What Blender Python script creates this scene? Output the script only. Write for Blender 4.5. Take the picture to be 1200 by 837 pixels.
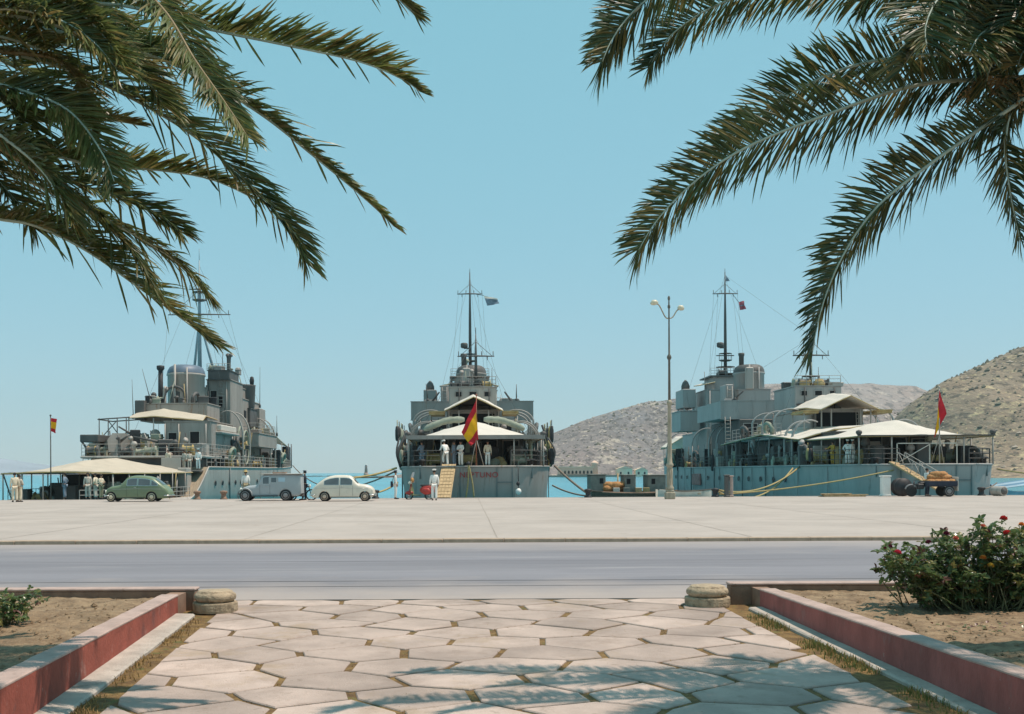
import bpy, bmesh, math, random
from math import sin, cos, pi, radians, sqrt, tan, atan2
from mathutils import Vector, Matrix, Euler, noise

scene = bpy.context.scene
COL = scene.collection
for o in list(bpy.data.objects):
    bpy.data.objects.remove(o)

# ------------------------------------------------------------------ camera
F = 1287.0          # focal length in photograph pixels
CX, CY = 545.0, 553.0   # where the straight-ahead direction falls in the photograph
EYE = 1.65
ROLL = 0.0049
cd = bpy.data.cameras.new('camera')
cam = bpy.data.objects.new('camera', cd)
COL.objects.link(cam)
cam.location = (0, 0, EYE)
cam.rotation_euler = (pi / 2, ROLL, 0)
cd.sensor_width = 36.0
cd.lens = F / 1200.0 * 36.0
cd.shift_x = (600 - CX) / 1200.0
cd.shift_y = (CY - 418.5) / 1200.0
cd.clip_start = 0.1
cd.clip_end = 30000
scene.camera = cam

# ------------------------------------------------------------------ light
SUN_EL = radians(68)
SUN_AZ = radians(87)        # measured from straight ahead (+Y) towards the right (+X)
sun_dir = Vector((sin(SUN_AZ) * cos(SUN_EL), cos(SUN_AZ) * cos(SUN_EL), sin(SUN_EL)))
w = bpy.data.worlds.new('World')
scene.world = w
w.use_nodes = True
wn = w.node_tree
for n in list(wn.nodes):
    wn.nodes.remove(n)
sky = wn.nodes.new('ShaderNodeTexSky')
sky.sky_type = 'NISHITA'
sky.sun_disc = False
sky.sun_elevation = SUN_EL
sky.sun_rotation = SUN_AZ
sky.altitude = 0
sky.air_density = 1.0
sky.dust_density = 0.2
sky.ozone_density = 4.0
tint = wn.nodes.new('ShaderNodeMixRGB')
tint.blend_type = 'MULTIPLY'
tint.inputs[0].default_value = 1.0
tint.inputs[2].default_value = (0.54, 0.31, 0.33, 1)   # faded postcard cyan
base = wn.nodes.new('ShaderNodeMixRGB'); base.blend_type = 'ADD'; base.inputs[0].default_value = 1.0
base.inputs[2].default_value = (1.17, 3.47, 3.75, 1)
bg = wn.nodes.new('ShaderNodeBackground')
bg.inputs[1].default_value = 0.13
wo = wn.nodes.new('ShaderNodeOutputWorld')
wn.links.new(sky.outputs[0], tint.inputs[1])
wn.links.new(tint.outputs[0], base.inputs[1])
wn.links.new(base.outputs[0], bg.inputs[0])
wn.links.new(bg.outputs[0], wo.inputs[0])
sl = bpy.data.lights.new('sun', 'SUN')
sl.energy = 4.6
sl.angle = radians(0.5)
sl.color = (1.0, 0.84, 0.72)
so = bpy.data.objects.new('sun', sl)
COL.objects.link(so)
so.rotation_euler = sun_dir.to_track_quat('Z', 'Y').to_euler()
so.location = (40, 20, 60)
scene.view_settings.view_transform = 'Standard'
scene.view_settings.look = 'None'
scene.view_settings.exposure = 0.0
scene.view_settings.gamma = 1.0
scene.view_settings.use_curve_mapping = False

# ------------------------------------------------------------------ photo -> world
def unroll(px, py):
    return px - (py - CY) * ROLL, py + (px - CX) * ROLL
def P(px, py, Y):
    x, y = unroll(px, py)
    return Vector(((x - CX) / F * Y, Y, EYE + (CY - y) / F * Y))
def ground(px, py, z=0.0):
    x, y = unroll(px, py)
    Y = (EYE - z) * F / (y - CY)
    return Vector(((x - CX) / F * Y, Y, z))
def lerp(a, b, t): return a + (b - a) * t
def interp(pts, x):
    if x <= pts[0][0]: return pts[0][1]
    for (a, va), (b, vb) in zip(pts, pts[1:]):
        if x <= b:
            t = (x - a) / (b - a) if b > a else 0
            return va + (vb - va) * t
    return pts[-1][1]
def smooth_interp(pts, x):
    n = len(pts)
    if x <= pts[0][0]: return pts[0][1]
    if x >= pts[-1][0]: return pts[-1][1]
    for i in range(n - 1):
        if x <= pts[i + 1][0]:
            break
    x0, y0 = pts[i]; x1, y1 = pts[i + 1]
    def slope(j):
        if j <= 0 or j >= n - 1:
            j = min(max(j, 0), n - 1)
            a, b = (0, 1) if j == 0 else (n - 2, n - 1)
            return (pts[b][1] - pts[a][1]) / (pts[b][0] - pts[a][0])
        d1 = (pts[j][1] - pts[j - 1][1]) / (pts[j][0] - pts[j - 1][0])
        d2 = (pts[j + 1][1] - pts[j][1]) / (pts[j + 1][0] - pts[j][0])
        return 0 if d1 * d2 <= 0 else 2 * d1 * d2 / (d1 + d2)
    h = x1 - x0; t = (x - x0) / h
    m0, m1 = slope(i) * h, slope(i + 1) * h
    return (2*t**3 - 3*t*t + 1)*y0 + (t**3 - 2*t*t + t)*m0 + (-2*t**3 + 3*t*t)*y1 + (t**3 - t*t)*m1
def catmull(pts, n):
    pts = [Vector(p) for p in pts]
    P_ = [pts[0] * 2 - pts[1]] + pts + [pts[-1] * 2 - pts[-2]]
    out = []
    segs = len(pts) - 1
    for k in range(n + 1):
        u = k / n * segs
        i = min(int(u), segs - 1); t = u - i
        a, b, c, d = P_[i], P_[i + 1], P_[i + 2], P_[i + 3]
        out.append(0.5 * ((2 * b) + (c - a) * t + (2 * a - 5 * b + 4 * c - d) * t * t + (3 * b - a - 3 * c + d) * t ** 3))
    return out

# ------------------------------------------------------------------ materials
MATS = {}
def mat(name, col, rough=0.7, var=0.15, scale=4.0, bump=0.0, bscale=30.0, col2=None, stretch=(1, 1, 1),
        metal=0.0, translucent=0.0, spots=None, spec=0.4, detail=5.0, thr=(0.35, 0.65), bdist=0.02):
    """noise-mottled principled material; col2 = second colour the noise mixes in; spots = (colour, scale, threshold)"""
    if name in MATS: return MATS[name]
    m = bpy.data.materials.new(name); m.use_nodes = True
    nt = m.node_tree; N = nt.nodes; L = nt.links
    b = N['Principled BSDF']; out = N['Material Output']
    b.inputs['Roughness'].default_value = rough
    b.inputs['Metallic'].default_value = metal
    b.inputs['Specular IOR Level'].default_value = spec
    tc = N.new('ShaderNodeTexCoord'); mp = N.new('ShaderNodeMapping')
    mp.inputs['Scale'].default_value = stretch
    L.new(tc.outputs['Object'], mp.inputs[0])
    nz = N.new('ShaderNodeTexNoise'); nz.inputs['Scale'].default_value = scale; nz.inputs['Detail'].default_value = detail
    nz.inputs['Roughness'].default_value = 0.65
    L.new(mp.outputs[0], nz.inputs['Vector'])
    rp = N.new('ShaderNodeMapRange'); rp.inputs[1].default_value = thr[0]; rp.inputs[2].default_value = thr[1]
    L.new(nz.outputs['Fac'], rp.inputs[0])
    mx = N.new('ShaderNodeMixRGB')
    c1 = [c * (1 - var) for c in col[:3]]
    c2 = col2 if col2 else [min(1, c * (1 + var)) for c in col[:3]]
    mx.inputs[1].default_value = (*c1, 1); mx.inputs[2].default_value = (*c2[:3], 1)
    L.new(rp.outputs[0], mx.inputs[0])
    last = mx.outputs[0]
    for sp in (spots or []):
        n2 = N.new('ShaderNodeTexNoise'); n2.inputs['Scale'].default_value = sp[1]; n2.inputs['Detail'].default_value = 6
        n2.inputs['Roughness'].default_value = 0.7
        L.new(mp.outputs[0], n2.inputs['Vector'])
        r2 = N.new('ShaderNodeMapRange'); r2.inputs[1].default_value = sp[2]; r2.inputs[2].default_value = sp[2] + (sp[4] if len(sp) > 4 else 0.06)
        r2.inputs[4].default_value = sp[3] if len(sp) > 3 else 0.8
        L.new(n2.outputs['Fac'], r2.inputs[0])
        m2 = N.new('ShaderNodeMixRGB'); m2.inputs[2].default_value = (*sp[0], 1)
        L.new(r2.outputs[0], m2.inputs[0]); L.new(last, m2.inputs[1]); last = m2.outputs[0]
    L.new(last, b.inputs['Base Color'])
    if bump:
        nb = N.new('ShaderNodeTexNoise'); nb.inputs['Scale'].default_value = bscale; nb.inputs['Detail'].default_value = 6
        L.new(mp.outputs[0], nb.inputs['Vector'])
        bp = N.new('ShaderNodeBump'); bp.inputs['Strength'].default_value = bump; bp.inputs['Distance'].default_value = bdist
        L.new(nb.outputs['Fac'], bp.inputs['Height']); L.new(bp.outputs[0], b.inputs['Normal'])
    if translucent:
        tr = N.new('ShaderNodeBsdfTranslucent'); L.new(last, tr.inputs[0])
        ms = N.new('ShaderNodeMixShader'); ms.inputs[0].default_value = translucent
        L.new(b.outputs[0], ms.inputs[1]); L.new(tr.outputs[0], ms.inputs[2]); L.new(ms.outputs[0], out.inputs[0])
    MATS[name] = m
    return m

# ------------------------------------------------------------------ mesh builder
class MB:
    def __init__(s): s.v = []; s.f = []; s.m = []; s.sm = []
    def add(s, vs, fs, mi=0, smooth=False):
        o = len(s.v)
        s.v += [tuple(v) for v in vs]
        for f in fs:
            s.f.append(tuple(i + o for i in f)); s.m.append(mi); s.sm.append(smooth)
        return s
    def hexa(s, c, mi=0):   # 8 corners: bottom 4 ccw, top 4 ccw
        return s.add(c, [(3, 2, 1, 0), (4, 5, 6, 7), (0, 1, 5, 4), (1, 2, 6, 5), (2, 3, 7, 6), (3, 0, 4, 7)], mi)
    def box(s, x0, x1, y0, y1, z0, z1, mi=0, taper=0.0, rot=None, at=None, jit=None):
        t = taper
        c = [(x0, y0, z0), (x1, y0, z0), (x1, y1, z0), (x0, y1, z0), (x0 + t, y0 + t, z1), (x1 - t, y0 + t, z1), (x1 - t, y1 - t, z1), (x0 + t, y1 - t, z1)]
        if rot is not None:
            R = rot if isinstance(rot, Matrix) else Matrix.Rotation(rot, 3, 'Z')
            a = Vector(at or (0, 0, 0)); c = [R @ Vector(p) + a for p in c]
        return s.hexa(c, mi)
    def bbox(s, x0, x1, y0, y1, z0, z1, b=0.02, mi=0):   # box with chamfered edges
        lo, hi = (x0, y0, z0), (x1, y1, z1)
        b = min(b, (x1-x0)*.45, (y1-y0)*.45, (z1-z0)*.45)
        def ring(ix, iy, z):
            return [(x0+ix, y0+iy, z), (x1-ix, y0+iy, z), (x1-ix, y1-iy, z), (x0+ix, y1-iy, z)]
        def oct_(inset, z, cut):
            a0, a1, c0, c1 = x0+inset, x1-inset, y0+inset, y1-inset
            return [(a0+cut, c0, z), (a1-cut, c0, z), (a1, c0+cut, z), (a1, c1-cut, z), (a1-cut, c1, z), (a0+cut, c1, z), (a0, c1-cut, z), (a0, c0+cut, z)]
        rings = [oct_(b, z0, 0.001), oct_(0, z0+b, b), oct_(0, z1-b, b), oct_(b, z1, 0.001)]
        vs = sum(rings, []); fs = [tuple(range(7, -1, -1)), tuple(24+i for i in range(8))]
        for r in range(3):
            for i in range(8):
                j = (i+1) % 8
                fs.append((r*8+i, r*8+j, r*8+8+j, r*8+8+i))
        return s.add(vs, fs, mi)
    def tube(s, pts, r, n=6, mi=0, cap=True, smooth=True):
        pts = [Vector(p) for p in pts]
        k = len(pts)
        rr = r if isinstance(r, (list, tuple)) else [r] * k
        if len(rr) != k: rr = [lerp(rr[0], rr[-1], i / (k - 1)) for i in range(k)]
        vs = []; up = None
        for i, p in enumerate(pts):
            t = (pts[min(i + 1, k - 1)] - pts[max(i - 1, 0)])
            if t.length < 1e-9: t = Vector((0, 0, 1))
            t.normalize()
            if up is None:
                up = Vector((0, 0, 1)) if abs(t.z) < 0.9 else Vector((1, 0, 0))
            a = t.cross(up)
            if a.length < 1e-6: a = t.cross(Vector((0, 1, 0)))
            a.normalize(); b = t.cross(a); b.normalize(); up = -b if False else a.cross(t)
            for j in range(n):
                g = 2 * pi * j / n
                vs.append(p + (a * cos(g) + b * sin(g)) * rr[i])
        fs = []
        for i in range(k - 1):
            for j in range(n):
                q = (j + 1) % n
                fs.append((i*n + j, i*n + q, i*n + n + q, i*n + n + j))
        if cap:
            fs.append(tuple(range(n - 1, -1, -1))); fs.append(tuple((k-1)*n + j for j in range(n)))
        return s.add(vs, fs, mi, smooth)
    def lathe(s, prof, n=16, c=(0, 0, 0), axis='Z', mi=0, smooth=True, rot=None):
        vs = []; fs = []; c = Vector(c)
        for r, z in prof:
            for j in range(n):
                g = 2 * pi * j / n
                p = Vector((r * cos(g), r * sin(g), z))
                if axis == 'Y': p = Vector((p.x, p.z, p.y))
                elif axis == 'X': p = Vector((p.z, p.x, p.y))
                if rot is not None: p = rot @ p
                vs.append(p + c)
        k = len(prof)
        for i in range(k - 1):
            for j in range(n):
                q = (j + 1) % n
                fs.append((i*n+j, i*n+q, i*n+n+q, i*n+n+j))
        if prof[0][0] > 1e-6: fs.append(tuple(range(n - 1, -1, -1)))
        if prof[-1][0] > 1e-6: fs.append(tuple((k-1)*n+j for j in range(n)))
        return s.add(vs, fs, mi, smooth)
    def ball(s, c, r, n=10, mi=0, sq=(1, 1, 1)):
        vs = []; fs = []; k = max(4, n // 2)
        for i in range(k + 1):
            a = pi * i / k
            for j in range(n):
                g = 2 * pi * j / n
                vs.append((c[0] + r*sq[0]*sin(a)*cos(g), c[1] + r*sq[1]*sin(a)*sin(g), c[2] + r*sq[2]*cos(a)))
        for i in range(k):
            for j in range(n):
                q = (j+1) % n
                fs.append((i*n+n+j, i*n+n+q, i*n+q, i*n+j))
        return s.add(vs, fs, mi, True)
    def prism(s, poly, y0, y1, axis='Y', mi=0):
        n = len(poly)
        def p(a, b, c):
            return {'Y': (a, c, b), 'X': (c, a, b), 'Z': (a, b, c)}[axis]
        vs = [p(a, b, y0) for a, b in poly] + [p(a, b, y1) for a, b in poly]
        fs = [tuple(range(n)), tuple(range(2*n - 1, n - 1, -1))]
        for i in range(n):
            j = (i + 1) % n
            fs.append((i, i + n, j + n, j))
        return s.add(vs, fs, mi)
    def grid(s, rows, mi=0, smooth=True, closed=False):
        n = len(rows[0]); vs = sum([list(r) for r in rows], []); fs = []
        for i in range(len(rows) - 1):
            for j in range(n if closed else n - 1):
                q = (j + 1) % n
                fs.append((i*n+j, i*n+q, i*n+n+q, i*n+n+j))
        return s.add(vs, fs, mi, smooth)
    def sheet(s, rows, th, mi=0, smooth=True):   # thick sheet from grid of points (thickness downwards)
        rows2 = [[Vector(p) - Vector((0, 0, th)) for p in r] for r in rows]
        s.grid(rows, mi, smooth)
        s.grid([list(reversed(r)) for r in rows2], mi, smooth)
        edge = list(rows[0]) + [r[-1] for r in rows[1:]] + list(reversed(rows[-1][:-1])) + [r[0] for r in reversed(rows[1:-1])]
        e2 = [Vector(p) - Vector((0, 0, th)) for p in edge]
        s.grid([edge, e2], mi, False, closed=True)
        return s
    def mesh(s, name, mats):
        me = bpy.data.meshes.new(name)
        me.from_pydata([tuple(v) for v in s.v], [], s.f)
        mats = mats if isinstance(mats, (list, tuple)) else [mats]
        for m in mats: me.materials.append(m)
        me.polygons.foreach_set('material_index', s.m)
        me.polygons.foreach_set('use_smooth', s.sm)
        bm = bmesh.new(); bm.from_mesh(me)
        bmesh.ops.recalc_face_normals(bm, faces=bm.faces)
        bm.to_mesh(me); bm.free()
        me.update()
        return me
    def build(s, name, mats, parent=None, loc=None, rot=None):
        o = bpy.data.objects.new(name, s.mesh(name, mats))
        COL.objects.link(o)
        if parent is not None: o.parent = parent
        if loc is not None: o.location = loc
        if rot is not None: o.rotation_euler = rot if not isinstance(rot, (int, float)) else (0, 0, rot)
        return o

def tag(o, label=None, cat=None, group=None, kind=None):
    if label: o['label'] = label
    if cat: o['category'] = cat
    if group: o['group'] = group
    if kind: o['kind'] = kind
    return o
def thing(name, label, cat, loc=(0, 0, 0), rotz=0.0, group=None):
    o = bpy.data.objects.new(name, None); COL.objects.link(o)
    o.empty_display_size = 0.2
    o.location = loc; o.rotation_euler = (0, 0, rotz)
    return tag(o, label, cat, group)
def inst(name, me, parent=None, loc=(0, 0, 0), rot=(0, 0, 0), scale=None):
    o = bpy.data.objects.new(name, me); COL.objects.link(o)
    if parent is not None: o.parent = parent
    o.location = loc; o.rotation_euler = rot
    if scale: o.scale = scale
    return o
def structure(o): o['kind'] = 'structure'; return o
rnd = random.Random(7)

# shared materials
M_concrete = mat('quay_concrete', (0.405, 0.35, 0.31), 0.9, 0.10, 0.35, 0.25, 40, stretch=(1, 1, 1), spots=[((0.31, 0.26, 0.22), 0.16, 0.53, 0.6, 0.14), ((0.30, 0.25, 0.21), 0.7, 0.58, 0.5, 0.08), ((0.50, 0.43, 0.38), 1.3, 0.58, 0.4, 0.2), ((0.25, 0.22, 0.19), 5.0, 0.68, 0.4, 0.1)])
M_asphalt = mat('worn_asphalt', (0.21, 0.203, 0.222), 0.85, 0.10, 0.5, 0.3, 90, stretch=(0.12, 1, 1), spots=[((0.165, 0.16, 0.178), 0.45, 0.48, 0.75, 0.12), ((0.31, 0.295, 0.30), 1.1, 0.58, 0.6, 0.1), ((0.29, 0.27, 0.265), 0.6, 0.58, 0.6, 0.2), ((0.15, 0.14, 0.155), 1.6, 0.62, 0.5, 0.15)])
# pale dust blown onto both edges of the road
_nt = M_asphalt.node_tree; _b = _nt.nodes['Principled BSDF']; _src = _b.inputs['Base Color'].links[0].from_socket
_ge = _nt.nodes.new('ShaderNodeNewGeometry'); _sx = _nt.nodes.new('ShaderNodeSeparateXYZ'); _nt.links.new(_ge.outputs['Position'], _sx.inputs[0])
_nz = _nt.nodes.new('ShaderNodeTexNoise'); _nz.inputs['Scale'].default_value = .8; _nz.inputs['Detail'].default_value = 6; _nt.links.new(_ge.outputs['Position'], _nz.inputs['Vector'])
_ad = _nt.nodes.new('ShaderNodeMath'); _ad.operation = 'MULTIPLY_ADD'; _ad.inputs[1].default_value = 3.2; _nt.links.new(_nz.outputs['Fac'], _ad.inputs[0]); _nt.links.new(_sx.outputs['Y'], _ad.inputs[2])
_m1 = _nt.nodes.new('ShaderNodeMapRange'); _m1.inputs[1].default_value = 16.2; _m1.inputs[2].default_value = 19.6; _m1.inputs[3].default_value = .92; _m1.inputs[4].default_value = 0.0
_m2 = _nt.nodes.new('ShaderNodeMapRange'); _m2.inputs[1].default_value = 25.0; _m2.inputs[2].default_value = 28.6; _m2.inputs[3].default_value = 0.0; _m2.inputs[4].default_value = .6
_mx = _nt.nodes.new('ShaderNodeMath'); _mx.operation = 'MAXIMUM'
for _m, _i in ((_m1, 0), (_m2, 1)): _nt.links.new(_ad.outputs[0], _m.inputs[0]); _nt.links.new(_m.outputs[0], _mx.inputs[_i])
_mc = _nt.nodes.new('ShaderNodeMixRGB'); _mc.inputs[2].default_value = (0.40, 0.335, 0.295, 1)
_nt.links.new(_mx.outputs[0], _mc.inputs[0]); _nt.links.new(_src, _mc.inputs[1]); _nt.links.new(_mc.outputs[0], _b.inputs['Base Color'])
M_soil = mat('dry_soil', (0.215, 0.14, 0.08), 0.95, 0.25, 6, 1.0, 40, col2=(0.32, 0.225, 0.135), spots=[((0.14, 0.10, 0.06), 2.0, 0.55, 0.6, 0.15), ((0.12, 0.085, 0.05), 9, 0.58, 0.7), ((0.40, 0.31, 0.21), 14, 0.62, 0.6)])
M_slab = mat('flagstone', (0.435, 0.342, 0.292), 0.88, 0.2, 1.1, 0.35, 60, spots=[((0.30, 0.22, 0.175), 1.7, 0.54, 0.6, 0.15), ((0.34, 0.24, 0.14), 0.8, 0.56, 0.45, 0.1), ((0.54, 0.43, 0.37), 4, 0.62, 0.4, 0.1), ((0.2, 0.16, 0.125), 16, 0.63, 0.6), ((0.24, 0.185, 0.14), 6, 0.60, 0.5, 0.08), ((0.56, 0.47, 0.42), 30, 0.64, 0.5)])
M_bed = mat('joint_earth', (0.15, 0.085, 0.035), 0.95, 0.3, 7, 0.8, 60, col2=(0.25, 0.155, 0.055), spots=[((0.10, 0.12, 0.03), 5, 0.58, 0.7)])
M_redwall = mat('faded_red_paint', (0.27, 0.068, 0.045), 0.85, 0.2, 3, 0.4, 40, spots=[((0.33, 0.17, 0.14), 4, 0.58, 0.7, 0.08), ((0.13, 0.05, 0.045), 2.2, 0.56, 0.7, 0.12), ((0.40, 0.32, 0.27), 13, 0.66, 0.8, 0.03), ((0.16, 0.06, 0.05), 9, 0.62, 0.6, 0.05)], stretch=(1, 1, 0.6))
M_redshade = mat('shade_side_weathered_red', (0.33, 0.105, 0.09), 0.85, 0.2, 3, 0.3, 50, spots=[((0.30, 0.18, 0.16), 4, 0.58, 0.6, 0.12), ((0.16, 0.065, 0.06), 2.2, 0.56, 0.6, 0.12), ((0.42, 0.33, 0.29), 13, 0.66, 0.8, 0.03)], stretch=(1, 1, 0.5))  # copy of the red wall paint, made paler for the wall in shade
M_coping = mat('coping_concrete', (0.41, 0.305, 0.265), 0.9, 0.15, 4, 0.3, 60, spots=[((0.24, 0.17, 0.14), 7, 0.6, 0.6)])
M_brownwall = mat('brown_render', (0.27, 0.17, 0.12), 0.9, 0.2, 4, 0.35, 60, spots=[((0.14, 0.09, 0.07), 6, 0.6, 0.6)])
M_footing = mat('footing_concrete', (0.42, 0.37, 0.32), 0.9, 0.2, 3, 0.4, 50, spots=[((0.17, 0.15, 0.11), 5, 0.58, 0.7, 0.12)])
M_stone = mat('carved_stone', (0.40, 0.31, 0.21), 0.9, 0.22, 7, 0.9, 28, spots=[((0.20, 0.15, 0.10), 10, 0.55, 0.7), ((0.26, 0.20, 0.13), 3, 0.52, 0.6, 0.1)])
M_kerb = mat('granite_kerb', (0.40, 0.30, 0.22), 0.9, 0.2, 3, 0.3, 50)

M_paint = mat('navy_grey_paint', (0.31, 0.285, 0.26), 0.55, 0.12, 0.6, 0.15, 6, stretch=(1, 1, 0.14), spots=[((0.22, 0.20, 0.175), 1.2, 0.56, 0.6, 0.12), ((0.17, 0.145, 0.12), 3.2, 0.58, 0.55, 0.08), ((0.25, 0.13, 0.08), 1.9, 0.64, 0.7, 0.05)])
M_paintL = mat('pale_grey_paint', (0.41, 0.375, 0.335), 0.55, 0.12, 0.6, 0.15, 6, stretch=(1, 1, 0.14), spots=[((0.29, 0.265, 0.23), 1.2, 0.56, 0.6, 0.12), ((0.17, 0.145, 0.12), 3.2, 0.58, 0.55, 0.08), ((0.28, 0.15, 0.09), 1.9, 0.64, 0.7, 0.05)])
M_paintS = mat('weathered_grey_paint', (0.33, 0.295, 0.26), 0.6, 0.14, 0.6, 0.15, 6, stretch=(1, 1, 0.14), spots=[((0.20, 0.17, 0.145), 1.2, 0.54, 0.65, 0.12), ((0.12, 0.10, 0.085), 3.2, 0.57, 0.6, 0.08), ((0.28, 0.15, 0.09), 1.9, 0.62, 0.7, 0.05)])
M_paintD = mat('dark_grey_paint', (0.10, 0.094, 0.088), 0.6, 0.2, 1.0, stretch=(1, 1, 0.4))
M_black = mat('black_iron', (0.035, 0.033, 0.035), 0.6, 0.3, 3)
M_gap = mat('dark_opening', (0.012, 0.012, 0.014), 0.8, 0.1, 3)
M_deck = mat('deck_planking', (0.30, 0.24, 0.17), 0.85, 0.2, 2, stretch=(6, 0.6, 1))
M_canvas = mat('awning_canvas', (0.69, 0.63, 0.55), 0.9, 0.06, 0.8, 0.2, 3, translucent=0.12, spots=[((0.62, 0.56, 0.44), 0.9, 0.6, 0.5, 0.15)])
M_canvasG = mat('grey_canvas', (0.30, 0.32, 0.25), 0.9, 0.15, 2, 0.4, 8)
M_canvasT = mat('tan_canvas', (0.42, 0.31, 0.15), 0.9, 0.2, 2, 0.4, 8)
M_rope = mat('manila_rope', (0.40, 0.31, 0.14), 0.95, 0.2, 12)
M_ropeG = mat('tarred_rope', (0.20, 0.155, 0.12), 0.95, 0.2, 12)
M_wire = mat('rigging_wire', (0.10, 0.12, 0.12), 0.6, 0.1, 3)
M_wood = mat('pale_timber', (0.47, 0.33, 0.18), 0.85, 0.2, 5, 0.3, 30, stretch=(1, 1, 1), spots=[((0.25, 0.16, 0.08), 8, 0.6, 0.6)])
M_rubber = mat('tyre_rubber', (0.025, 0.024, 0.024), 0.85, 0.2, 10)
M_chrome = mat('dull_chrome', (0.55, 0.55, 0.53), 0.3, 0.1, 5, metal=0.9)
M_glass = mat('window_glass', (0.10, 0.115, 0.12), 0.08, 0.2, 1, spec=0.8)
M_glasspale = mat('windscreen_glass', (0.42, 0.55, 0.62), 0.1, 0.05, 1, spec=0.8)
M_flagred = mat('red_flag_cloth', (0.52, 0.018, 0.03), 0.85, 0.08, 3, translucent=0.25)
M_flagyel = mat('yellow_flag_cloth', (0.83, 0.42, 0.012), 0.85, 0.06, 3, translucent=0.25)
M_white = mat('white_cotton', (0.82, 0.79, 0.74), 0.9, 0.05, 4, 0.2, 15)
M_skin = mat('skin', (0.42, 0.22, 0.14), 0.6, 0.08, 20)
M_hair = mat('dark_hair', (0.03, 0.022, 0.018), 0.7, 0.2, 40)
M_shadewhite = mat('shade_dulled_cotton', (0.56, 0.50, 0.42), 0.9, 0.12, 5, 0.3, 15)  # white cotton with the awning's shade put into its colour
# ================================================================== SETTING: GROUND
QUAY_Y0, QUAY_Y1 = 26.9, 69.0
def zp(Y): return -0.088 - 0.024 * max(0.0, 14.2 - Y)     # the path falls gently towards the viewer
ZR, ZP, ZW = -0.085, -0.085, -1.7      # road, path and water levels (quay top is 0)
def flat(name, x0, x1, y0, y1, z, m, th=0.0):
    b = MB()
    if th: b.box(x0, x1, y0, y1, z - th, z)
    else: b.add([(x0, y0, z), (x1, y0, z), (x1, y1, z), (x0, y1, z)], [(0, 1, 2, 3)])
    return structure(b.build(name, m))
flat('ground', -400, 400, -80, 68.0, -0.62, M_soil)
flat('road', -300, 300, 15.0, 26.95, ZR, M_asphalt, 0.12)
# quay: paving top, kerb stones facing the road, quay wall facing the water
flat('quay', -300, 300, QUAY_Y0 + 0.3, QUAY_Y1 - 0.5, 0.0, M_concrete, 0.25)
kb = MB(); x = -300.0
kerb = structure(flat('kerb', -300, 300, QUAY_Y0 + 0.02, QUAY_Y0 + 0.3, -0.02, M_kerb, 0.25))
mk = MB(); mk.bbox(-0.745, 0.745, 0, 0.305, -0.14, 0.008, 0.015); mek = mk.mesh('kerb_stone', M_kerb)
for i in range(-13, 15):
    inst('kerb_stone', mek, kerb, (i * 1.5 + 0.2, QUAY_Y0 + rnd.uniform(-.006, .006), rnd.uniform(-.004, .004)))
M_quaywall = mat('quay_wall_stone', (0.25, 0.22, 0.18), 0.9, 0.2, 1.0, 0.4, 12, spots=[((0.10, 0.10, 0.08), 2, 0.55, 0.7)])
flat('quay_wall', -300, 300, QUAY_Y1 - 0.1, QUAY_Y1 + 0.4, -0.004, M_quaywall, 4.0)
cop = structure(flat('quay_edge', -300, 300, QUAY_Y1 - 0.5, QUAY_Y1 + 0.45, 0.006, M_concrete, 0.003))
M_tar = mat('tar_seam', (0.135, 0.13, 0.14), .8, .25, 1.2, stretch=(.2, 1, 1))
for Y, wj in ((16.7, .018), (17.5, .022), (21.4, .012)):
    j = MB(); rows = []
    for i in range(161): X = lerp(-80, 80, i/160); q = Y + .035*noise.noise((X*.25, Y, 0)); k = wj*(1 + .7*noise.noise((X*1.3, Y, 2))); rows.append([(X, q - k, ZR + .004), (X, q + k, ZR + .004)])
    j.grid(rows, 0, False); structure(j.build('tar_seam', M_tar))
M_joint = mat('quay_joint', (0.315, 0.27, 0.23), .95, .25, 1.5)
for X in [-37 + 6.3*k for k in range(13)]:
    j = MB(); n = 24; rows = []
    for i in range(n + 1):
        Y = lerp(QUAY_Y0 + .35, QUAY_Y1 - .55, i/n); q = X + .03*noise.noise((X, Y*.3, 0)); wj = .016 + .012*noise.noise((X, Y, 3)); rows.append([(q - wj, Y, .004), (q + wj, Y, .004)])
    j.grid(rows, 0, False); structure(j.build('paving_joint', M_joint))
for Y in (36.5, 47.0, 58.5):
    j = MB(); rows = []
    for i in range(81): X = lerp(-60, 60, i/80); q = Y + .04*noise.noise((X*.2, Y, 0)); rows.append([(X, q - .02, .0042), (X, q + .02, .0042)])
    j.grid(rows, 0, False); structure(j.build('paving_joint', M_joint))
# sea
m = mat('sea_water', (0.012, 0.27, 0.36), 0.2, 0.15, 0.02, 0.6, 0.8, spec=0.5, bdist=0.15)
b = MB(); b.add([(-5500, 69.2, ZW), (5500, 69.2, ZW), (5500, 5000, ZW), (-5500, 5000, ZW)], [(0, 1, 2, 3)])
structure(b.build('sea', m))

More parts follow.
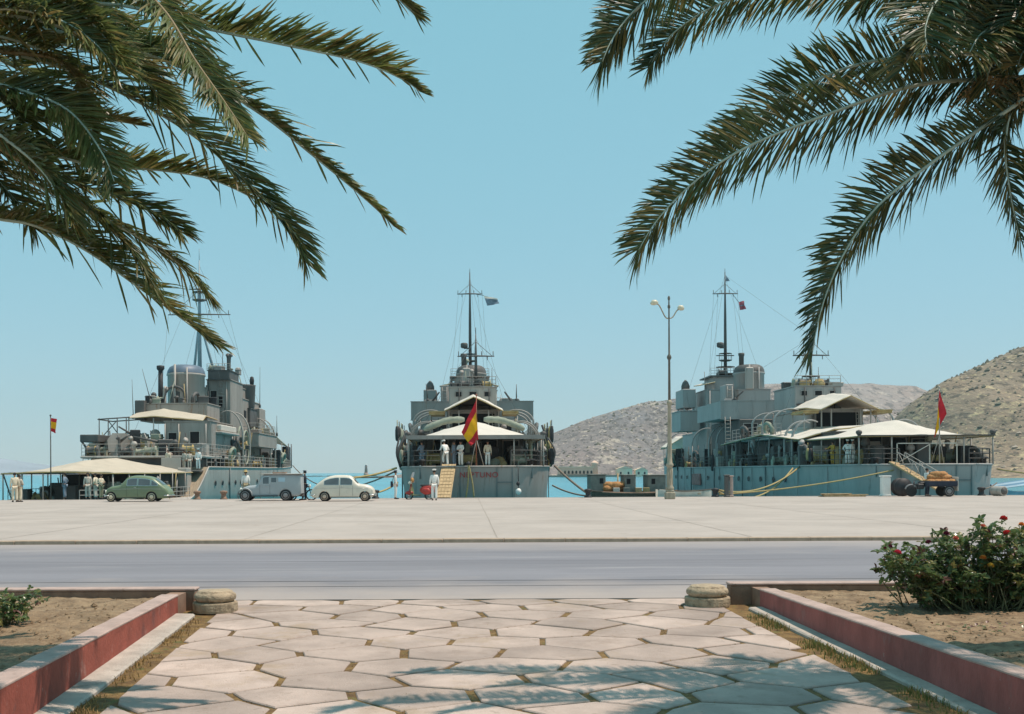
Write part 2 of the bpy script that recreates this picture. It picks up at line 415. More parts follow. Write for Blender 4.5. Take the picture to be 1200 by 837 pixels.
# ------------------------------------------------------------------ flagstone path
def xL(Y): return -3.565 + (13.6 - Y) * 0.0464
def xR(Y): return 3.73 + (13.92 - Y) * 0.0512
b = MB(); b.add([(xL(2.5) - .3, 2.5, zp(2.5) - 0.014), (xR(2.5) + .3, 2.5, zp(2.5) - 0.014), (xR(14.2) + .3, 14.2, ZP - .018), (xR(15.2) + .3, 15.2, ZP - 0.018), (xL(15.2) - .3, 15.2, ZP - 0.018), (xL(14.2) - .3, 14.2, ZP - .018)], [(0, 1, 2, 5), (5, 2, 3, 4)])
path = structure(b.build('flagstone_path', M_bed))
def clip_poly(poly, a, bb, c):      # keep a*x+b*y<=c
    out = []
    for i in range(len(poly)):
        p, q = poly[i], poly[(i + 1) % len(poly)]
        dp, dq = a*p[0] + bb*p[1] - c, a*q[0] + bb*q[1] - c
        if dp <= 0: out.append(p)
        if dp * dq < 0:
            t = dp / (dp - dq); out.append((p[0] + (q[0]-p[0])*t, p[1] + (q[1]-p[1])*t))
    return out
def inset_poly(poly, d):
    n = len(poly); out = []
    ar = sum(poly[i][0]*poly[(i+1) % n][1] - poly[(i+1) % n][0]*poly[i][1] for i in range(n))
    if ar < 0: poly = poly[::-1]
    for i in range(n):
        p0, p1, p2 = Vector(poly[i-1]), Vector(poly[i]), Vector(poly[(i+1) % n])
        d1 = (p1 - p0); d2 = (p2 - p1)
        if d1.length < 1e-5 or d2.length < 1e-5: continue
        d1.normalize(); d2.normalize()
        n1 = Vector((-d1.y, d1.x)); n2 = Vector((-d2.y, d2.x))
        bis = n1 + n2
        k = max(0.35, 1 + n1.dot(n2))
        out.append(tuple(p1 + bis * (d / k)))
    return out
def area(poly):
    return abs(sum(poly[i][0]*poly[(i+1) % len(poly)][1] - poly[(i+1) % len(poly)][0]*poly[i][1] for i in range(len(poly)))) / 2
r2 = random.Random(21)
DX, DY = 0.98, 0.62
vj = {}
def hv(i, j, k):
    """jittered lattice vertices: row j, zigzag index i"""
    key = (i, j, k)
    if key not in vj: vj[key] = (r2.uniform(-.15, .15), r2.uniform(-.09, .09))
    return vj[key]
def zig(j, i):  # zigzag boundary below row j, vertex i (half columns)
    par = (i + j) % 2
    x = i * DX / 2; y = j * DY + (0.15 if par else -0.15)
    dx, dy = hv(i, j, 0)
    return (x + dx, y + dy)
sk = -0.0475
slabs = 0
for j in range(2, 24):
    for i in range(-11, 11):
        if (i + j) % 2: continue
        # cell whose left-lower zig vertex is i: bottom i,i+1,i+2 ; top i+2,i+1,i of row j+1
        poly = [zig(j, i + 1), zig(j, i + 2), zig(j, i + 3), zig(j + 1, i + 3), zig(j + 1, i + 2), zig(j + 1, i + 1)]
        poly = [(x + sk * (y - 8), y + 0.75) for x, y in poly]
        poly = clip_poly(poly, -1, -0.0464, -(xL(0) + 0.44))
        if len(poly) > 2: poly = clip_poly(poly, 1, 0.0512, xR(0) - 0.42)
        if len(poly) > 2: poly = clip_poly(poly, 0, 1, 14.95)
        if len(poly) > 2: poly = clip_poly(poly, 0, -1, -2.6)
        if len(poly) < 3 or area(poly) < 0.06: continue
        d = r2.uniform(0.014, 0.024); gx = 1 - r2.uniform(.02, .06)
        # break the straight edges into slightly ragged ones
        rag = []
        for q in range(len(poly)):
            a, c = poly[q], poly[(q + 1) % len(poly)]
            rag.append(a)
            ln = math.dist(a, c)
            for t in range(1, int(ln / 0.22)):
                u = t / int(ln / 0.22)
                rag.append((lerp(a[0], c[0], u) + r2.uniform(-.005, .005), lerp(a[1], c[1], u) + r2.uniform(-.005, .005)))
        o0 = inset_poly(rag, d); o1 = inset_poly(rag, d + 0.009)
        if len(o0) < 3 or len(o1) != len(o0): continue
        cx = sum(p[0] for p in o0) / len(o0); cy = sum(p[1] for p in o0) / len(o0)
        o0 = [(cx + (x - cx) * gx, y) for x, y in o0]; o1 = [(cx + (x - cx) * gx, y) for x, y in o1]
        n = len(o0); tz = [r2.uniform(-.004, .004) for _ in range(3)]
        def zt(p): return zp(p[1]) + 0.002 + tz[0] + tz[1]*(p[0]-cx) + tz[2]*(p[1]-cy)
        vs = [(p[0]-cx, p[1]-cy, zp(p[1]) - 0.035) for p in o0] + [(p[0]-cx, p[1]-cy, zt(p) - 0.009) for p in o0] + [(p[0]-cx, p[1]-cy, zt(p)) for p in o1]
        fs = []
        for r in range(2):
            for q in range(n):
                qq = (q + 1) % n
                fs.append((r*n+q, r*n+qq, r*n+n+qq, r*n+n+q))
        fs.append(tuple(2*n + q for q in range(n)))
        s = MB(); s.add(vs, fs)
        # each stone gets its own patch of the noise through its object's place
        ob = s.build('flagstone', M_slab, path, (cx, cy, 0)); slabs += 1
# object coordinates restart at each stone, so shift colour by position
nt = M_slab.node_tree
tc = [n for n in nt.nodes if n.type == 'TEX_COORD'][0]; mp = [n for n in nt.nodes if n.type == 'MAPPING'][0]
oi = nt.nodes.new('ShaderNodeObjectInfo'); hs = nt.nodes.new('ShaderNodeHueSaturation'); mr = nt.nodes.new('ShaderNodeMapRange')
mr.inputs[3].default_value = .80; mr.inputs[4].default_value = 1.09      # every stone has a tone of its own
nt.links.new(oi.outputs['Random'], mr.inputs[0]); nt.links.new(mr.outputs[0], hs.inputs['Value'])
bs = nt.nodes['Principled BSDF']; src = bs.inputs['Base Color'].links[0].from_socket
nt.links.new(src, hs.inputs['Color']); nt.links.new(hs.outputs[0], bs.inputs['Base Color'])
ge = nt.nodes.new('ShaderNodeNewGeometry'); nt.links.new(ge.outputs['Position'], mp.inputs[0])

# ------------------------------------------------------------------ planters
def planter(side):
    lab = 'long planted bed with a sunlit red side wall, left of the flagstone path' if side < 0 else 'long planted bed with a shaded maroon side wall holding the rose bush'
    fx = xL if side < 0 else xR
    Y0, Y1 = 3.0, (13.6 if side < 0 else 13.92)
    YB = Y1 + 0.42
    t = thing('planter_bed', lab, 'planter', (0, 0, 0))
    TOP = 0.15
    N = 46
    # side wall, slightly uneven plaster
    b = MB()
    rows = []
    for k, z in enumerate([-.42, -.2, -.06, 0.07, TOP - .022]):
        rows.append([(fx(lerp(Y0, Y1, i/N)) + side * (0.0 + 0.006 * noise.noise((i*.7, k*.9, side))), lerp(Y0, Y1, i/N), z) for i in range(N+1)])
    b.grid(rows, 0, False)
    back = [[(p[0] + side*0.2, p[1], p[2]) for p in r] for r in (rows[0], rows[-1])]
    b.grid(back, 0, False)
    b.grid([rows[-1], back[1]], 0, False)
    for e in (0, N):
        b.add([rows[0][e], rows[-1][e], back[1][e], back[0][e]], [(0, 1, 2, 3)])
    b.build('side_wall', M_redwall if side < 0 else M_redshade, t)
    b = MB(); rows = []
    prof = [(-0.003, TOP - .023), (-0.004, TOP - .010), (0.008, TOP), (0.20, TOP + .001), (0.208, TOP - .012), (0.204, TOP - .04)]
    for dx, z in prof:
        rows.append([(fx(lerp(Y0, Y1, i/N)) + side * dx + 0.005*noise.noise((i*.5, z*30, side*3)), lerp(Y0, Y1 + .012, i/N), z + 0.006*noise.noise((i*.9, dx*9, side*5))) for i in range(N+1)])
    b.grid(rows, 0, False)
    b.add([r[-1] for r in rows], [tuple(range(len(rows)))])
    b.build('coping', M_coping, t)
    # footing strip at the foot of the wall
    b = MB(); rows = []
    wf = 0.26
    wf = 0.24 if side < 0 else 0.17
    for dx, z in [(0.0, 0.030), (-wf + .02, 0.024), (-wf, .008), (-wf, -.06)]:
        rows.append([(fx(lerp(Y0, Y1, i/N)) + side * dx + 0.012*noise.noise((i*.6, dx*20, side*2)), lerp(Y0, Y1 - .1, i/N), zp(lerp(Y0, Y1, i/N)) + z + .004*noise.noise((i, dx*5, 1))) for i in range(N+1)])
    b.grid(rows, 0, False)
    b.build('footing', M_footing, t)
    # rear wall along the road
    b = MB()
    xe = -3.46 if side < 0 else 3.46
    b.bbox(min(xe, side*22), max(xe, side*22), YB, YB + 0.22, -.4, TOP - .004, 0.012)
    b.build('rear_wall', M_brownwall, t)
    b = MB()
    b.bbox(min(xe, side*22) - .01, max(xe, side*22) + .01, YB - .012, YB + 0.235, TOP - .002, TOP + .03, 0.01)
    b.build('rear_coping', M_coping, t)
    # far corner return
    b = MB()
    b.add([(fx(Y1) , Y1 + .002, -.4), (fx(Y1) + side*.2, Y1 + .002, -.4), (fx(Y1) + side*.2, YB, -.4), (fx(Y1), YB, -.4),
           (fx(Y1), Y1 + .002, TOP - .02), (fx(Y1) + side*.2, Y1 + .002, TOP - .02), (fx(Y1) + side*.2, YB, TOP - .02), (fx(Y1), YB, TOP - .02)],
          [(0,1,2,3), (4,5,6,7), (0,1,5,4), (1,2,6,5), (2,3,7,6), (3,0,4,7)])
    b.build('corner_block', M_brownwall, t)
    # soil, raked and lumpy
    b = MB(); rows = []
    ny, nx = 130, 110
    for i in range(ny + 1):
        Y = lerp(Y0, YB, i/ny); r = []
        for j in range(nx + 1):
            u = (j/nx) ** 1.35
            X = fx(min(Y, Y1)) + side * (0.205 + u * 9)
            h = 0.07 + 0.035*noise.fractal((X*1.1, Y*1.1, side*4), 1, 2, 4) + 0.022*noise.noise((X*6, Y*6, 2)) + 0.016*noise.noise((X*15, Y*15, 5))
            if side < 0: h += 0.012*sin(Y*5.2 + 0.6*sin(X*1.4))
            r.append((X, Y, h))
        rows.append(r)
    b.grid(rows, 0, True)
    b.build('soil', M_soil, t)
    return t
bedL = planter(-1); bedR = planter(1)
# clods on the bare soil
r3 = random.Random(5)
for side, fx in ((-1, xL), (1, xR)):
    b = MB()
    for k in range(900):
        Y = r3.uniform(6, 13.8); X = fx(Y) + side * r3.uniform(0.25, 4.5)
        s = r3.uniform(.008, .03) * (1.6 if r3.random() < .07 else 1)
        c = Vector((X, Y, 0.075 + 0.035*noise.fractal((X*1.1, Y*1.1, side*4), 1, 2, 4)))
        vs = [c + Vector((s*dx*r3.uniform(.6, 1.3), s*dy*r3.uniform(.6, 1.3), s*dz*r3.uniform(.5, 1))) for dx, dy, dz in ((1,0,0),(-1,0,0),(0,1,0),(0,-1,0),(0,0,1),(0,0,-.6))]
        b.add(vs, [(0,2,4),(2,1,4),(1,3,4),(3,0,4),(2,0,5),(1,2,5),(3,1,5),(0,3,5)])
    tag(b.build('soil_clods', M_soil), 'loose clods of dry earth on the bed ' + ('left' if side < 0 else 'right') + ' of the path', 'soil', kind='stuff')

# two carved stone bases at the end of the path
def stone_base(c, label, r, seed):
    t = thing('stone_base', label, 'stone base', (c.x, c.y, ZP), seed * 0.7, 'carved stone bases where the path meets the road')
    b = MB(); n = 28
    def wob(prof): return prof
    b.lathe([(r*1.05, -.02), (r*1.07, 0.012), (r*1.065, 0.10), (r*1.045, 0.117), (r*.86, .122)], n)
    b.v = [(x*(1 + .025*noise.noise((x*9, y*9, z*14 + seed*5))), y*(1 + .025*noise.noise((x*9, y*9, z*14 + seed*5))), z + .008*noise.noise((x*7, y*7, seed))) for x, y, z in b.v]; b.sm = [False]*len(b.sm)
    b.build('plinth', M_stone, t)
    b = MB()
    b.lathe([(r*.88, 0.128), (r*.90, 0.14), (r*.97, 0.155), (r*1.0, 0.19), (r*.97, 0.225), (r*.9, 0.245), (r*.84, .255), (r*.82, 0.272), (r*.78, .279), (0, .281)], n)
    b.v = [(x*(1 + .03*noise.noise((x*10, y*10, z*9 + seed*3))), y*(1 + .03*noise.noise((x*10, y*10, z*9 + seed*3))), z + .007*noise.noise((x*8, y*8, seed*2))) for x, y, z in b.v]
    b.build('torus_moulding', M_stone, t)
    t.scale = (1, 1, .9)
    return t
gl = ground(247, 718, ZP); gr = ground(834, 711.5, ZP)
stone_base(Vector((gl.x, gl.y + .25, 0)), 'round carved stone base at the end of the red sunlit planter wall', 0.262, 1)
stone_base(Vector((gr.x, gr.y + .25, 0)), 'round carved stone base beside the maroon shaded planter wall', 0.27, 2)

# ------------------------------------------------------------------ grass in the joints and along the walls
def grass(name, label, pts, m, hmin, hmax, seed):
    rr = random.Random(seed); b = MB()
    for p in pts:
        h = rr.uniform(hmin, hmax); a = rr.uniform(0, 2*pi); wd = rr.uniform(.003, .007)
        lean = rr.uniform(0, .7) * h; la = rr.uniform(0, 2*pi)
        d = Vector((cos(a), sin(a), 0)) * wd
        mid = Vector(p) + Vector((cos(la)*lean*.35, sin(la)*lean*.35, h*.6)); top = Vector(p) + Vector((cos(la)*lean, sin(la)*lean, h))
        b.add([Vector(p) - d, Vector(p) + d, mid + d*.7, mid - d*.7, top], [(0, 1, 2, 3), (3, 2, 4)], 0 if rr.random() < .6 else 1)
    return tag(b.build(name, m), label, 'grass', kind='stuff')
M_g1 = mat('grass_green', (0.15, 0.17, 0.05), 0.8, 0.3, 8, translucent=.3)
M_g2 = mat('grass_straw', (0.36, 0.235, 0.09), 0.85, 0.2, 8, translucent=.2)
M_g3 = mat('grass_dry_brown', (0.33, 0.20, 0.08), 0.85, 0.25, 8)
r4 = random.Random(11)
pts = []
for k in range(5200):
    Y = r4.uniform(4.5, 13.3); cl = noise.noise((Y*1.3, 7, 0))
    if r4.random() > .34 + cl * 1.1: continue
    X = xR(Y) - 0.17 - abs(r4.gauss(0, .11)); pts.append((X, Y, zp(Y) - .015))
grass('wall_grass', 'yellow green grass strip along the foot of the shaded maroon wall', pts, [M_g1, M_g2], .02, .085, 1)
pts = []
for k in range(4200):
    Y = r4.uniform(4.5, 13.3); cl = noise.noise((Y*1.1, 17, 0))
    if r4.random() > .25 + cl: continue
    X = xL(Y) + 0.24 + abs(r4.gauss(0, .09)); pts.append((X, Y, zp(Y) - .015))
grass('dry_weeds', 'dry brown weeds along the foot of the sunlit red wall', pts, [M_g3, M_g2], .015, .055, 2)
# moss and short grass in the open joints
pts = []
for k in range(8000):
    Y = r4.uniform(5, 14.5); X = r4.uniform(xL(Y) + .5, xR(Y) - .5)
    pts.append((X, Y, zp(Y) - .016))
grass('joint_moss', 'short moss and grass growing in the joints between the flagstones', pts, [M_g2, M_g3], .010, .022, 3)
# ================================================================== HILLS
def hill(name, m, crest, Yc, W, back, seed, rough, px0, px1, nx=150, ny=46):
    X0, X1 = (px0 - CX) / F * Yc, (px1 - CX) / F * Yc
    b = MB(); rows = []
    for i in range(ny + 1):
        v = i / ny
        Y = Yc - W + v * (W + back); r = []
        for j in range(nx + 1):
            X = lerp(X0, X1, j / nx)
            px = CX + X / Yc * F
            x, y = px, smooth_interp(crest, px)
            y = y + (px - CX) * ROLL
            H = EYE + (CY - y) / F * Yc - ZW
            d = (Y - Yc) / (W if Y < Yc else back)
            sh = max(0.0, 1 - abs(d) ** 1.25) if Y < Yc else max(0, 1 - d*d)
            nf = noise.fractal((X*.006 + seed, Y*.006, seed), 1.0, 2.0, 6)
            nr = abs(noise.fractal((X*.012 + seed, Y*.004, 3.3 + seed), 1.0, 2.0, 5))
            z = ZW + H * (sh * (1 + 0.0*nf) + rough * (nf * .6 - nr * .7 + .10) * min(1, 3*sh) * (1 - sh*.55)) if H > 0 else ZW - 3
            z += H * .03 * noise.fractal((X*.035, Y*.035, seed), 1.0, 2.0, 5) * min(1, 4*sh) * (.4 + .6 * min(1, abs(d)*3)) if H > 0 else 0
            if v == 0: z = ZW - 2
            r.append((X, Y, z))
        rows.append(r)
    b.grid(rows, 0, True)
    o = structure(b.build(name, m))
    HILLROWS[name] = rows
    return o
HILLROWS = {}
def scatter(name, label, hills, n, s0, s1, flatten, m, seed, cat):
    rr = random.Random(seed); b = MB()
    for hname, share in hills:
        rows = HILLROWS[hname]; ny, nx = len(rows) - 1, len(rows[0]) - 1
        for k in range(int(n * share)):
            fi, fj = rr.uniform(0, ny - .01), rr.uniform(0, nx - .01); i, j = int(fi), int(fj)
            p = Vector(rows[i][j]).lerp(Vector(rows[i][j+1]), fj - j).lerp(Vector(rows[i+1][j]).lerp(Vector(rows[i+1][j+1]), fj - j), fi - i)
            if p.z < ZW + 3 or rr.random() > .55 + 1.1 * noise.noise((p.x*.02, p.y*.02, seed)): continue
            s = rr.uniform(s0, s1) * (1.7 if rr.random() < .1 else 1)
            vs = [p + Vector((s*dx*rr.uniform(.6, 1.3), s*dy*rr.uniform(.6, 1.3), s*dz*flatten*rr.uniform(.6, 1.2))) for dx, dy, dz in ((1,0,0),(0,1,.1),(-1,0,0),(0,-1,.1),(.15,.1,1),(0,0,-1))]
            b.add(vs, [(0,1,4),(1,2,4),(2,3,4),(3,0,4),(1,0,5),(2,1,5),(3,2,5),(0,3,5)])
    return tag(b.build(name, m), label, cat, kind='stuff')
def hillmat(name, rock, dark, pale, sc, blue):
    m = mat(name, rock, 0.95, 0.2, 0.012*sc, 0.6, 0.3*sc, col2=dark, bdist=1.5, detail=9, thr=(.40, .62), stretch=(1, .34, .8),
            spots=[(blue, 0.010*sc, 0.54, 0.65, 0.12), (pale, 0.03*sc, 0.57, 0.75, 0.06), (pale, 0.16*sc, 0.57, 0.8, 0.05), (tuple(c*.45 for c in dark), 0.07*sc, 0.58, 0.7, 0.05), (tuple(c*.40 for c in dark), 0.23*sc, 0.53, 0.85, 0.05), (tuple(c*1.25 for c in pale), 0.42*sc, 0.60, 0.7, 0.04)])
    return m
MH1 = hillmat('scrub_rock_near', (0.285, 0.23, 0.215), (0.19, 0.165, 0.155), (0.46, 0.39, 0.31), 1.0, (0.20, 0.21, 0.23))
MH2 = hillmat('scrub_rock_far', (0.35, 0.27, 0.235), (0.29, 0.245, 0.225), (0.43, 0.36, 0.30), 0.5, (0.26, 0.26, 0.265))
MH3 = hillmat('scrub_rock_ochre', (0.34, 0.245, 0.165), (0.235, 0.19, 0.14), (0.50, 0.40, 0.23), 1.4, (0.13, 0.155, 0.17))
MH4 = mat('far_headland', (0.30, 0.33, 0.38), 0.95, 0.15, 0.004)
hill('hill', MH1, [(470, 556), (560, 549), (600, 533), (645, 509), (700, 488), (760, 469), (800, 462), (860, 457), (920, 459), (1000, 472), (1100, 500), (1250, 556)], 900, 260, 500, 3.1, .24, 470, 1250, 240, 70)
hill('far_hill', MH2, [(780, 510), (830, 470), (870, 454), (900, 450), (950, 448), (1010, 447), (1060, 452), (1090, 461), (1130, 470), (1250, 490), (1300, 556)], 1700, 500, 900, 8.4, .15, 780, 1300, 110, 36)
hill('ochre_hill', MH3, [(1000, 556), (1045, 515), (1085, 466), (1110, 446), (1150, 427), (1200, 405), (1260, 382), (1330, 368), (1430, 400), (1560, 480), (1700, 556)], 620, 210, 90, 14.2, .24, 960, 1700, 230, 80)
hill('headland', MH4, [(-500, 556), (-350, 530), (-150, 526), (-40, 534), (10, 541), (40, 546), (75, 550), (110, 556)], 3200, 500, 700, 20.5, .15, -500, 120, 70, 24)

scatter('scrub', 'dark scrub bushes scattered over the rocky hillsides', [('hill', .55), ('ochre_hill', .45)], 9000, .5, 1.45, .8, mat('hill_scrub', (.125, .118, .085), .9, .3, .1), 5, 'scrub')
scatter('rocks', 'pale rocks scattered over the rocky hillsides', [('hill', .6), ('ochre_hill', .4)], 5000, .5, 1.4, .6, mat('hill_rock', (.40, .33, .265), .95, .2, .1), 9, 'rocks')
# fort by the water at the foot of the hill
t = thing('harbour_fort', 'long pink harbour building with a turret at the waterside below the rocky hill', 'building', P(677, 558, 640))
t.location.z = ZW
M_fort = mat('pink_fort_wall', (0.72, 0.50, 0.38), 0.9, 0.1, .2, spots=[((.55, .38, .28), .4, .58, .5, .1)])
M_fortroof = mat('fort_roof', (0.72, 0.52, 0.38), 0.9, 0.1, .3)
b = MB(); b.box(-11, 9.2, 0, 9, -2, 5.2); b.build('wall', M_fort, t)
b = MB(); b.box(-11.4, 9.4, -.4, 9.4, 5.2, 6.1, 0); b.build('roof', M_fortroof, t)
b = MB(); b.lathe([(2.0, -2), (1.9, 7.0), (2.3, 7.4), (2.3, 8.4), (1.9, 8.5), (0.2, 9.6)], 12, (10.0, 1.5, 0)); b.build('turret', M_fort, t)
b = MB(); b.prism([(-.55, 0), (.55, 0), (.55, 1.3), (.3, 1.7), (0, 1.85), (-.3, 1.7), (-.55, 1.3)], -.05, .25); mew = b.mesh('window', M_gap)
for i in range(9): inst('window', mew, t, (-9.6 + i * 2.2, -.08, 1.9))
b = MB(); b.box(-28, 26, -7, 10, -3, 1.0, 0); b.box(-12, 10, -3, 0, 1.0, 1.5, 0); tag(b.build('shore_rocks', M_quaywall, loc=t.location), kind='structure')
b = MB()
# small white houses further along the shore
for k, (px, ww, hh) in enumerate([(732, 9, 4.6), (752, 7, 3.8)]):
    h = thing('shore_house', ['low cream house on the far shore behind the barge', 'small cream shed on the far shore left of the lamp post'][k], 'house', P(px, 558, 640))
    h.location.z = ZW
    b = MB(); b.box(-ww/2, ww/2, 0, 6, -1, hh); b.build('wall', mat('cream_wall', (.80, .64, .48), .9, .1, .3), h)
    b = MB(); b.prism([(-ww/2 - .3, hh), (ww/2 + .3, hh), (0, hh + 1.6)], -.3, 6.3); b.build('roof', M_fortroof, h)
    b = MB(); b.box(-.5, .5, -.06, .2, 1.4, 2.8); me_ = b.mesh('window', M_gap)
    for q in (-.25, .25): inst('window', me_, h, (q * ww, 0, 0))
# harbour mole with a small lighthouse
lp = P(429, 558, 900)
b = MB()
for i in range(46):
    X = -95 + i * 4.1; s = rnd.uniform(2.0, 3.2)
    b.box(X, X + 4.3, -s, s, -1.5, rnd.uniform(.3, .9), taper=.3)
structure(b.build('mole', M_quaywall, loc=(lp.x - 60, 900, ZW)))
t = thing('lighthouse', 'small red and white harbour light at the end of the mole', 'lighthouse', (lp.x, 900, ZW))
M_lred = mat('faded_red_tower', (.55, .28, .22), .8, .1, .5); 
b = MB(); b.lathe([(1.9, 0), (1.9, 2.6), (1.35, 2.8)], 12); b.build('plinth', M_coping, t)
b = MB(); b.lathe([(1.35, 2.8), (1.0, 7.6), (1.45, 7.8), (1.45, 8.0)], 12); b.build('tower', M_lred, t)
b = MB(); b.lathe([(.7, 8.0), (.7, 9.3)], 10); b.build('lantern', M_glass, t)
b = MB(); b.lathe([(.95, 9.3), (.5, 9.9), (.06, 10.2), (0, 11)], 10); b.build('cap', M_white, t)

# ------------------------------------------------------------------ sea air
hz = bpy.data.materials.new('sea_haze'); hz.use_nodes = True
for n_ in list(hz.node_tree.nodes): hz.node_tree.nodes.remove(n_)
vo = hz.node_tree.nodes.new('ShaderNodeVolumePrincipled'); ho = hz.node_tree.nodes.new('ShaderNodeOutputMaterial')
vo.inputs['Color'].default_value = (0.74, 0.94, 1.0, 1); vo.inputs['Density'].default_value = 0.00013
hz.node_tree.links.new(vo.outputs[0], ho.inputs['Volume'])
b = MB(); b.box(-5700, 5700, -120, 5200, -8, 330)
tag(b.build('haze', hz), kind='stuff')
# ================================================================== PALMS
M_leaf = mat('palm_leaflet', (0.078, 0.118, 0.036), 0.40, 0.35, 2.2, col2=(0.20, 0.23, 0.07), translucent=.4, spec=.5, spots=[((0.20, 0.15, 0.055), 5, 0.62, .6, .1)])
M_leafy = mat('palm_leaflet_yellowing', (0.19, 0.17, 0.055), 0.5, 0.3, 2.2, col2=(0.31, 0.25, 0.09), translucent=.4, spots=[((0.28, 0.17, 0.07), 4, 0.58, .7, .1)])
M_leafd = mat('palm_leaflet_dark', (0.042, 0.072, 0.028), 0.42, 0.3, 2.2, col2=(0.088, 0.13, 0.046), translucent=.28, spec=.5)
M_rachis = mat('palm_midrib', (0.42, 0.50, 0.42), 0.5, 0.15, 4)
M_rachisb = mat('palm_midrib_brown', (0.27, 0.20, 0.10), 0.6, 0.2, 4)
M_trunk = mat('palm_trunk', (0.17, 0.12, 0.08), 0.95, 0.3, 6, 0.8, 30)

def frond(palm, ctrl, roll=0.0, vang=30, L=0.42, n=105, leafmat=None, rmat=None, start=.13, seed=0, droop=.12, fwd=(58, 30), below=1.0, rad=.02, tipk=.5):
    rad = rad * 1.25
    rr = random.Random(seed * 13 + 5)
    pts = catmull(ctrl, 44)
    cut = .55 * L * 1.22 * tipk; acc = 0.0          # the last leaflets reach beyond the midrib, so it stops short of the tip
    while len(pts) > 20 and acc < cut:
        acc += (pts[-1] - pts[-2]).length; pts.pop()
    K = len(pts) - 1
    org = palm.location
    rach = MB()
    rach.tube([p - org for p in pts], [rad * (1 - .82 * i / K) for i in range(K + 1)], 5)
    ro = rach.build('frond', rmat or M_rachis, palm)
    lv = MB()
    ln_tot = sum((pts[i+1] - pts[i]).length for i in range(K))
    n = int(n * 1.95 * ln_tot / 3.4); L = L * 1.22
    upref = None
    for k in range(n):
        u = start + (1 - start) * (k + .5) / n
        fi = u * K; i = min(int(fi), K - 1); f = fi - i
        p = pts[i].lerp(pts[i + 1], f)
        T = (pts[min(i + 2, K)] - pts[max(i - 1, 0)]).normalized()
        U = Vector((0, 0, 1)) - T * T.z
        if U.length < .25: U = U + Vector((0.0, 0.5, 0))
        if upref is not None: U = (U.normalized() * .5 + upref * .5); U = U - T * U.dot(T)
        U.normalize(); upref = U.copy()
        Rr = Matrix.Rotation(radians(roll), 3, T)
        U2 = Rr @ U; S = T.cross(U2)
        env = min(1, .45 + 1.5 * max(0, u - start)) * (1 - (1 - tipk) * max(0, (u - .5) / .5) ** 1.6)
        for sd in (-1, 1):
            if rr.random() < .04: continue
            fa = radians(lerp(fwd[0], fwd[1], u) + rr.gauss(0, 6))
            va = radians(vang + rr.gauss(0, 9))
            d = T * cos(fa) + (S * sd * cos(va) + U2 * sin(va)) * sin(fa)
            ll = L * env * rr.uniform(.82, 1.12)
            if rr.random() < .035: d = (d + Vector((0, 0, -1)) * rr.uniform(.8, 1.6)).normalized()
            if below != 1.0 and d.z < 0: ll *= below
            d.normalize()
            wv = T * 1.0 + U2 * rr.uniform(-.5, .5); wv = wv - d * wv.dot(d)
            wv.normalize()
            hw = lerp(.0120, .0085, u) * rr.uniform(.8, 1.2)
            g = Vector((rr.gauss(0, .35), rr.gauss(0, .35), -1)) * droop * ll * rr.uniform(.4, 1.9)
            p1 = p + d * ll * .45 + g * .18; p2 = p + d * ll * .8 + g * .6; p3 = p + d * ll + g * 1.05
            nn = d.cross(wv).normalized() * hw * .7
            mi = 1 if rr.random() < .22 + .25 * max(0, u - .6) else 0
            if rr.random() < .05: ll *= rr.uniform(.4, .7)
            lv.add([p - org - wv*hw*.6, p - org + wv*hw*.6, p1 - org - wv*hw, p1 - org + wv*hw, p2 - org - wv*hw*.75, p2 - org + wv*hw*.75, p3 - org,
                    p1 - org + nn], [(0, 1, 7), (0, 7, 2), (1, 3, 7), (2, 7, 4), (7, 3, 5), (7, 5, 4), (4, 5, 6)], mi)
    lo = lv.build('leaflets', [leafmat or M_leaf, M_leafy], ro)
    lo['kind'] = 'stuff'
    return ro

def trunk(palm, h, r, seed):
    rr = random.Random(seed)
    b = MB(); rows = []
    n = 18; k = int(h / .07)
    for i in range(k + 1):
        z = h * i / k
        rad = r * (1.25 - .25 * min(1, z / .6)) * (1 + .05 * ((i % 2) * 2 - 1)) * (1 + .22 * max(0, (z - h + .9) / .9))
        rows.append([(rad * (1 + .05*noise.noise((cos(2*pi*j/n)*2, sin(2*pi*j/n)*2, z*5 + seed))) * cos(2*pi*(j + (i % 2)*.5)/n), rad * sin(2*pi*(j + (i % 2)*.5)/n), z) for j in range(n)])
    b.grid(rows, 0, False, closed=True)
    b.build('trunk', M_trunk, palm)
    # old leaf bases round the head
    b = MB()
    for i in range(40):
        a = i * 2.4; z = h - .75 + .75 * i / 40; rr_ = r * (1.1 + .1 * i / 40)
        p0 = Vector((cos(a)*rr_*.8, sin(a)*rr_*.8, z)); p1 = p0 + Vector((cos(a)*.16, sin(a)*.16, .22)); 
        b.tube([p0, p0.lerp(p1, .6) + Vector((0, 0, .02)), p1], [.05, .04, .02], 5)
    b.build('leaf_bases', M_trunk, palm)

def palm(label, crown, seed, trunk_dx=0):
    base = Vector((crown.x + trunk_dx, crown.y, 0.05))
    t = thing('palm_tree', label, 'palm tree', base, 0, 'date palms framing the harbour view')
    trunk(t, crown.z - base.z + .1, .24, seed)
    return t

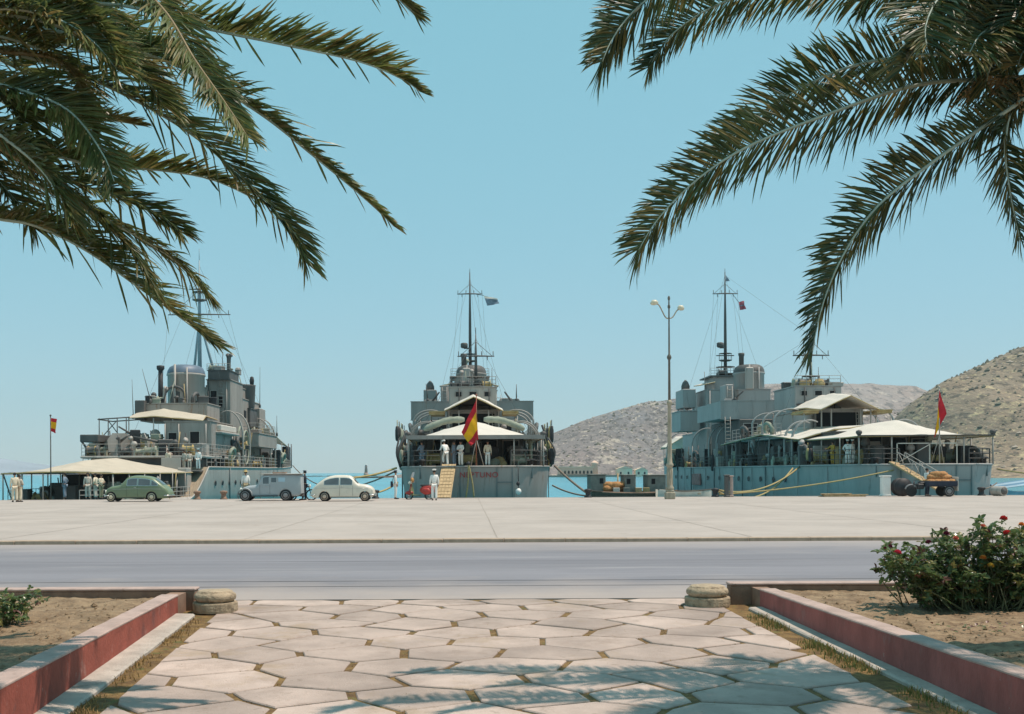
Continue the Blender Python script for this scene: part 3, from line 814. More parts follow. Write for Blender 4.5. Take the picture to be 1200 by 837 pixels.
ZL = 9.6
cL = P(-95, 55, ZL)
pL = palm('date palm at left whose long fronds hang over the grey ship with the sunlit side', cL, 3)
def fl(pxs, z0, z1, crown=None, zc=ZL, **kw):
    n = len(pxs)
    pts = [crown if crown else cL]
    for i, (x, y) in enumerate(pxs):
        pts.append(P(x, y, lerp(z0, z1, i / max(1, n - 1))))
    return pts
cnt = 0
LF = [
 # pixels, depth start, depth end, options
 ([(40, 10), (140, 6), (235, 32), (330, 52), (420, 72), (475, 95), (504, 118)], 9.5, 8.8, dict(vang=42, L=.40, below=.5, droop=.05)),
 ([(0, 30), (110, 46), (210, 78), (300, 130), (370, 185), (430, 235), (475, 278)], 9.5, 9.0, dict(vang=38, L=.36, below=.6)),
 ([(0, 60), (80, 82), (160, 118), (235, 165), (295, 222), (340, 270), (366, 326)], 9.4, 8.9, dict(vang=32, L=.38, roll=20)),
 ([(60, 0), (140, -25), (190, 10), (228, 70), (262, 118), (302, 178)], 8.9, 7.6, dict(vang=25, L=.30, roll=15, droop=.25, rmat='b')),
 ([(-20, 150), (50, 178), (120, 195), (190, 200), (255, 213), (330, 250)], 9.8, 10.2, dict(vang=48, L=.33, below=.45, tipk=.35)),
 ([(-10, 110), (40, 140), (90, 141), (135, 142), (176, 150)], 10.2, 10.8, dict(vang=45, L=.26, below=.5, leafmat='y')),
 ([(20, 62), (70, 72), (95, 105), (106, 145), (118, 190)], 9.0, 8.3, dict(vang=15, L=.14, rmat='b', leafmat='y', n=70)),
 ([(-40, 150), (30, 190), (90, 215), (150, 236), (195, 258), (221, 282)], 9.3, 8.9, dict(vang=25, L=.32, roll=25)),
 ([(-50, 140), (10, 180), (65, 215), (110, 250), (150, 290), (186, 348)], 9.1, 8.5, dict(vang=18, L=.34, roll=-15, droop=.25, rmat='b')),
 ([(-40, 170), (40, 215), (110, 250), (175, 285), (220, 318), (254, 360)], 9.9, 9.9, dict(vang=20, L=.30, roll=-10, droop=.3)),
 ([(-80, 200), (-20, 250), (40, 264), (100, 293), (160, 335), (215, 375), (268, 417)], 9.2, 8.6, dict(vang=38, L=.40, roll=5, below=.75)),
 ([(150, -90), (290, -95), (390, -50), (450, -15), (496, 24)], 9.6, 9.6, dict(vang=30, L=.30)),
 ([(30, 20), (110, 25), (190, 60), (245, 110), (275, 150)], 10.4, 10.9, dict(vang=35, L=.38)),
 ([(-40, 90), (20, 105), (80, 130), (120, 180), (140, 230)], 8.7, 8.0, dict(vang=20, L=.36, roll=35)),
 ([(-60, 110), (-10, 150), (40, 190), (70, 230), (90, 270)], 8.6, 8.0, dict(vang=25, L=.36, roll=-30)),
 ([(-20, 20), (50, 25), (120, 55), (170, 95), (200, 140)], 9.0, 8.4, dict(vang=30, L=.40, roll=10)),
 ([(-60, -10), (0, -20), (70, 0), (120, 40), (150, 90)], 8.8, 8.0, dict(vang=30, L=.42, roll=-20)),
 ([(-80, 0), (-30, -40), (60, -60), (150, -50), (230, -10)], 9.4, 9.2, dict(vang=40, L=.45)),
 ([(-80, 120), (-40, 170), (0, 215), (30, 250), (50, 285)], 9.6, 9.3, dict(vang=30, L=.38, roll=20)),
 ([(-20, 50), (60, 50), (130, 70), (180, 100), (215, 140)], 9.9, 10.2, dict(vang=45, L=.42)),
 ([(-70, 20), (0, 10), (60, 20), (110, 50), (150, 100)], 8.6, 8.0, dict(vang=30, L=.45, roll=30)),
 ([(-70, 0), (-20, -30), (50, -30), (120, 10), (160, 60)], 9.8, 9.9, dict(vang=38, L=.45)),
 ([(-70, 30), (-10, 40), (50, 60), (90, 95), (110, 140)], 9.2, 8.9, dict(vang=30, L=.42, roll=-10)),
 ([(-90, 60), (-50, 80), (0, 110), (30, 150), (45, 195)], 9.0, 8.6, dict(vang=30, L=.42, roll=15)),
 ([(-60, 40), (0, 70), (50, 100), (75, 150), (88, 205)], 10.3, 10.5, dict(vang=40, L=.42, roll=40)),
]
def conv(kw):
    kw = dict(kw)
    if kw.get('rmat') == 'b': kw['rmat'] = M_rachisb
    if kw.get('leafmat') == 'y': kw['leafmat'] = M_leafy
    if kw.get('leafmat') == 'd': kw['leafmat'] = M_leafd
    return kw
for k, (px, z0, z1, kw) in enumerate(LF):
    frond(pL, fl(px, z0, z1), seed=k + 1, **conv(kw))
# the rest of the crown, out of the picture
def rest(palm_, c, azs, seed, m=None):
    rr = random.Random(seed)
    for az, el in azs:
        d = Vector((cos(radians(az)), sin(radians(az)), 0)); e = radians(el); Ln = rr.uniform(3.2, 3.9)
        pts = [c]
        for q in range(1, 6):
            s = q / 5
            pts.append(c + d * Ln * (s * cos(e) * .95) + Vector((0, 0, Ln * (s * sin(e) - .75 * s * s))))
        frond(palm_, pts, seed=seed + int(az), vang=28, L=.42, n=70, leafmat=m)
rest(pL, cL, [(100, 55), (140, 40), (175, 60), (205, 35), (240, 60), (265, 45), (295, 62), (60, 65), (330, 70), (150, 15), (220, 8)], 40)

ZRr = 9.8
cR = P(1285, 48, ZRr)
pR = palm('date palm at right whose dark fronds curve down over the teal ship', cR, 8)
RF = [
 ([(1190, -10), (1060, -42), (930, -62), (830, -48), (755, 2), (718, 45), (697, 98)], 9.4, 8.7, dict(roll=62, vang=22, L=.36, droop=.15, leafmat='d', fwd=(76, 46), tipk=.62)),
 ([(1180, 10), (1060, -8), (950, -18), (860, -2), (790, 38), (750, 96)], 10.2, 10.2, dict(roll=50, vang=22, L=.34, leafmat='d', fwd=(76, 46))),
 ([(1195, 92), (1125, 94), (1060, 103), (970, 134), (880, 170), (820, 208), (770, 258), (737, 314)], 9.4, 8.6, dict(roll=60, vang=20, L=.37, leafmat='d', fwd=(76, 46), tipk=.6)),
 ([(1180, 62), (1085, 64), (1000, 77), (930, 108), (870, 150), (815, 200)], 9.9, 9.6, dict(roll=45, vang=22, L=.38, leafmat='d', fwd=(76, 46))),
 ([(1215, 105), (1150, 150), (1090, 192), (1030, 240), (990, 295), (963, 360), (947, 436)], 9.2, 8.5, dict(roll=60, vang=20, L=.36, leafmat='d', fwd=(76, 46), tipk=.6)),
 ([(1228, 95), (1190, 120), (1178, 165), (1184, 225), (1200, 300)], 9.3, 9.0, dict(roll=70, vang=10, L=.26, leafmat='d', fwd=(76, 46), droop=.2)),
 ([(1225, 20), (1165, 15), (1110, 30), (1075, 55), (1050, 92)], 9.0, 8.4, dict(roll=30, vang=25, L=.4, leafmat='d', fwd=(76, 46))),
 ([(1230, 0), (1170, -25), (1110, -10), (1085, 30), (1090, 75)], 8.9, 8.2, dict(roll=-25, vang=25, L=.42, leafmat='d', fwd=(76, 46))),
 ([(1240, 30), (1190, 20), (1150, 40), (1130, 75)], 8.9, 8.3, dict(roll=-45, vang=25, L=.40, leafmat='d', fwd=(76, 46))),
 ([(1250, 40), (1215, 30), (1180, 45), (1160, 80), (1152, 120)], 9.3, 8.9, dict(roll=45, vang=20, L=.40, leafmat='d', fwd=(76, 46))),
 ([(1250, 0), (1200, -40), (1150, -30), (1120, 5), (1110, 50)], 9.6, 9.4, dict(roll=15, vang=25, L=.44, leafmat='d', fwd=(76, 46))),
 ([(1245, 60), (1210, 70), (1185, 95), (1175, 130), (1172, 170)], 10.0, 10.1, dict(roll=10, vang=30, L=.36, leafmat='d', fwd=(76, 46))),
 ([(1240, -20), (1170, -60), (1090, -50), (1030, -20), (1000, 20)], 9.9, 10.0, dict(roll=40, vang=20, L=.42, leafmat='d', fwd=(76, 46))),
 ([(1250, 30), (1210, 0), (1175, 5), (1150, 30), (1135, 60)], 10.4, 10.8, dict(roll=20, vang=30, L=.42, leafmat='d', fwd=(76, 46))),
 ([(1250, 20), (1200, -5), (1150, 0), (1110, 25)], 9.4, 9.2, dict(roll=25, vang=25, L=.46, leafmat='d', fwd=(76, 46))),
 ([(1255, 30), (1215, 20), (1170, 25), (1135, 50)], 9.9, 10.0, dict(roll=-10, vang=30, L=.46, leafmat='d', fwd=(76, 46))),
 ([(1255, -10), (1220, -30), (1170, -20), (1130, 15)], 9.2, 8.8, dict(roll=50, vang=20, L=.46, leafmat='d', fwd=(76, 46))),
 ([(1260, 10), (1235, 0), (1200, 10), (1180, 40)], 8.9, 8.4, dict(roll=0, vang=30, L=.44, leafmat='d', fwd=(76, 46))),
 ([(1255, 50), (1225, 45), (1200, 60), (1190, 90)], 9.0, 8.5, dict(roll=-20, vang=30, L=.40, leafmat='d', fwd=(76, 46))),
]
for k, (px, z0, z1, kw) in enumerate(RF):
    frond(pR, fl(px, z0, z1, cR), seed=100 + k, **conv(kw))
rest(pR, cR, [(-20, 45), (-5, 60), (-50, 50), (-75, 35), (-35, 15)], 80)
# date stalks hanging under the crown
b = MB(); rr = random.Random(4)
for s in range(16):
    p0 = P(rr.uniform(1165, 1205), rr.uniform(88, 98), 9.2); q = P(rr.uniform(1112, 1200), rr.uniform(104, 132), 9.1)
    mid = p0.lerp(q, .5) + Vector((0, 0, .06)); c = catmull([p0, mid, q], 8)
    b.tube([x - pR.location for x in c], .004, 4)
    for x in c[2:]:
        for _ in range(2): b.ball(tuple(x - pR.location + Vector((rr.uniform(-.03, .03), rr.uniform(-.03, .03), rr.uniform(-.03, .01)))), .011, 6)
b.build('date_stalks', M_rachisb, pR)

# ================================================================== ROSE BUSH
M_rl = mat('rose_leaf', (0.10, 0.165, 0.06), 0.28, 0.3, 5, col2=(0.17, 0.235, 0.085), translucent=.42, spec=.6)
M_rl2 = mat('rose_leaf_olive', (0.24, 0.23, 0.08), 0.4, 0.3, 5, translucent=.35, spec=.5)
M_rl3 = mat('rose_leaf_bronze', (0.13, 0.055, 0.04), 0.45, 0.3, 5, translucent=.2, spec=.5)
M_rs = mat('rose_stem', (0.12, 0.12, 0.055), 0.7, 0.3, 8)
PETAL = dict(red=mat('red_petals', (0.62, 0.045, 0.045), 0.7, 0.15, 20, translucent=.2), pink=mat('deep_pink_petals', (0.66, 0.05, 0.10), 0.7, 0.15, 20, translucent=.2),
             coral=mat('coral_petals', (0.72, 0.22, 0.15), 0.7, 0.15, 20, translucent=.2), dark=mat('wine_petals', (0.17, 0.02, 0.05), 0.7, 0.2, 20),
             orange=mat('orange_petals', (0.75, 0.28, 0.05), 0.7, 0.15, 20, translucent=.2), yellow=mat('yellow_petals', (0.75, 0.50, 0.09), 0.7, 0.12, 20, translucent=.2))
def leaf(b, p, d, n, L, W, mi):
    s = d.cross(n).normalized() * W
    f = n * W * .35
    b.add([p, p + d*L*.35 + s + f, p + d*L*.75 + s*.7 + f*.8, p + d*L - n*L*.12, p + d*L*.75 - s*.7 + f*.8, p + d*L*.35 - s + f, p + d*L*.5],
          [(0, 6, 1), (1, 6, 2), (2, 6, 3), (3, 6, 4), (4, 6, 5), (5, 6, 0)], mi)
def rose(parent, p, r, m, seed):
    rr = random.Random(seed); b = MB()
    for ring, (k, rad, tilt) in enumerate([(3, .25, 80), (5, .55, 62), (6, .85, 38), (6, 1.0, 12)]):
        for q in range(k):
            a = 2*pi*(q + ring*.37)/k + rr.uniform(-.2, .2)
            o = Vector((cos(a), sin(a), 0)); tt = radians(tilt + rr.uniform(-10, 10))
            s = Vector((-sin(a), cos(a), 0))
            rows = []
            for i in range(4):
                u = i / 3
                c = o * (r*rad*(.25 + .75*sin(u*1.3))*cos(tt*.6)) + Vector((0, 0, r*(u*sin(tt) * .95 - .15*u*u)))
                wd = r * .62 * sin(pi*(.18 + .6*u))
                rows.append([c - s*wd + o*(-.12*r), c, c + s*wd + o*(-.12*r)])
            b.grid(rows, 0, True)
    b.lathe([(.0, -.35*r), (r*.22, -.2*r), (r*.34, 0.0), (r*.3, .35*r), (0, .6*r)], 8)
    o = b.build('rose', m, parent, loc=p, rot=(rr.uniform(-.5, .5), rr.uniform(-.5, .5), rr.uniform(0, 6)))
    g = MB(); g.lathe([(0, -.5*r), (.16*r, -.35*r), (.24*r, -.12*r), (.1*r, -.05*r)], 6)
    for q in range(5):
        a = 2*pi*q/5; d = Vector((cos(a), sin(a), -.3)); leaf(g, Vector((0, 0, -.15*r)), d.normalized(), Vector((0, 0, 1)), r*.8, r*.15, 0)
    g.build('sepals', M_rl, o)
    return o
BY = 12.55
bc = P(1150, 716, BY); bc.z = .06
bush = thing('rose_bush', 'large rose bush with red and yellow blooms growing in the bare soil at right', 'rose bush', bc)
rr = random.Random(77)
lv = MB(); st = MB()
def top_y(px):   # silhouette of the bush in the photo
    return interp([(1028, 655), (1036, 640), (1060, 640), (1075, 628), (1100, 615), (1130, 622), (1140, 606), (1165, 605), (1190, 612), (1215, 620), (1250, 640), (1290, 668)], px)
def bot_y(px): return interp([(1028, 668), (1048, 690), (1062, 708), (1080, 712), (1290, 714)], px)
def add_leaves(p, d, k, sc=1.0):
    for q in range(k):
        dd = (d * .4 + Vector((rr.gauss(0, 1), rr.gauss(0, 1), rr.gauss(0, .55)))).normalized()
        nn = Vector((rr.gauss(0, .5), rr.gauss(0, .5), 1)).normalized()
        nn = (nn - dd * nn.dot(dd)).normalized()
        r_ = rr.random(); mi = 0 if r_ < .74 else (1 if r_ < .92 else 2)
        o = p + dd * rr.uniform(0, .03)
        L = rr.uniform(.045, .085) * sc
        leaf(lv, o, dd, nn, L, L * .34, mi)
        # side leaflets of the compound leaf
        s = dd.cross(nn)
        for sg in (-1, 1):
            d2 = (dd * .35 + s * sg).normalized()
            leaf(lv, o - dd * L * .15, d2, nn, L * .8, L * .28, mi)
for k in range(250):
    px = rr.uniform(1030, 1290); ty, by = top_y(px), bot_y(px)
    py = lerp(ty, by, rr.random() ** 1.4 * .80) + rr.uniform(0, 6)
    Yd = BY + rr.gauss(0, .30)
    tip = P(px, py, Yd) - bc
    root = Vector((rr.gauss(0, .16) + tip.x * .45, rr.gauss(0, .14), 0))
    mid = root.lerp(tip, .5) + Vector((rr.gauss(0, .06), rr.gauss(0, .06), .12 * abs(tip.z)))
    c = catmull([root, mid, tip], 9)
    st.tube(c, [.009 * (1 - .075 * i) for i in range(10)], 4)
    for i in range(2, 10):
        if c[i].z < .12 and rr.random() < .4: continue
        add_leaves(c[i] + Vector((rr.gauss(0, .035), rr.gauss(0, .04), rr.gauss(0, .03))), (c[i] - c[i-1]).normalized(), 2 if i < 8 else 3)
st.build('stems', M_rs, bush)
lo = lv.build('foliage', [M_rl, M_rl2, M_rl3], bush); lo['kind'] = 'stuff'
for k, (px, py, c, r, lab) in enumerate([(1052, 648, 'pink', .048, 'deep pink rose at the left tip of the bush'), (1043, 641, 'dark', .034, 'dark red rosebud'), (1176, 608, 'red', .046, 'bright red rose at the top of the bush'),
      (1180, 625, 'red', .048, 'bright red rose below the topmost one'), (1152, 617, 'coral', .036, 'coral rose'), (1157, 623, 'dark', .038, 'wine coloured fading rose'), (1109, 626, 'dark', .042, 'wine coloured rose'),
      (1088, 636, 'dark', .040, 'dark drooping rosebud'), (1152, 654, 'orange', .042, 'orange rose'), (1161, 663, 'yellow', .040, 'yellow rose'), (1120, 631, 'coral', .034, 'faded coral rose'), (1197, 615, 'orange', .036, 'pale orange rose at the right edge'), (1199, 676, 'red', .034, 'red rose low at the right edge'), (1037, 643, 'dark', .026, 'small dark rosebud')]):
    p = P(px, py, BY - .33) - bc
    st2 = MB()
    o = rose(bush, p, r, PETAL[c], k); o['label'] = lab
# fallen sprigs on the soil
b = MB(); 
for k in range(60):
    p = P(rr.uniform(1120, 1180), 0, 1); X = rr.uniform(4.6, 5.6); Y = rr.uniform(10.3, 11.0)
    d = Vector((rr.gauss(0, 1), rr.gauss(0, 1), .3)).normalized()
    leaf(b, Vector((X, Y, .11)), d, Vector((0, 0, 1)), .05, .017, 0 if rr.random() < .6 else 2)
tag(b.build('fallen_leaves', [M_rl, M_rl2, M_rl3]), 'scattered rose leaves lying on the soil in front of the bush', 'leaves', kind='stuff')
# small plant in the left bed
pc = P(2, 730, 11.6); pc.z = .06
sh = thing('small_shrub', 'small leafy shrub at the left edge in the sunlit bed', 'shrub', pc)
lv = MB(); st = MB()
for k in range(70):
    tip = Vector((rr.uniform(-.75, .38), rr.gauss(0, .3), rr.uniform(.08, .42))); tip.z *= 1 - .5 * max(0, tip.x)
    c = catmull([Vector((tip.x*.4, tip.y*.4, 0)), tip*.6 + Vector((0, 0, .04)), tip], 6)
    st.tube(c, [.006, .003], 4)
    for i in range(2, 7): add_leaves(c[i], (c[i]-c[i-1]).normalized(), 2, .85)
st.build('stems', M_rs, sh); lo = lv.build('foliage', [M_rl, M_rl2, M_rl3], sh); lo['kind'] = 'stuff'
# ================================================================== WARSHIPS
M_seam = mat('plating_seam', (0.16, 0.19, 0.19), 0.6, 0.1, 3)
M_port = mat('porthole_dark', (0.02, 0.022, 0.025), 0.3, 0.1, 3)
M_clutter = [M_paint, M_paintD, M_paintD, M_black, M_black, M_canvasG, M_paintL, M_canvasT]
_pm = MB(); _pm.lathe([(0.0, .035), (.17, .035), (.17, .05), (.235, .05), (.24, 0)], 10, axis='X'); ME_PORT = _pm.mesh('porthole', [M_port])

M_canvasL = mat('cream_awning_canvas', (0.55, 0.475, 0.375), 0.9, 0.07, 0.8, 0.2, 3, translucent=0.1, spots=[((0.42, 0.355, 0.26), 0.9, 0.57, 0.5, 0.15)])
class Ship:
    def __init__(s, name_label, X, Y, paint, seed):
        s.X, s.Y, s.p = X, Y, paint
        s.root = thing('warship', name_label, 'warship', (X, Y, 0), 0, 'grey warships moored stern to the quay')
        s.r = random.Random(seed); s.mastm = M_paintD
    # photo helpers (ship runs straight away from the quay: x = to starboard, y = towards the bow)
    def T(s, px, y, py=553): return (unroll(px, py)[0] - CX) / F * (s.Y + y) - s.X
    def Z(s, py, y, px=545): return EYE + (CY - unroll(px, py)[1]) / F * (s.Y + y)
    def S(s, px, t): return (s.X + t) * F / (unroll(px, 540)[0] - CX) - s.Y
    def part(s, b, name, m, label=None, parent=None):
        o = b.build(name, m, parent or s.root)
        if label: o['label'] = label
        return o
    def hull(s, st, zdeck, deckm=None):
        b = MB(); n = len(st)
        lv = [(-2.6, .80), (-1.7, .90), (-0.6, .955), (zdeck(0) * .5, .985), (None, 1.0)]
        for side in (-1, 1):
            rows = []
            for z, k in lv:
                rows.append([(side * hw * (k if y > .5 else (k * .97 if k < 1 else 1)), y + (1 - k) * (2.5 if y < 3 else (-4 if y > 85 else 0)), (zdeck(y) if z is None else z)) for y, hw in st])
            b.grid(rows, 0, True)
        # transom
        y0, hw0 = st[0]
        b.add([(-hw0, y0, zdeck(0)), (hw0, y0, zdeck(0)), (hw0*.955, y0 + .11, -.6), (hw0*.87, y0 + .5, -2.6), (-hw0*.87, y0 + .5, -2.6), (-hw0*.955, y0 + .11, -.6)], [(0, 1, 2, 5), (5, 2, 3, 4)])
        o = s.part(b, 'hull', s.p)
        d = MB(); d.grid([[(-hw + .02, y, zdeck(y) - .03) for y, hw in st], [(hw - .02, y, zdeck(y) - .03) for y, hw in st]], 0, False)
        s.part(d, 'deck', deckm or M_deck)
        # rubbing strake and plate seams
        e = MB()
        for side in (-1, 1):
            e.tube([(side * (hw + .02), y, zdeck(y) - .04) for y, hw in st], .07, 5)
        e.tube([(-hw0, y0 - .02, zdeck(0) - .04), (hw0, y0 - .02, zdeck(0) - .04)], .07, 5)
        s.part(e, 'gunwale', s.p)
        return o
    def box(s, name, m, t0, t1, y0, y1, z0, z1, label=None, trim=True, taper=0):
        b = MB(); b.bbox(t0, t1, y0, y1, z0, z1, .06)
        o = s.part(b, name, m, label)
        if trim and (t1 - t0) > 1.5:
            e = MB()
            e.box(t0 - .07, t1 + .07, y0 - .07, y1 + .07, z1 - .02, z1 + .07)
            e.box(t0 - .03, t1 + .03, y0 - .03, y1 + .03, z0 - .01, z0 + .1)
            s.part(e, 'coaming', m, parent=o)
        return o
    def openings(s, y, lst, kind='doorway', m=None):  # list of (t0,t1,z0,z1) on a face looking aft
        for t0, t1, z0, z1 in lst:
            b = MB(); b.bbox(t0, t1, y - .05, y + .1, z0, z1, .03)
            f = s.part(b, kind, m or M_gap)
            e = MB()
            for a in ((t0 - .07, t0, z0, z1), (t1, t1 + .07, z0, z1), (t0 - .07, t1 + .07, z1, z1 + .07)):
                e.box(a[0], a[1], y - .09, y + .05, a[2], a[3])
            s.part(e, 'frame', s.p, parent=f)
    def side_openings(s, t, lst, sgn, kind='side_door', m=None):
        for y0, y1, z0, z1 in lst:
            b = MB(); b.bbox(t - .05, t + .05, y0, y1, z0, z1, .03)
            s.part(b, kind, m or M_gap)
    def portholes(s, t_of_y, ys, z, side):
        for y in ys:
            t = t_of_y(y)
            inst('porthole', ME_PORT, s.root, (side * (t + .0), y, z), (0, 0, 0 if side > 0 else pi))
    def rail(s, pts, h=1.0, step=1.4, name='railing', m=None):
        b = MB()
        pts = [Vector(p) for p in pts]
        for a, c in zip(pts, pts[1:]):
            n = max(1, int((c - a).length / step))
            for i in range(n + 1):
                p = a.lerp(c, i / n); b.tube([p, p + Vector((0, 0, h))], .028, 4, cap=False)
            for k in (.34, .67, 1.0):
                b.tube([a + Vector((0, 0, h*k)), c + Vector((0, 0, h*k))], .022, 4, cap=False)
        return s.part(b, name, m or s.p)
    def awning(s, rows, name='awning', m=None, th=.05, poles=(), pz=0, label=None, edge=True):
        """rows of points from near edge to far edge"""
        b = MB(); R = []
        n = len(rows[0])
        # refine with a little sag and wrinkle
        fine = []
        for i in range(len(rows) - 1):
            k = 5
            for q in range(k + (1 if i == len(rows) - 2 else 0)):
                u = q / k; r = []
                for j in range(n - 1):
                    for w in range(6 + (1 if j == n - 2 else 0)):
                        v = w / 6
                        p = Vector(rows[i][j]).lerp(Vector(rows[i][j+1]), v).lerp(Vector(rows[i+1][j]).lerp(Vector(rows[i+1][j+1]), v), u)
                        p.z -= .07 * sin(pi*u) * sin(pi*v) + .05 * noise.noise((p.x*1.7, p.y*.8, p.z)) + .02 * noise.noise((p.x*4, p.y*3, 1.7)); r.append(p)
                fine.append(r)
        b.sheet(fine, th)
        o = s.part(b, name, m or M_canvas, label)
        if edge:
            e = MB()
            per = [Vector(p) for p in rows[0]] + [Vector(r[-1]) for r in rows[1:]] + [Vector(p) for p in reversed(rows[-1][:-1])] + [Vector(r[0]) for r in reversed(rows[1:-1])]
            per.append(per[0]); e.tube([p - Vector((0, 0, .07)) for p in per], .035, 4)
            s.part(e, 'ridge_rope', M_rope, parent=o)
        if poles:
            for p, z0 in poles:
                e = MB(); e.tube([(p[0], p[1], z0), p], .05, 6); s.part(e, 'awning_pole', M_paintL)
        return o
    def davit(s, t, y, z, side, h=3.2, out=1.7):
        b = MB()
        pts = [(t, y, z), (t, y, z + h * .55)]
        for k in range(1, 9):
            a = k / 8 * radians(115)
            pts.append((t - side * out * .8 * (1 - cos(a)), y, z + h * .55 + h * .45 * sin(a)))
        b.tube(catmull(pts, 22), [.11, .05], 6)
        p = pts[-1]
        return s.part(b, 'davit', s.p)
    def vent(s, t, y, z, h=1.5, r=.22, a=0.0, m=None):
        b = MB(); d = Vector((sin(a), -cos(a), 0))
        pts = [Vector((t, y, z)), Vector((t, y, z + h * .7)), Vector((t, y, z + h * .92)) + d * r * .5, Vector((t, y, z + h)) + d * r * 1.7]
        b.tube(catmull(pts, 9), [r, r, r, r*1.02, r*1.05, r*1.15, r*1.3, r*1.5, r*1.65, r*1.75], 10)
        o = s.part(b, 'ventilator', m or s.r.choice([s.p, M_paintD, M_canvasG]))
        return o
    def mushroom(s, t, y, z, h=1.0, r=.25):
        b = MB(); b.lathe([(r*.55, 0), (r*.55, h*.7), (r*1.15, h*.72), (r*1.1, h*.88), (r*.6, h), (0, h*1.02)], 10, (t, y, z)); return s.part(b, 'mushroom_vent', s.r.choice([s.p, M_paintD, M_paintD]))
    def locker(s, t, y, z, a=.8, d=.6, h=.8, m=None, rz=0):
        b = MB(); b.bbox(-a/2, a/2, -d/2, d/2, 0, h, .05); b.box(-a/2 - .03, a/2 + .03, -d/2 - .03, d/2 + .03, h*.82, h*.88)
        o = s.part(b, 'locker', m or s.p); o.location = (t, y, z); o.rotation_euler = (0, 0, rz); return o
    def reel(s, t, y, z, r=.45, w=.8):
        b = MB()
        prof = [(r*.1, -w/2 - .1), (r, -w/2 - .02), (r, -w/2 + .04), (r*.65, -w/2 + .06), (r*.7, 0), (r*.65, w/2 - .06), (r, w/2 - .04), (r, w/2 + .02), (r*.1, w/2 + .1)]
        b.lathe(prof, 12, (t, y, z + r + .1), 'X', 0)
        for sg in (-1, 1): b.box(t + sg*(w/2 + .08) - .04, t + sg*(w/2 + .08) + .04, y - .3, y + .3, z, z + r + .15)
        return s.part(b, 'rope_reel', s.r.choice([M_rope, M_canvasG, M_paintD]))
    def raft(s, t, y, z, side, tilt=.5):
        b = MB(); pts = []
        for k in range(21):
            a = 2*pi*k/20; pts.append((side*.35*sin(a)*tilt, 1.1*cos(a), .55*sin(a)))
        b.tube(pts, .16, 7, cap=False)
        for q in (-.5, 0, .5): b.tube([(0, q, -.5), (0, q, .5)], .03, 4)
        o = s.part(b, 'life_raft', s.r.choice([M_canvasG, M_paintD, M_paintD])); o.location = (t, y, z); return o
    def gun(s, t, y, z, az=0, el=.3, L=3.0, shield=True):
        g = MB(); g.lathe([(.8, 0), (.75, .25), (.45, .4), (.4, .9)], 12)
        o = s.part(g, 'gun', s.p); o.location = (t, y, z); o.rotation_euler = (0, 0, az)
        e = MB(); d = Vector((0, -cos(el), sin(el)))
        e.tube([Vector((0, 0, 1.15)) - d * .7, Vector((0, 0, 1.15)) + d * L], [.17, .07], 8)
        e.bbox(-.3, .3, -.5, .8, .85, 1.45, .06)
        s.part(e, 'gun_barrel', M_paintD, parent=o)
        if shield:
            h = MB(); h.prism([(-.95, .4), (.95, .4), (1.05, 1.4), (.6, 2.0), (-.6, 2.0), (-1.05, 1.4)], -.75, -.68); 
            h.add([(-1.05, -.68, .5), (-1.05, -.68, 1.4), (-.95, .6, 1.4), (-.95, .6, .5)], [(0, 1, 2, 3)]); h.add([(1.05, -.68, .5), (1.05, -.68, 1.4), (.95, .6, 1.4), (.95, .6, .5)], [(0, 1, 2, 3)])
            s.part(h, 'gun_shield', s.p, parent=o)
        return o
    def mast(s, t, y, z0, z1, r=.28, yards=(), stays=(), plats=(), whip=0):
        b = MB(); r *= .82; b.tube([(t, y, z0), (t, y, z0 + (z1-z0)*.6), (t, y, z1)], [r, r*.7, r*.25], 8)
        if whip: b.tube([(t, y, z1), (t, y, z1 + whip)], .03, 4)
        o = s.part(b, 'mast', s.mastm)
        for z, hw in yards:
            e = MB(); e.tube([(t - hw, y - .1, z), (t, y - .15, z + .03), (t + hw, y - .1, z)], [.05, .09, .05], 6)
            for k in range(-3, 4):
                if k: e.tube([(t + hw*k/3.2, y - .1, z), (t + hw*k/3.2, y - .1, z + (.45 if k % 2 else -.35))], .035, 4); 
            for sg in (-1, 1): e.tube([(t + sg*hw*.9, y, z), (t, y, min(z1, z + hw*.8))], .025, 3)
            s.part(e, 'yard', M_paintD, parent=o)
        for z, rr in plats:
            e = MB(); e.lathe([(rr*.7, z), (rr, z + .08), (rr, z + .16)], 10, (t, y, 0))
            e.lathe([(rr, z + .9), (rr + .02, z + .95)], 10, (t, y, 0))
            for k in range(8): e.tube([(t + rr*cos(k*pi/4), y + rr*sin(k*pi/4), z + .1), (t + rr*cos(k*pi/4), y + rr*sin(k*pi/4), z + .95)], .025, 3)
            s.part(e, 'crow_platform', M_paintD, parent=o)
        if stays:
            e = MB()
            for p in stays: e.tube([p[0], p[1]], .013, 3)
            s.part(e, 'rigging', M_wire, parent=o)
        return o
    def ladder(s, p0, p1, w=.5):
        b = MB(); p0, p1 = Vector(p0), Vector(p1)
        for sg in (-1, 1): b.tube([p0 + Vector((sg*w/2, 0, 0)), p1 + Vector((sg*w/2, 0, 0))], .035, 4)
        n = int((p1-p0).length / .35)
        for i in range(1, n): 
            q = p0.lerp(p1, i/n); b.tube([q - Vector((w/2, 0, 0)), q + Vector((w/2, 0, 0))], .03, 4)
        return s.part(b, 'ladder', M_paintL)
    def whip(s, t, y, z, h, lean=(0, 0), r=.05):
        b = MB(); b.lathe([(.13, 0), (.13, .35), (.06, .45)], 8, (t, y, z)); b.tube([(t, y, z + .3), (t + lean[0], y + lean[1], z + h)], [r, r*.4], 5); return s.part(b, 'whip_aerial', M_paintD)
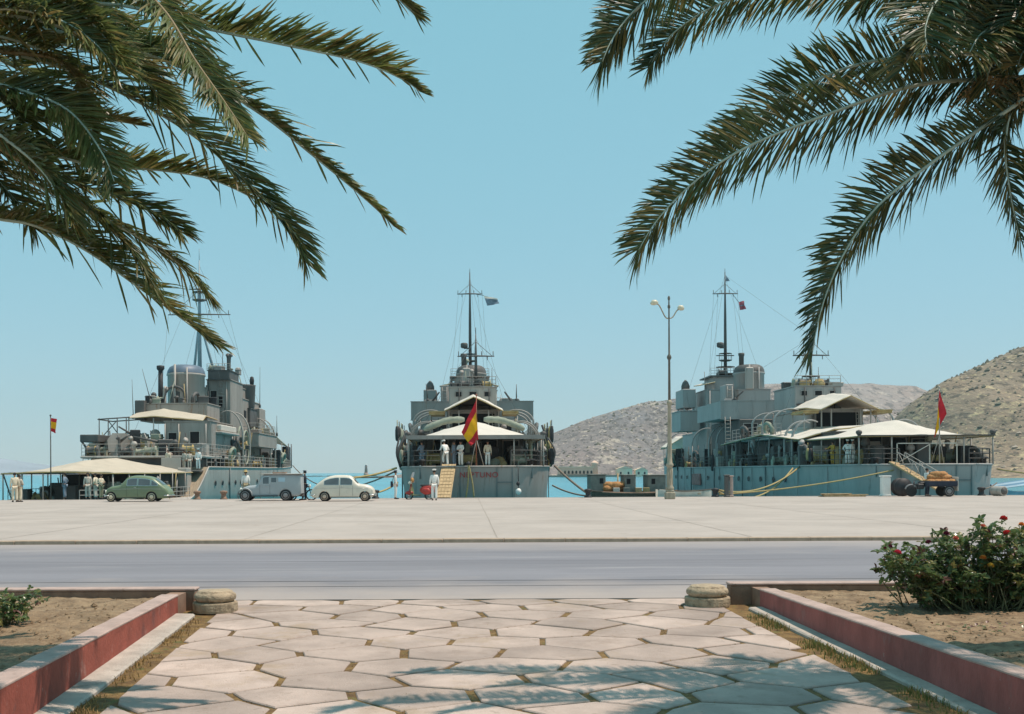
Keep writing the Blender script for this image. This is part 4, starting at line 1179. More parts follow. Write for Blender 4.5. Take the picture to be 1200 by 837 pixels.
    def funnel(s, t, y, z0, z1, r, ry=None, cap=True, cm=None):
        ry = ry or r*1.25; b = MB(); rows = []
        for z, k in [(z0, 1.06), (z0 + .4, 1.0), (z1 - .5, 1.0), (z1 - .46, 1.05), (z1 - .3, 1.05), (z1 - .26, 1.0), (z1, 1.0)]:
            rows.append([(t + r*k*cos(2*pi*j/24), y + ry*k*sin(2*pi*j/24), z) for j in range(24)])
        b.grid(rows, 0, True, closed=True)
        o = s.part(b, 'funnel', s.p)
        e = MB(); rows = []
        for z, k in [(z1 - .25, 1.03), (z1 + .02, 1.0), (z1 + .35, .9), (z1 + .55, .7), (z1 + .62, .0001)]:
            rows.append([(t + r*k*cos(2*pi*j/24), y + ry*k*sin(2*pi*j/24), z if cap else z1 - .1) for j in range(24)])
        e.grid(rows, 0, True, closed=True); s.part(e, 'funnel_cap', cm or M_paintD, parent=o)
        e = MB(); e.tube([(t - r*.3, y - ry*1.05, z0), (t - r*.3, y - ry*1.05, z1 + .5)], .1, 6); e.tube([(t + r*.35, y - ry*1.02, z0), (t + r*.35, y - ry*1.02, z1 + .2)], .08, 6)
        s.part(e, 'steam_pipe', s.p, parent=o)
        return o
    def clutter(s, n, t0, t1, y0, y1, z, hmax=1.2):
        r = s.r
        for k in range(n):
            t, y = r.uniform(t0, t1), r.uniform(y0, y1); q = r.random()
            if q < .35: s.locker(t, y, z, r.uniform(.4, 1.1), r.uniform(.4, .9), r.uniform(.4, hmax), r.choice(M_clutter), r.uniform(-.3, .3))
            elif q < .46: s.mushroom(t, y, z, r.uniform(.6, hmax + .2), r.uniform(.18, .3))
            elif q < .54: s.vent(t, y, z, r.uniform(1.0, 1.9), r.uniform(.10, .17), r.uniform(-1.5, 1.5))
            elif q < .72: s.reel(t, y, z, r.uniform(.25, .45), r.uniform(.5, .9))
            elif q < .76: s.raft(t, y, z + .6, r.choice((-1, 1)), r.uniform(.2, .9))
            elif q < .95:
                b = MB(); x2 = t + r.uniform(-.5, .5); b.tube([(t, y, z), (x2, y + r.uniform(-.6, .6), z + r.uniform(1.5, 2.3))], r.uniform(.03, .06), 5); s.part(b, 'stanchion', r.choice(M_clutter))
            else:
                b = MB(); h_ = r.uniform(.5, 1.0); b.lathe([(h_*.5, 0), (h_*.55, h_*.3), (h_*.35, h_*.7), (0, h_*.8)], 9, (t, y, z)); s.part(b, 'canvas_bundle', r.choice([M_canvasT, M_canvasG, M_paintD]))
    def hung_gear(s, t, y, z, n, spread):   # fenders, coiled hoses and paravanes hung outside the rail
        r = s.r
        for k in range(n):
            yy = y + r.uniform(-spread, spread); b = MB(); L = r.uniform(.7, 1.8); rr_ = r.uniform(.1, .2)
            b.tube([(t, yy, z + 1.4), (t, yy, z + 1.0)], .03, 4)
            b.lathe([(0, 0), (rr_*.8, .08), (rr_, L*.3), (rr_, L*.7), (rr_*.7, L*.95), (0, L)], 8, (t, yy, z + 1.0 - L))
            s.part(b, 'fender', r.choice([M_black, M_black, M_rope, M_canvasG]))

HW = [(0, 2.6), (.35, 3.4), (1.0, 4.1), (2.0, 4.65), (4, 5.05), (10, 5.4), (25, 5.9), (50, 6.0), (65, 5.0), (78, 3.6), (90, 1.6), (96, .45), (97.5, .1)]
def hwf(y): return interp(HW, y)

def minelayer(label, X, Y, paint, seed, center):
    s = Ship(label, X, Y, paint, seed); r = s.r
    zd = lambda y: 2.02 + max(0, y - 55) * .012
    s.hull(HW, zd)
    # deckhouse under the quarterdeck awning, dark openings aft
    z1 = 4.45
    s.box('after_deckhouse', M_paintD, -3.6, 3.6, 9.0, 30, 2.0, z1)  # dark grey puts the shade under the awning into its colour
    s.openings(9.0, [(-3.0, -2.0, 2.1, 4.0), (-1.4, -.2, 2.1, 4.1), (.5, 1.6, 2.1, 4.0), (2.1, 3.2, 2.5, 3.9)])
    s.box('winch_house', M_paintD, -1.1, 1.2, 5.2, 6.6, 2.0, 3.0, trim=False)
    s.reel(-2.8, 4.5, 2.0, .5, 1.0); s.reel(3.0, 5.0, 2.0, .45, .9)
    s.clutter(46, -4.5, 4.5, 3.0, 8.6, 2.0, 1.7)
    # awning over the quarterdeck
    za = 3.95
    aw = [[(-4.55, 1.5, za), (-2.2, 1.5, za + .02), (0, 1.5, za + .06), (2.2, 1.5, za + .02), (4.55, 1.5, za)],
          [(-4.6, 7, za), (-2.2, 7, za + .75), (0, 6.6, za + 1.28), (2.2, 7, za + .75), (4.6, 7, za)],
          [(-4.9, 17, za + .08), (-2.4, 17, za + .75), (0, 17, za + 1.15), (2.4, 17, za + .75), (4.9, 17, za + .08)]]
    poles = [((t, 1.55, za), 2.0) for t in (-4.5, -2.3, 2.55, 4.5)] + [((sd*4.6, y, za), 2.0) for sd in (-1, 1) for y in (5, 9, 13, 17)]
    s.awning(aw, poles=poles, label='white quarterdeck awning rising to a ridge')
    b = MB(); b.box(-4.62, 4.62, 1.38, 1.5, za - (.13 if center else .04), za + (.14 if center else .04)); s.part(b, 'awning_beam', paint if center else M_paintD)
    for t in (-4.5, 4.5):
        b = MB(); b.lathe([(.09, za), (.22, za + .18), (.2, za + .32), (0, za + .4)], 8, (t, 1.55, 0)); s.part(b, 'pole_cap', M_paintD)
    # rolled canvas side screens above the awning
    for sd in ((-1, 1) if center else ()):
        b = MB(); b.tube(catmull([(sd*.75, 13.5, za + 1.75), (sd*2.0, 13.4, za + 1.68), (sd*3.0, 13.3, za + 1.35), (sd*3.9, 13.3, za + .95)], 14), [.15, .25, .28, .24, .29, .25, .28, .24, .27, .25, .28, .25, .27, .22, .12], 10)
        s.part(b, 'rolled_awning', M_canvasG)
    # upper deckhouse with its own awning
    s.box('upper_deckhouse', paint, -2.2, 2.2, 19.2, 30, z1, 6.7)
    s.openings(19.2, [(-1.75, 1.75, z1 + .15, 6.45)])
    for t in (-2.0, -1.2, 1.2, 2.0):
        b = MB(); b.tube([(t, 17.0, z1), (t, 17.0, 6.6)], .06, 6); s.part(b, 'awning_pole', M_paintL)
    zu = 6.55
    s.awning([[(-2.35, 16, zu), (-1.1, 16, zu + .62), (0, 15.8, zu + 1.12), (1.1, 16, zu + .62), (2.35, 16, zu)],
              [(-2.4, 20, zu + .35), (-1.1, 20, zu + 1.05), (0, 20, zu + 1.55), (1.1, 20, zu + 1.05), (2.4, 20, zu + .35)],
              [(-2.4, 25, zu + .5), (-1.1, 25, zu + 1.15), (0, 25, zu + 1.6), (1.1, 25, zu + 1.15), (2.4, 25, zu + .5)]], label='white upper awning with a steep ridge')
    for sd in (-1, 1):
        b = MB(); b.box(min(sd*2.35, sd*3.6), max(sd*2.35, sd*3.6), 16.6, 20, zu - .30, zu - .12); 
        for q in range(5): b.box(sd*2.97 - .64, sd*2.97 + .64, 16.5 + q*.75, 16.62 + q*.75, zu - .12, zu - .02)
        s.part(b, 'wood_grating', M_canvasT)
        b = MB(); b.tube([(sd*3.5, 16.7, z1), (sd*3.5, 16.7, zu - .3)], .05, 5); b.tube([(sd*3.5, 19.8, z1), (sd*3.5, 19.8, zu - .3)], .05, 5); s.part(b, 'post', M_paintL)
    # boats deck along the sides with davits and netted rafts
    s.box('boat_deck', paint, -5.2, 5.2, 17.5, 36, 4.3, 4.5)
    s.rail([(-5.1, 17.7, 4.5), (-5.1, 34, 4.5)], 1.0); s.rail([(5.1, 17.7, 4.5), (5.1, 34, 4.5)], 1.0)
    for sd in (-1, 1):
        for y in (14.5, 16.5, 20, 23.5, 27): s.davit(sd*(5.15 if y < 17 else 5.0), y, 2.0 if y < 17 else 4.4, sd, 3.6 if y < 17 else 2.4, 1.8)
        for y in (12,): s.raft(sd*5.0, y, 3.0, sd, .3)
        s.hung_gear(sd*5.35, 9.5, 2.3, 7 if center else 2, 4.5); s.hung_gear(sd*5.6, 12, 4.0, 8 if center else 0, 5)
        for k in range(9 if center else 0):      # dark lumber of the minesweeping gear along the rail
            y = 5.5 + k * 1.6 + r.uniform(-.4, .4); b = MB()
            pts = [(sd*5.3, y, 2.0), (sd*(5.45 + r.uniform(0, .25)), y + r.uniform(-.5, .5), 3.0), (sd*(5.2 + r.uniform(-.3, .4)), y + r.uniform(-.8, .8), r.uniform(3.8, 5.2))]
            b.tube(catmull(pts, 8), r.uniform(.05, .13), 6); s.part(b, 'sweep_boom', r.choice([M_black, M_black, M_paintD, M_canvasT]))
        for y in (21, 29): s.raft(sd*5.2, y, 5.1, sd, .4)
        s.clutter(22, min(sd*3.8, sd*5.1), max(sd*3.8, sd*5.1), 9, 20, 2.0, 1.8)
        s.clutter(5, min(sd*2.6, sd*4.6), max(sd*2.6, sd*4.6), 18.5, 33, 4.5, 1.1)
    s.rail([(-2.3, .25, 2.05), (-3.3, .5, 2.05), (-4.1, 1.2, 2.05), (-4.7, 2.4, 2.05), (-5.0, 5, 2.05), (-5.3, 12, 2.05), (-5.7, 24, 2.05), (-5.9, 50, 2.05), (-5.0, 64, 2.1), (-3.5, 78, 2.2), (-1.5, 90, 2.4)], m=M_paintD)
    s.rail([(2.3, .25, 2.05), (3.3, .5, 2.05), (4.1, 1.2, 2.05), (4.7, 2.4, 2.05), (5.0, 5, 2.05), (5.3, 12, 2.05), (5.7, 24, 2.05), (5.9, 50, 2.05), (5.0, 64, 2.1), (3.5, 78, 2.2), (1.5, 90, 2.4)], m=M_paintD)
    # mizzen block and mast
    s.box('mizzen_house', M_paintL if center else paint, -2.05, 2.05, 24, 30.5, 6.7, 9.0)
    s.openings(24, [(-1.5, -1.0, 8.2, 8.6), (-.3, .3, 8.2, 8.6), (1.0, 1.5, 8.2, 8.6)], 'scuttle')
    s.mast(.3, 27, 9.0, 14.0, .2, yards=((12.0, 1.65),), plats=((9.2, .8),), whip=.6, stays=[((.3, 27, 13.6), (-4.8, 20, 4.6)), ((.3, 27, 13.6), (4.8, 20, 4.6)), ((.3, 27, 13.6), (0, 46, 12))])
    s.whip(1.8, 29.5, 9.0, 2.2); s.rail([(-2, 24.1, 9.05), (2, 24.1, 9.05)], .9, 1.0)
    # wide gun platform with its bulwark
    b = MB()
    ypl = 35.2
    b.box(-5.95, 5.95, ypl, ypl + .12, 6.75, 8.45); b.box(-5.95, -5.83, ypl + .12, 46, 6.75, 8.45); b.box(5.83, 5.95, ypl + .12, 46, 6.75, 8.45); b.box(-5.83, 5.83, ypl + .12, 46, 6.8, 6.95)
    o = s.part(b, 'gun_platform', paint)
    e = MB(); e.box(-6.0, 6.0, ypl - .06, ypl + .18, 8.45, 8.53); e.box(-6.0, 6.0, ypl - .05, ypl + .16, 6.66, 6.75)
    for k in range(9): e.box(-5.6 + k*1.4 - .04, -5.6 + k*1.4 + .04, ypl - .05, ypl, 6.75, 8.45)
    s.part(e, 'stiffeners', paint, parent=o)
    s.box('platform_support', M_paintD if not center else paint, -4.2, 4.2, 34.8, 47, 2.0, 6.65, trim=False)
    s.openings(34.8, [(-3.8, -2.5, 4.6, 6.2), (2.5, 3.8, 4.6, 6.2)])
    s.whip(-4.35, 36, 8.4, 1.9, (-.15, 0), .07); s.whip(4.35, 36, 8.4, 1.8, (0, 0), .07)
    s.gun(-4.5, 39.5, 6.95, .5, .5); s.gun(4.5, 39.5, 6.95, -.5, .5)
    s.box('signal_locker', paint, -3.25, -2.45, 44.4, 47, 6.95, 10.8)
    s.ladder((-2.85, 44.2, 6.9), (-2.85, 44.3, 10.6))
    for sd, a, c in ((-1, 1.9, 3.6), (1, 1.7, 3.2)):
        s.awning([[(sd*a, 55.2, 12.0), (sd*c, 55.2, 11.6)], [(sd*a, 59, 12.3), (sd*c, 59, 11.8)]], 'small_awning')
    # funnel, with the lighter uptake trunk aft
    s.funnel(0, 47.5, 8.0, 12.55, 1.6, 2.0)
    s.box('funnel_trunk', paint, -1.75, 1.75, 45.2, 51, 6.9, 10.3)
    s.openings(45.2, [(-1.2, -.8, 8.2, 8.7), (.9, 1.3, 8.2, 8.7)], 'scuttle')
    b = MB(); b.bbox(-.95, -.1, 45.0, 45.5, 10.3, 12.7, .1); s.part(b, 'funnel_locker', M_paintL)
    b = MB(); b.lathe([(.26, 12.6), (.28, 14.1), (.34, 14.2), (.34, 14.45)], 8, (-.8, 47.5, 0)); s.part(b, 'galley_pipe', M_paintD)
    # bridge, wings and foremast
    s.box('bridge', paint, -3.0, 3.0, 55, 63, 2.0, 11.0)
    s.openings(55, [(-2.5, -1.8, 8.6, 9.2), (-1.2, -.5, 8.6, 9.2), (.5, 1.2, 8.6, 9.2), (1.8, 2.5, 8.6, 9.2)], 'scuttle')
    s.box('bridge_top', paint, -1.9, 1.7, 56, 61, 11.0, 12.6)
    b = MB(); b.box(-2.4, 2.2, 55.6, 61.4, 12.6, 12.75); s.part(b, 'bridge_roof', M_paintD)
    s.rail([(-2.3, 55.7, 12.7), (2.1, 55.7, 12.7)], .9, .8)
    s.box('bridge_wing', paint, -5.5, -4.0, 56, 60.5, 9.0, 11.2); s.box('bridge_wing', paint, -5.9, -3.6, 55.5, 61, 6.3, 8.6)
    s.box('bridge_wing', paint, 3.4, 4.8, 56, 60.5, 8.0, 10.2)
    b = MB(); b.lathe([(.5, 11.2), (.5, 11.7), (.35, 12.1), (.1, 12.4)], 10, (-4.8, 58, 0)); s.part(b, 'searchlight', M_paintD)
    b = MB()
    for t in (-5.3, -4.2): b.tube([(t, 56.2, 6.2), (t, 56.2, 9.0)], .08, 5); b.tube([(t, 60, 6.2), (t, 60, 9)], .08, 5)
    s.part(b, 'wing_posts', paint)
    s.mast(-.05, 58, 12.6, 25.2, .26, yards=((22.6, 1.5),), plats=((14.6, .75), (13.0, 1.1)), whip=.4,
           stays=[((-.05, 58, 24.5), (-5.5, 50, 2.2)), ((-.05, 58, 24.5), (5.5, 50, 2.2)), ((-.05, 58, 24.8), (.3, 27, 13.8)), ((-1.4, 58, 22.6), (-2.2, 57, 12.8)), ((1.4, 58, 22.6), (2.0, 57, 12.8)), ((-.9, 58, 22.6), (-1.6, 57, 12.8)), ((.9, 58, 22.6), (1.6, 57, 12.8)), ((-.05, 58, 24.8), (0, 96, 3.6))])
    b = MB(); b.lathe([(.3, 0), (.42, .1), (.42, .5), (.3, .6)], 8, (-.75, 57.6, 16.2)); b.box(-.8, 0, 57.5, 57.7, 16.1, 16.25); b.box(-1.2, .9, 57.6, 57.8, 15.2, 15.3); s.part(b, 'radar', M_paintD)
    # side waist of the ship: boats deck clutter, davits
    for sd in (-1, 1):
        for y in (39, 42.5, 51, 66): s.davit(sd*5.5, y, 2.0, sd, 4.4, 2.2)
        s.clutter(62 if sd < 0 else 30, min(sd*4.3, sd*5.5), max(sd*4.3, sd*5.5), 18, 66, 2.05, 2.3)
        s.box('screen', M_paintD, min(sd*4.1, sd*4.25), max(sd*4.1, sd*4.25), 18, 34.5, 2.0, 4.25, trim=False)
        s.hung_gear(sd*6.1, 48, 2.3, 5, 16)
        for y in (48, 62): s.raft(sd*5.7, y, 3.2, sd, .35)
        for y in range(20, 66, 3):
            b = MB(); b.tube([(sd*(hwf(y) - .25), y, 2.0), (sd*(hwf(y) - .35), y + .1, 4.4)], .05, 5); s.part(b, 'stanchion', M_paintD if y % 2 else paint)
    s.portholes(hwf, [15, 18, 21.5, 25, 28.5, 32, 36, 41, 46, 52, 57, 62], .9, -1)
    s.portholes(hwf, [15, 18, 21.5, 25, 28.5, 32, 36, 41, 46, 52, 57, 62], .9, 1)
    # forecastle
    s.box('fore_house', paint, -2.6, 2.6, 63.5, 71, 2.1, 6.2); s.gun(0, 75, 2.2, pi, .15, 4); s.clutter(12, -2.5, 2.5, 77, 88, 2.3, 1.2); s.clutter(10, -4.5, -2.7, 64, 74, 2.2, 2.2)
    zf = 5.0
    s.awning([[(-2.4, 84, zf), (0, 84, zf + 1.5), (2.4, 84, zf)], [(-2.2, 89, zf + .1), (0, 89, zf + 1.7), (2.2, 89, zf + .1)], [(-.9, 95.5, zf), (0, 95.5, zf + .2), (.9, 95.5, zf)]],
             poles=[((sd*2.3, 84.1, zf), 2.3) for sd in (-1, 1)] + [((sd*1.6, 90, zf), 2.3) for sd in (-1, 1)], label='white forecastle awning')
    b = MB(); b.tube([(0, 97, 2.4), (0, 97.3, 6.0)], [.06, .03], 5); s.part(b, 'jackstaff', M_paintL)
    # seamen's chests, boxes and small gear on the upper levels
    s.clutter(10, -1.9, 1.9, 24.2, 29, 9.0, .7); s.clutter(8, -5.5, 5.5, 36, 44, 6.95, 1.9); s.clutter(5, -1.6, 1.5, 56, 60, 12.75, .7); s.clutter(8, -3, 3, 55.2, 58, 11.0, .9)
    for t in (-2.6, -1.0, .9, 2.4):
        b = MB(); b.tube([(t, 54.9, 2.0), (t, 54.9, 10.9)], .07, 5); s.part(b, 'pipe', paint)
    for t, y0_, y1_ in ((-2.0, 19.1, 4.5), (2.0, 19.1, 4.5), (-1.2, 23.9, 6.8), (1.4, 23.9, 6.8)):
        b = MB(); b.tube([(t, y0_, y1_), (t, y0_, y1_ + 2.1)], .05, 5); s.part(b, 'pipe', M_paintD)
    b = MB(); b.bbox(-1.9, 1.9, 23.85, 23.99, 7.35, 7.5, .02); s.part(b, 'cable_tray', M_paintD)
    s.ladder((1.8, 18.9, 4.5), (1.8, 19.1, 6.6)); s.ladder((-5.3, 34.9, 4.4), (-5.3, 35.1, 6.9)); s.ladder((3.2, 54.7, 2.0), (3.2, 54.9, 10.5))
    for y in list(range(6, 62, 6)):
        for sd in (-1, 1):
            b = MB(); b.box(sd*hwf(y) - .03, sd*hwf(y) + .03, y - .03, y + .03, -.6, 1.95); s.part(b, 'plate_seam', paint)
    # plate seams and pipes down the stern
    for t in (-2.3, -1.05, 1.35, 2.35):
        b = MB(); b.box(t - .03, t + .03, -.035, .05, -.6, 1.95); s.part(b, 'plate_seam', M_seam)
    b = MB(); b.box(1.38, 2.32, -.035, .05, .93, .99); s.part(b, 'plate_seam', M_seam)
    for t, y in ((-3.6, .62), (3.6, .62)):
        b = MB(); b.lathe([(.2, -.05), (.2, .3), (.32, .33), (.32, .42), (.0, .45)], 10, (t, y + .4, 2.05)); s.part(b, 'bollard', M_black)
        b = MB(); b.tube([(t*1.02, y + .05, 2.1), (t*1.02, y + .05, 1.2)], .06, 5); s.part(b, 'drain_pipe', M_seam)
    return s

# ---- the middle ship, seen from dead astern
SC = minelayer('grey warship seen from dead astern, red letters on its stern', .72, 71.6, M_paint, 31, True)
cu = bpy.data.curves.new('ship_name', 'FONT'); cu.body = 'NEPTUNO'; cu.size = .50; cu.align_x = 'CENTER'; cu.extrude = .012; cu.space_character = 1.12
to = bpy.data.objects.new('tmp', cu); COL.objects.link(to)
bpy.context.view_layer.update()
me = bpy.data.meshes.new_from_object(to.evaluated_get(bpy.context.evaluated_depsgraph_get()))
bpy.data.objects.remove(to)
M_redletter = mat('red_lettering', (0.42, 0.04, 0.04), .75, .25, 4, spots=[((.28, .20, .18), 6, .55, .7, .08)]); me.materials.clear(); me.materials.append(M_redletter)
nm = inst('stern_name', me, SC.root, (.18, -.03, 1.28), (radians(92), 0, 0)); nm['label'] = 'red letters NEPTUNO across the stern'
# ---- the right-hand ship of the same class, seen from its port quarter
M_paintR = mat('teal_grey_paint', (0.36, 0.345, 0.325), 0.55, 0.12, 0.6, 0.15, 6, stretch=(1, 1, 0.14), spots=[((0.24, 0.25, 0.24), 1.2, 0.56, 0.6, 0.12), ((0.16, 0.155, 0.14), 3.2, 0.58, 0.55, 0.08), ((0.27, 0.15, 0.10), 1.3, 0.70, 0.6, 0.04)])
SR = minelayer('teal grey warship at right seen from its port quarter below the palm fronds', 31.0, 72.3, M_paintR, 57, False)
SR.awning([[(-5.4, 12, 4.05), (-2.7, 12, 4.8), (0, 12, 5.1)], [(-5.6, 22, 4.75), (-3.5, 22, 5.1), (-2.4, 22, 5.3)], [(-5.8, 36, 4.2), (-4.6, 36, 4.35), (-4.2, 36, 4.4)]], 'side_awning', label='long white side awning along the port rail')
b = MB()
for x0_, x1_ in ((-2.45, -2.39), (-.3, -.24), (1.5, 1.56)): b.box(x0_, x1_, .3, .36, 2.0, 3.42)
b.box(-2.45, 1.56, .3, .36, 3.36, 3.42); b.tube([(-2.4, .33, 2.1), (-.3, .33, 3.3)], .03, 5)
SR.part(b, 'gangway_frame', M_canvas)
b = MB(); b.bbox(-6.06, -5.9, 44.5, 48.5, .1, 1.3, .02); SR.part(b, 'primer_patch', mat('pink_primer', (.36, .17, .15), .8, .3, 2), 'patch of pink primer on the port side')
for y in (20, 27, 38, 49, 60):
    b = MB(); b.tube([(-hwf(y) - .05, y, 2.0), (-hwf(y) - .02, y, -1.0)], .07, 5); SR.part(b, 'drain_pipe', M_seam)

# ---- the left-hand ship: low quarterdeck, hull stepping up in a curve
def left_ship():
    s = Ship('pale grey warship at left with a long low awning over its quarterdeck', -27.4, 72.3, M_paintL, 91); r = s.r; p = M_paintL
    def zd(y):
        return -.5 if y < 15.6 else (lerp(-.5, 2.2, 1 - cos(min(1, (y - 15.6) / 6.0) * pi / 2)) if y < 21.6 else 2.2 + max(0, y - 55) * .012)
    st = [(0, 2.0), (.5, 2.9), (1.5, 3.5), (4, 4.1), (9, 4.6), (15.6, 5.03)] + [(15.6 + 6.0*k/14, 5.03 + .03*k) for k in range(1, 15)] + [(30, 5.7), (48, 5.8), (62, 5.15), (75, 3.9), (88, 2.0), (95, .6), (97, .1)]
    s.hull(st, zd)
    hw = lambda y: interp(st, y)
    s.portholes(hw, [24, 26.5, 29, 31.5, 34, 38, 42, 46, 51, 57], .75, 1)
    # quarterdeck awning
    za = 1.72
    s.awning([[(-3.8, 1.5, za), (-1.8, 1.5, za + .08), (0, 1.5, za + .12), (1.8, 1.5, za + .08), (3.8, 1.5, za)],
              [(-4.1, 7, za), (-1.9, 7, za + .5), (0, 7, za + .9), (1.9, 7, za + .5), (4.1, 7, za)],
              [(-4.4, 14, za), (-2, 14, za + .62), (0, 14, za + 1.15), (2, 14, za + .62), (4.4, 14, za)],
              [(-4.6, 20.5, za + .05), (-2, 20.5, za + .5), (0, 20.5, za + .8), (2, 20.5, za + .5), (4.6, 20.5, za + .05)]],
             poles=[((sd*t, y, za), -.5) for sd in (-1, 1) for t, y in ((3.7, 1.6), (3.9, 4.5), (4.1, 7.5), (4.25, 11), (4.4, 14), (4.5, 17.5))] + [((t, 1.6, za), -.5) for t in (-2.4, -1.0, .4, 2.2)], label='long cream quarterdeck awning', m=M_canvasL)
    b = MB()
    for t0, t1 in ((-3.7, -3.1), (-2.4, -2.9), (2.2, 2.7)): b.tube([(t0, 1.6, za), (t1, 1.9, -.5)], .05, 5)
    s.part(b, 'awning_strut', M_paintD)
    s.rail([(-1.9, .3, -.45), (-2.8, .7, -.45), (-3.7, 2.4, -.45), (-4.2, 6, -.45), (-5.0, 17, -.45)]); s.rail([(1.9, .3, -.45), (2.8, .7, -.45), (3.7, 2.4, -.45), (4.2, 6, -.45), (5.0, 17, -.45)])
    s.clutter(22, -3.6, 3.8, 3.5, 8.8, -.5, 1.6); s.clutter(16, 3.65, 4.4, 9, 18, -.5, 1.6)
    s.box('awning_dark_backing', M_black, -2.5, 3.6, 9, 18, -.5, 1.62, trim=False); s.box('deck_locker', M_paintD, -1.5, 1.6, 5, 7.5, -.5, .8, trim=False)  # first box: black mass added for the darkness under the awning
    s.box('mine_crane_base', p, 3.7, 4.5, 18.2, 19.6, -.5, 2.1, trim=False)
    # after superstructure: gun deck
    y0 = 21.6
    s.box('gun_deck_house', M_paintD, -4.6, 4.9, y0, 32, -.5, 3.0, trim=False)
    s.openings(y0, [(-3.8, -2.8, .0, 2.0), (-1.5, -.4, .0, 2.0), (1.0, 2.0, .0, 2.0), (3.0, 4.2, -.2, 1.9)])
    s.box('gun_deck', p, -5.3, 5.4, y0 - .6, 33, 2.95, 3.15, trim=False)
    s.rail([(-5.2, y0 - .5, 3.15), (5.2, y0 - .5, 3.15)], 1.0); s.rail([(5.3, y0 - .5, 3.15), (5.4, 33, 3.15)], 1.0)
    s.box('gun_sponson', M_paintD, -5.6, -4.0, y0 + .2, y0 + 5, 4.35, 5.0, trim=False)
    b = MB()
    for t in (-5.3, -4.3): b.tube(catmull([(t - .2, y0 + .4, 4.4), (t + .1, y0 + .5, 3.9), (t + .3, y0 + .6, 3.1)], 8), .1, 6)
    s.part(b, 'sponson_knees', M_paintD)
    s.gun(-3.0, y0 + 2.2, 3.15, .55, .15, 3.4); s.gun(-.6, y0 + 3.0, 3.15, -.7, .45, 3.2); s.gun(1.2, y0 + 1.6, 3.15, -1.2, .2, 2.6, False)
    s.clutter(52, -4.8, 1.0, y0 - .2, y0 + 6, 3.15, 2.3); s.clutter(12, 1.2, 5.0, y0 - .3, y0 + 2.2, 3.15, 1.3)
    for q in range(4): s.vent(-2.4 + q*1.1, y0 + 4.2, 3.15, r.uniform(1.6, 2.2), .26, r.uniform(-1, 1), r.choice([M_paintL, M_paintL, M_canvasG]))
    s.box('gun_house', M_paintS, .9, 5.1, 24.5, 33, 3.15, 6.2)
    s.openings(24.5, [(1.3, 2.0, 3.3, 5.2), (3.2, 4.0, 3.3, 5.3)])
    b = MB(); b.box(2.5, 4.9, 23.2, 24.4, 3.15, 4.15); s.part(b, 'bulwark', p)
    # upper flying awning and skeleton frame
    zu = 6.35
    s.awning([[(-2.4, 25, zu + .25), (0, 25, zu + .4), (4.2, 25, zu)], [(-2.3, 27, zu + .75), (.2, 27, zu + 1.15), (4.0, 27, zu + .5)], [(-2.2, 32, zu + .7), (.2, 32, zu + 1.0), (3.9, 32, zu + .4)]], poles=[((-2.4, 25.1, zu + .2), 3.15), ((-.2, 25.1, zu + .2), 3.15), ((1.5, 25.1, zu + .1), 3.15), ((4.1, 25.1, zu), 3.15)], label='cream awning above the after guns', m=M_canvasL)
    b = MB()
    for t in (-5.0, -4.2, -3.4, -2.6): b.tube([(t, 25, 3.15), (t, 25, zu + .2)], .05, 5)
    b.tube([(-5.1, 25, zu + .1), (-2.3, 25, zu + .28)], .06, 5); b.tube([(-5.1, 29, zu + .1), (-2.3, 29, zu + .28)], .06, 5); b.tube([(-5.1, 25, zu + .1), (-5.1, 29, zu + .1)], .06, 5)
    b.tube([(-5.0, 25, 4.6), (-3.4, 25, zu)], .045, 5); b.tube([(-4.2, 25, zu), (-2.6, 25, 4.2)], .045, 5)
    s.part(b, 'awning_frame', M_paintD)
    s.box('after_control', M_paintS, -2.2, 3.9, 28, 33, 6.4, 8.0); s.clutter(6, -2, 3.5, 28.2, 30, 8.0, .9)
    s.box('smoke_locker', M_paintD, -2.6, -1.7, 27.5, 28.4, 6.5, 8.3, trim=False)
    s.whip(-2.7, 27.4, 6.6, 3.6, (-.1, 0), .04); s.whip(-1.3, 28, 8.0, 3.2, (-.75, 0), .045)
    # funnel with dark blue-grey cap, arch beside it
    M_cap = mat('blue_grey_cap', (.13, .17, .22), .5, .15, 1)
    s.funnel(.15, 35.2, 6.2, 11.6, 1.75, 2.1, True, M_cap)
    b = MB(); b.tube([(-1.75, 33.0, 7.9), (-1.75, 33.0, 11.6)], [.27, .22], 8); b.lathe([(.25, 11.5), (.38, 11.65), (.38, 11.95), (.1, 12.0)], 8, (-1.75, 33.0, 0)); s.part(b, 'galley_pipe', M_black)
    pts = [(-1.3 + .95*(1 - cos(a)), 32.9, 8.0 + 1.1 + .85*sin(a)) for a in [pi*k/10 for k in range(11)]]
    b = MB(); b.tube([(-1.3, 32.9, 8.0)] + pts + [(.6, 32.9, 8.0)], .13, 6); s.part(b, 'pipe_arch', M_paintD)
    b = MB(); b.bbox(-.9, .2, 33.05, 33.6, 8.0, 9.6, .2); s.part(b, 'boiler_drum', M_paintD)
    # main tower and bridge
    s.box('tower', M_paintS, 1.5, 3.9, 38, 44, 2.2, 11.0); s.box('tower_top', M_paintD, 1.7, 3.9, 37.6, 42, 11.0, 11.9); s.rail([(1.6, 37.7, 11.9), (3.9, 37.7, 11.9)], .7, .5)
    s.openings(38, [(1.8, 2.4, 6.0, 7.6), (2.7, 3.2, 8.2, 9.4), (1.9, 2.5, 9.2, 9.9)], 'doorway')
    s.box('bridge', M_paintS, -2.6, 3.6, 45, 55, 2.2, 9.6); s.box('chart_house', M_paintS, -1.5, 3.3, 45.5, 53, 9.6, 10.8)
